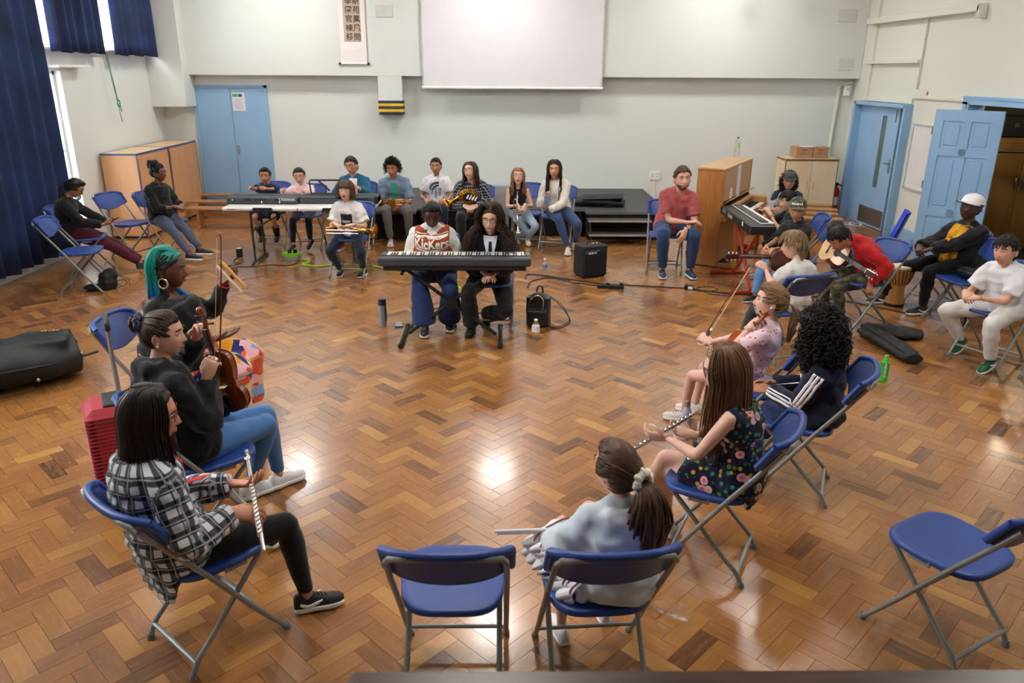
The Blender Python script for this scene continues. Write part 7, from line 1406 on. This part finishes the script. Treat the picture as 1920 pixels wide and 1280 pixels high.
def bell(b, T, r=.07, L=.24, r0=.009): b.lathe([(r0, 0), (r0*1.1, L*.4), (r0*1.6, L*.65), (r0*2.8, L*.85), (r*.62, L*.94), (r, L), (r*.97, L+.004), (r*.6, L*.945), (r0*2.6, L*.86)], 22, T=T)
def rotY(d): return V((0, 0, 1)).rotation_difference(V(d).normalized()).to_matrix().to_4x4()
def trumpet(label, p, yd, zd, m, s=1.):
    t = thing('trumpet', label, 'trumpet'); b = B(); bell(b, Matrix.Translation((0, .02, 0)) @ rotY((0, 1, 0)), .06, .24); b.build('bell', m, t, 180)
    B().tube([(0, .02, 0), (0, -.14, 0), (0, -.165, -.02), (0, -.165, -.05), (0, -.14, -.07), (0, .10, -.07), (0, .125, -.05), (0, .125, -.02), (0, .10, -.005), (-.012, -.22, 0)], .0062, 8).build('tubing', m, t, 180)
    for i in range(3): v = B().lathe([(0, -.075), (.0105, -.075), (.0105, .03), (.004, .032), (.004, .05), (.009, .051), (.009, .055), (0, .055)], 12, T=Matrix.Translation((0, -.03+i*.027, -.02))).build('valve', m, t)
    B().tube([(-.012, -.20, 0), (-.012, -.24, 0), (-.012, -.262, 0)], [.005, .006, .0125], 10).build('mouthpiece', M_silver, t); orient(t, p, yd, zd); t.scale = (s, s, s)
trumpet('brass trumpet lying across the knees of the boy in denim', V((-1.53, 10.58, .63)), (-1, .05, -.06), (0, -.3, 1), M_brass, 1.1); trumpet('silver trumpet held upright between the knees in pale jeans', V((.195, 10.28, .52)), (.05, -.1, -1), (.6, -.8, 0), M_silver, 1.05)
t = thing('trombone', 'brass trombone across the lap of the child in the white print T-shirt', 'trombone', (-1.78, 8.68, .615)); b = B(); bell(b, Matrix.Translation((-.02, 0, .01)) @ rotY((1, -.16, -.12)), .098, .36, .012); b.build('bell', M_brass, t, 180)
B().tube([(-.02, 0, .01), (-.18, 0, .01), (-.23, .0, 0), (-.23, -.02, -.02), (-.18, -.03, -.03), (.10, -.03, -.03)], .010, 10).build('tuning_slide', M_brass, t, 180)
for dz in (.0, -.035): B().tube([(-.22, -.05, -.015+dz), (.14, -.055, -.02+dz)], .007, 8).build('slide_tube', M_silver, t)
for x in (-.10, -.02, .06): B().tube([(x, -.05, .01), (x, -.05, -.06)], .006, 8).build('brace', M_silver, t)
B().tube([(.14, -.055, -.02), (.19, -.05, -.02), (.20, -.05, -.02)], [.007, .006, .012], 10).build('mouthpiece', M_silver, t)
t = thing('french_horn', 'coiled brass horn on the lap of the person in the dark check shirt', 'horn', (-.46, 10.22, .735), 10); b = B()
for i, r in enumerate((.125, .105, .085)): b.tube([(math.cos(a)*r, -.015*i-.02*math.sin(a), math.sin(a)*r*.8) for a in np.linspace(0, 6.28, 26, endpoint=False)], .0085, 8, closed=True)
b.build('coil', M_brass, t, 180); b = B(); bell(b, Matrix.Translation((-.02, .02, .06)) @ rotY((-.75, .2, -.5)), .12, .30, .012); b.build('bell', M_brass, t, 180)
for i in range(4): B().lathe([(0, 0), (.016, 0), (.016, .05), (.006, .052), (.006, .07), (0, .07)], 12, T=Matrix.Translation((-.02+i*.036, -.05, -.02-.010*i)) @ Matrix.Rotation(R(25), 4, 'Y')).build('valve', M_silver, t)
# ---------------------------------------------------------------- drum, bags, bottles, cables
t = thing('djembe', 'small djembe hand drum with rope lacing and pale skin on the floor', 'drum', (4.14, 7.74, 0), 20); Mdj = wood('djembe_wood', 'B07A3C', 'C8924E', (8, 8, 1), .4)
B().lathe([(0, 0), (.098, 0), (.10, .02), (.086, .12), (.083, .20), (.10, .25), (.128, .31), (.138, .36), (.138, .43), (0, .43)], 28).build('shell', Mdj, t, 50); B().lathe([(.101, 0), (.102, .03), (.098, .03)], 28).build('foot_band', M_black, t)
B().lathe([(.139, .40), (.145, .415), (.141, .437), (.12, .443), (0, .442)], 28).build('drum_skin', mat('drum_skin', 'D8C6A4', .8, var=.12, vs=18), t, 180)
b = B()
for i in range(24): a = i/24*6.28; b.tube([(math.cos(a+(.13 if z < .3 else 0))*r, math.sin(a+(.13 if z < .3 else 0))*r, z) for r, z in ((.148, .41), (.142, .33), (.112, .26), (.094, .235))], .0035, 5)
b.build('rope', mat('drum_rope', '2A241E', .9), t); B().tube([(.15, 0, .425), (.19, 0, .43)], .014, 8).build('rope_knot', M_black, t)
M_nyl = mat('black_nylon', '15161A', .6, var=.15, bump=.25, bs=200); M_zip = mat('zip', '2C2D30', .35, .6)
def soft(name, b, vox, m, parent, noise=.01, ns=12, it=3): me = remesh(b, vox, it, noise=noise, ns=ns); me.materials.append(m); return obj(name, me, parent)
t = thing('guitar_bag', 'black guitar gig bag lying flat on the floor beside the green bottle', 'bag', (3.55, 6.32, 0)); b = B()
b.tube([(-.16, .50, .04), (-.02, .46, .045), (.16, .40, .045), (.33, .34, .04)], [(.10, .035), (.17, .045), (.17, .045), (.09, .035)], 16, ref=(0, 0, 1)); b.tube([(-.15, .44, .05), (-.12, .20, .055), (-.10, -.08, .055), (-.09, -.34, .05)], [(.10, .04), (.105, .05), (.115, .055), (.085, .045)], 16, ref=(0, 0, 1)); soft('body', b, .012, M_nyl, t, .010, 14)
B().tube([(-.20, .40, .095), (-.185, .15, .105), (-.175, -.10, .105), (-.14, -.36, .085)], .005, 6, sm=4).build('zip', M_zip, t); flatmark('lettering', strokes(.22, .026, 13, 4), mat('bag_print', 'B8BABC', .6, var=0), t, (.09, .47, .088), (0, 0, R(-14)))
t = thing('instrument_case', 'large black soft instrument case lying on the floor at the left edge', 'case', (-3.78, 5.52, 0), 22); t.scale = (1.2, 1.2, 1.35); b = B()
b.tube([(-.55, -.05, .14), (-.25, -.05, .15), (.0, .0, .14), (.22, .06, .125), (.38, .1, .12)], [(.26, .13), (.30, .14), (.25, .13), (.22, .115), (.17, .10)], 20, ref=(0, 0, 1)); b.box((.20, .06, .235), (.30, .26, .05)); soft('body', b, .015, M_nyl, t, .006, 9)
B().tube([(-.8, -.30, .17), (-.3, -.35, .17), (.05, -.26, .16), (.3, -.12, .14), (.5, .05, .13)], .007, 6, sm=4).build('zip', M_zip, t); flatmark('badge', strokes(.11, .03, 5, 3), mat('badge_gold', 'C88A3A', .5, var=0), t, (.24, .13, .268), (0, 0, R(-8)))
for (x, y, z) in ((-.1, -.36, .1), (.18, -.22, .08), (-.02, -.27, .2), (.42, -.05, .16)): B().sph((x, y, z), .012, 0, 8, 6).build('stud', M_steel, t)
t = thing('drawstring_bag', 'small black drawstring bag slumped on the floor by the empty curtain-side chair', 'bag', (-4.38, 8.28, 0), 10); b = B(); b.sph((.0, 0, .09), (.10, .09, .13)); b.sph((.05, .0, .16), (.06, .06, .09)); b.sph((-.12, -.03, .03), (.14, .08, .035)); soft('sack', b, .014, M_nyl, t, .012, 16); b = B(); b.tube([(.06, 0, .2), (.16, -.04, .14), (.20, -.02, .06), (.10, -.06, .02)], .004, 5, sm=4); b.tube([(.06, .02, .18), (.2, .03, .1), (.22, 0, .02)], .004, 5, sm=4); b.build('cord', M_black, t, 180)
t = thing('bum_bag', 'black bum bag resting on the seat of the empty chair beside the boy in white', 'bag', (4.52, 7.13, .452), 100); b = B(); b.tube([(-.14, 0, .045), (-.06, .02, .055), (.06, .02, .055), (.14, 0, .045)], [(.05, .035), (.075, .05), (.075, .05), (.05, .035)], 12, ref=(0, 0, 1)); soft('pouch', b, .01, M_nyl, t, .006); B().tube([(-.12, .06, .085), (0, .085, .10), (.12, .06, .085)], .004, 6, sm=3).build('zip', M_zip, t)
B().tube([(-.14, .02, .03), (-.22, .10, -.05), (-.22, .16, -.25), (-.20, .14, -.42)], [(.012, .003)]*4, 6, sm=4).build('strap', M_nyl, t, 180)
t = thing('backpack', 'small black leather backpack standing beside the keyboard players', 'backpack', (.345, 7.03, 0), -14); M_lea = mat('black_leather', '1A1B1D', .42, var=.12, bump=.3, bs=180); b = B(); b.box((0, 0, .15), (.22, .12, .28)); b.sph((0, 0, .27), (.105, .062, .06)); b.box((0, -.075, .09), (.18, .05, .15)); soft('body', b, .011, M_lea, t, .004, 10, 6)
B().tube([(-.10, -.062, .10), (-.08, -.066, .24), (0, -.07, .315), (.06, -.068, .26), (.04, -.075, .12)], .004, 6, sm=4).build('zip', M_chrome, t); B().tube([(-.03, .05, .31), (-.02, .05, .37), (.02, .05, .37), (.03, .05, .31)], .008, 6, sm=3).build('grab_handle', M_lea, t)
for k in (0, 1): B().tube([(.06, .06, .30), (.20, .05-.05*k, .22), (.30+.02*k, .0-.06*k, .08), (.20, -.04-.05*k, .012), (.08, .05, .03)], [(.010, .003)]*5, 6, sm=5).build('strap', M_lea, t, 180)
t = thing('suitcase', 'red ribbed suitcase with raised trolley handle beside the violinist', 'suitcase', (-2.24, 3.95, 0), -60); Mr = mat('red_shell', 'A82432', .38, var=.05); B().box((0, 0, .31), (.30, .20, .50), bev=.045).build('shell', Mr, t)
for i in range(20): z = .10+i*.022; B().box((0, 0, z), (.304, .208, .009), bev=.004).build('rib', Mr, t)
for e in (-1, 1): B().tube([(e*.09, .09, .55), (e*.09, .09, .80)], .011, 8).build('handle_tube', mat('alu', 'B8BAB8', .35, .8), t); B().tube([(e*.09, .09, .80), (e*.09, .09, 1.0)], .009, 8).build('handle_tube', mat('alu', 'B8BAB8'), t); 
B().tube([(-.09, .09, .99), (-.085, .09, 1.03), (0, .09, 1.045), (.085, .09, 1.03), (.09, .09, .99)], .014, 8, sm=3).build('grip', M_black, t); B().box((0, .04, .565), (.20, .08, .02), bev=.006).build('top_trim', M_black, t)
for e in (-1, 1):
    for f in (-1, 1): B().lathe([(0, -.012), (.026, -.012), (.028, 0), (.026, .012), (0, .012)], 12, T=Matrix.Translation((e*.13, f*.07, .028)) @ Matrix.Rotation(R(90), 4, 'Y')).build('wheel', M_black, t)
M_pet = mat('clear_plastic', 'F2F6F8', .06, var=0, trans=.95, ior=1.2, alpha=.55); M_water = mat('water', 'E8F0F4', .02, var=0, trans=1, ior=1.33, alpha=.5)
def pet(label, loc, h=.22, r=.032, cap_c='F0F0F2', lab='C8D4E0', rot=None, m=None, fill=None, lz=(.45, .7)):
    t = thing('plastic_bottle' if m is None else 'drink_bottle', label, 'bottle', loc); 
    if rot: t.rotation_euler = rot
    B().lathe([(0, 0), (r*.9, 0), (r, .01), (r, h*.22), (r*.93, h*.25), (r, h*.28), (r, h*.42), (r*.93, h*.45), (r, h*.48), (r, h*.68), (r*.7, h*.82), (r*.40, h*.88), (r*.38, h*.94)], 20).build('body', m or M_pet, t, 60); B().lathe([(0, h*.93), (r*.46, h*.93), (r*.46, h), (0, h)], 14).build('cap', mat('cap_'+cap_c, cap_c, .4, var=0), t)
    if lab: B().lathe([(r*1.015, h*lz[0]), (r*1.015, h*lz[1]), (r*.99, h*lz[1])], 20).build('label', mat('lab_'+lab, lab, .5, var=.1, vs=30), t)
    return t
pet('clear water bottle standing by the black amplifier', (.50, 8.88, 0), .22, .033, lab='6A86B0'); pet('clear water bottle with white label in front of the leather backpack', (.30, 6.56, 0), .21, .036, lab='E4E4E8')
pet('water bottle with green cap standing on the upright piano', (3.20, 10.70, 1.222), .26, .034, '1E7A4A', 'A8D0A0'); pet('empty clear bottle lying on the floor beside the front chairs', (.83, 2.80, .036), .19, .033, lab=None, rot=(0, R(90), R(150))); pet('water bottle with blue label held by the girl in the cream cardigan', (.575, 10.14, .60), .20, .03, '3A5A9A', '3E86C8')
t = pet('bright green drink bottle standing on the floor beside the gig bag', (3.03, 5.62, 0), .22, .033, '5ACB3A', '3CA848', m=mat('green_bottle', '58C83C', .25, var=.06, trans=.2), lz=(.2, .75)); me = strokes(.12, .018, 8, 6)
for v in me.vertices: v.co.x, v.co.y, v.co.z = .0345*math.sin(-v.co.y/.0345-.3), -.0345*math.cos(-v.co.y/.0345-.3), .105+v.co.x
me.materials.append(mat('tee_white', 'E0E0E0')); obj('lettering', me, t)
t = thing('steel_flask', 'lavender insulated bottle with steel cap on the floor by the floral dress', 'bottle', (1.225, 4.62, 0)); B().lathe([(0, 0), (.034, 0), (.036, .01), (.036, .16), (.028, .20), (.017, .225), (.016, .235)], 24).build('body', mat('lavender_steel', 'B4B0CC', .35, var=.03), t, 60); B().lathe([(0, .233), (.019, .233), (.019, .27), (.016, .274), (0, .274)], 20).build('cap', M_steel, t)
t = thing('tumbler', 'tall grey shaker flask with black lid and strap on the floor left of the players', 'bottle', (-1.145, 6.99, 0)); B().lathe([(0, 0), (.033, 0), (.036, .02), (.038, .22)], 22).build('body', mat('smoke_plastic', '8A8E96', .3, var=.05), t, 60); B().lathe([(.041, .215), (.041, .235), (.037, .24), (.037, .27), (0, .275)], 22).build('lid', mat('lid_dark', '2A2C30', .4), t); B().tube([(.030, -.025, .22), (.036, -.028, .16), (.034, -.026, .06)], [(.008, .003)]*3, 6).build('strap', M_black, t)
t = thing('mobile_phone', 'phone lying on the floor beside the grey flask', 'phone', (-1.0, 7.02, .0), 8); B().box((0, 0, .006), (.075, .15, .010), bev=.004).build('case', mat('phone_case', '4A4C50', .4), t); B().box((0, 0, .0118), (.066, .135, .001)).build('back', mat('phone_back', 'A8AAAC', .3), t)
pm = PEOPLE['mask']; hw = (wpt(pm, pm['WR'][1])+wpt(pm, pm['WR'][-1]))/2+V((.10, .02, .035)); t = thing('mobile_phone', 'phone in the hands of the masked person', 'phone', hw, -72); B().box((0, 0, 0), (.07, .14, .009), bev=.003, rot=(R(25), 0, 0)).build('case', M_black, t)
t = thing('amplifier', 'small black combo amplifier on the floor in front of the stage', 'amplifier', (1.045, 8.93, 0), 24); B().box((0, 0, .20), (.33, .24, .37), bev=.015).build('cabinet', mat('amp_tolex', '161618', .7, bump=.3), t); B().box((0, -.122, .17), (.29, .004, .27)).build('grille', mat('amp_grille', '0E0E10', .9, bump=.5, bs=500), t); B().tube([(-.06, 0, .385), (-.04, 0, .41), (.04, 0, .41), (.06, 0, .385)], .009, 8, sm=3).build('handle', M_black, t); B().box((.06, .02, .388), (.06, .05, .005)).build('yellow_tag', mat('tag_yellow', 'D8C038', .6), t)
B().box((-.06, -.124, .315), (.16, .003, .045)).build('logo_plate', mat('amp_badge', '3A4A66', .5, var=.2, vs=40), t); flatmark('lettering', strokes(.11, .026, 6, 5, .2), mat('tee_white', 'E0E0E0'), t, (-.045, -.127, .303), (R(90), 0, 0)); B().box((.035, -.126, .33), (.03, .003, .018)).build('blue_tag', mat('amp_blue', '2A6AB8', .4, var=0), t)
for e in (-1, 1):
    for f in (-1, 1): B().lathe([(0, 0), (.014, 0), (.012, .016), (0, .016)], 8, T=Matrix.Translation((e*.13, f*.09, 0))).build('foot', M_black, t)
def cable(label, pts, r=.006, c='1A1A1C', name='cable'): return tag(B().tube([(x, y, r+.001) for x, y in pts], r, 6, sm=6).build(name, mat('cable_'+c, c, .5, var=0), None, 180), label, 'cable')
cable('black cable running along the floor from the amplifier to the red stand', [(.27, 8.75), (.30, 8.95), (.45, 8.92), (.62, 8.82), (.78, 8.72), (1.0, 8.62), (1.15, 8.52), (1.5, 8.46), (1.8, 8.40), (2.09, 8.33), (2.4, 8.18), (2.8, 8.06), (3.5, 7.98), (4.2, 7.35)], .007)
cable('black cable looping on the floor behind the middle keyboard', [(.28, 8.36), (.33, 8.62), (.55, 8.80), (.80, 8.60), (.95, 8.52), (1.14, 8.42)]); cable('thin black cable curling on the floor beside the red stand', [(2.09, 8.31), (2.25, 8.22), (2.42, 8.30), (2.36, 8.42), (2.2, 8.36), (2.3, 8.12), (2.5, 8.05)], .004)
cable('thin black cable trailing along the floor under the white table', [(-3.45, 9.80), (-3.42, 9.55), (-3.30, 9.45), (-3.42, 9.32), (-3.13, 9.30), (-2.89, 9.40), (-2.70, 9.36), (-2.62, 9.45), (-2.60, 9.62)], .005)
cable('bright green extension cable running from the reel to the keyboards', [(-2.66, 9.72), (-2.46, 9.56), (-2.52, 9.42), (-2.40, 9.36), (-2.27, 9.33), (-2.03, 9.44), (-1.75, 9.36), (-1.60, 9.33), (-1.46, 9.2), (-1.2, 9.1), (-.9, 9.05), (-.6, 8.6), (-.3, 7.9)], .008, 'A8D82C')
t = thing('extension_reel', 'grey and lime green extension cable reel on the floor under the table', 'reel', (-2.72, 9.72, 0)); B().lathe([(0, 0), (.115, 0), (.12, .01), (.12, .055), (0, .055)], 26).build('drum', mat('reel_grey', '9C9EA2', .5), t, 50); B().lathe([(0, .055), (.123, .055), (.123, .08), (.10, .088), (0, .088)], 26).build('rim', mat('reel_green', '8CD82C', .45), t, 50)
for x in (-.02, .05): B().box((x, -.02, .11), (.045, .045, .05), bev=.008).build('plug', M_black, t)
t = thing('power_adapter', 'black power adapter block on the floor by the table leg', 'adapter', (-3.44, 9.86, 0), 10); B().box((0, 0, .055), (.075, .06, .11), bev=.006).build('block', M_black, t); B().box((0, 0, .112), (.05, .04, .004)).build('label', M_white, t)
t = thing('power_strip', 'black multi-socket power strip on the floor in front of the man', 'power strip', (1.22, 8.36, 0), -6); B().box((0, 0, .022), (.30, .06, .04), bev=.006).build('bar', M_black, t); B().box((.12, 0, .05), (.045, .045, .035), bev=.005).build('plug', M_black, t); B().box((-.03, 0, .05), (.05, .045, .03), bev=.005).build('plug', M_black, t)
t = thing('power_adapter', 'black power adapter with white label on the floor by the red stand', 'adapter', (2.10, 8.32, 0), -12); B().box((0, 0, .025), (.10, .055, .045), bev=.005).build('block', M_black, t); B().box((.015, -.0285, .025), (.05, .002, .03)).build('label', M_white, t)
t = thing('wall_socket', 'white double wall socket above the right end of the stage', 'socket', (2.62, YB-.012, .62)); B().box((0, 0, 0), (.17, .03, .14), bev=.006).build('plate', M_white, t)
for x in (-.04, .04):
    for (dx, dz) in ((0, .02), (-.013, -.015), (.013, -.015)): B().box((x+dx, -.016, dz), (.010, .003, .012)).build('hole', M_black, t)
B().box((0, .002, -.32), (.02, .014, .5)).build('conduit', M_white, t)
t = thing('stage_bag', 'black soft bag lying on the stage beside the girl in the cream cardigan', 'bag', (1.45, 11.55, .40), -8); b = B(); b.tube([(-.40, 0, .06), (-.1, .02, .075), (.2, 0, .07), (.38, -.02, .05)], [(.14, .05), (.17, .07), (.16, .06), (.10, .05)], 14, ref=(0, 0, 1)); soft('body', b, .016, M_nyl, t, .012)
B().box((.05, 0, .138), (.60, .30, .014), rot=(R(4), R(-3), 0), bev=.005).build('flap', M_nyl, t)
t = thing('black_coat', 'black coat heaped on the stage behind the boy in teal', 'coat', (-1.85, 11.7, .40)); b = B(); b.sph((0, 0, .05), (.28, .2, .06)); b.sph((.1, 0, .1), (.12, .1, .07)); soft('cloth', b, .016, BLK, t, .02, 14)
t = thing('translucent_crate', 'frosted plastic storage crate standing behind the girl in the black vest', 'crate', (-.06, 11.05, .0)); Mfr = mat('frosted_plastic', 'D8DCDE', .35, var=.03, trans=.5, alpha=.75); B().box((0, 0, .44), (.30, .34, .66), bev=.02).build('tub', Mfr, t); B().box((0, 0, .785), (.33, .37, .03), bev=.008).build('lid', Mfr, t)
for e in (-1, 1): B().box((e*.10, -.172, .42), (.02, .01, .58)).build('rib', Mfr, t)
for e in (-1, 1):
    for f in (-1, 1): B().box((e*.12, f*.14, .055), (.04, .04, .11)).build('foot', Mfr, t)
t = thing('fire_extinguisher', 'red fire extinguisher standing in the corner beside the blue doorway', 'extinguisher', (5.66, 13.1, 0)); B().lathe([(0, .02), (.07, .02), (.075, .05), (.075, .40), (.055, .46), (.025, .49), (.02, .51)], 22).build('cylinder', mat('ext_red', 'B01818', .3, var=.03), t, 60); B().lathe([(0, .0), (.078, 0), (.078, .03), (0, .03)], 22).build('base_ring', M_black, t); B().box((.0, -.02, .535), (.04, .12, .05), bev=.008).build('valve_handle', M_black, t); B().tube([(.03, 0, .52), (.10, -.02, .48), (.10, -.03, .22)], .012, 8, sm=4).build('hose', M_black, t); B().lathe([(.0765, .18), (.0765, .32), (.07, .32)], 22).build('label', mat('ext_label', 'D8D0C8', .5), t)
t = thing('floor_sign', 'white floor sign with blue symbols lying in the blue doorway', 'sign', (5.64, 12.3, .0), -25); B().box((0, 0, .003), (.36, .24, .004)).build('sheet', mat('sign_white', 'D8D8E2', .5), t)
for x in (-.08, .07): b = B(); b.tube([(x+math.cos(a)*.055, math.sin(a)*.06, .006) for a in np.linspace(0, 6.28, 18, endpoint=False)], .008, 5, closed=True); b.build('blue_ring', mat('sign_blue', '20306E', .5), t)
for x in (-.12, .12): B().box((x*.9, -.07, .0055), (.07, .05, .001)).build('blue_block', mat('sign_blue', '20306E'), t)
t = thing('draped_coat', 'black sports coat with white stripe hung over the chair behind the boy in the cap', 'coat', (3.47, 7.87, 0), 78); b = B(); b.tube([(-.18, .0, .74), (0, .0, .81), (.18, 0, .74)], [.06, .075, .06], 12); b.tube([(0, -.05, .80), (.0, -.075, .6), (0, -.06, .36)], [(.20, .05), (.22, .05), (.20, .05)], 14, ref=(0, 1, 0)); b.tube([(-.17, -.05, .74), (-.22, -.06, .5), (-.20, -.05, .3)], [.06, .055, .045], 12); soft('cloth', b, .014, BLK, t, .016, 15); B().tube([(-.20, -.11, .72), (-.245, -.115, .62), (-.25, -.11, .52)], [(.012, .004)]*3, 6, sm=3).build('white_stripe', mat('stripe_white', 'EDEDED'), t, 180)
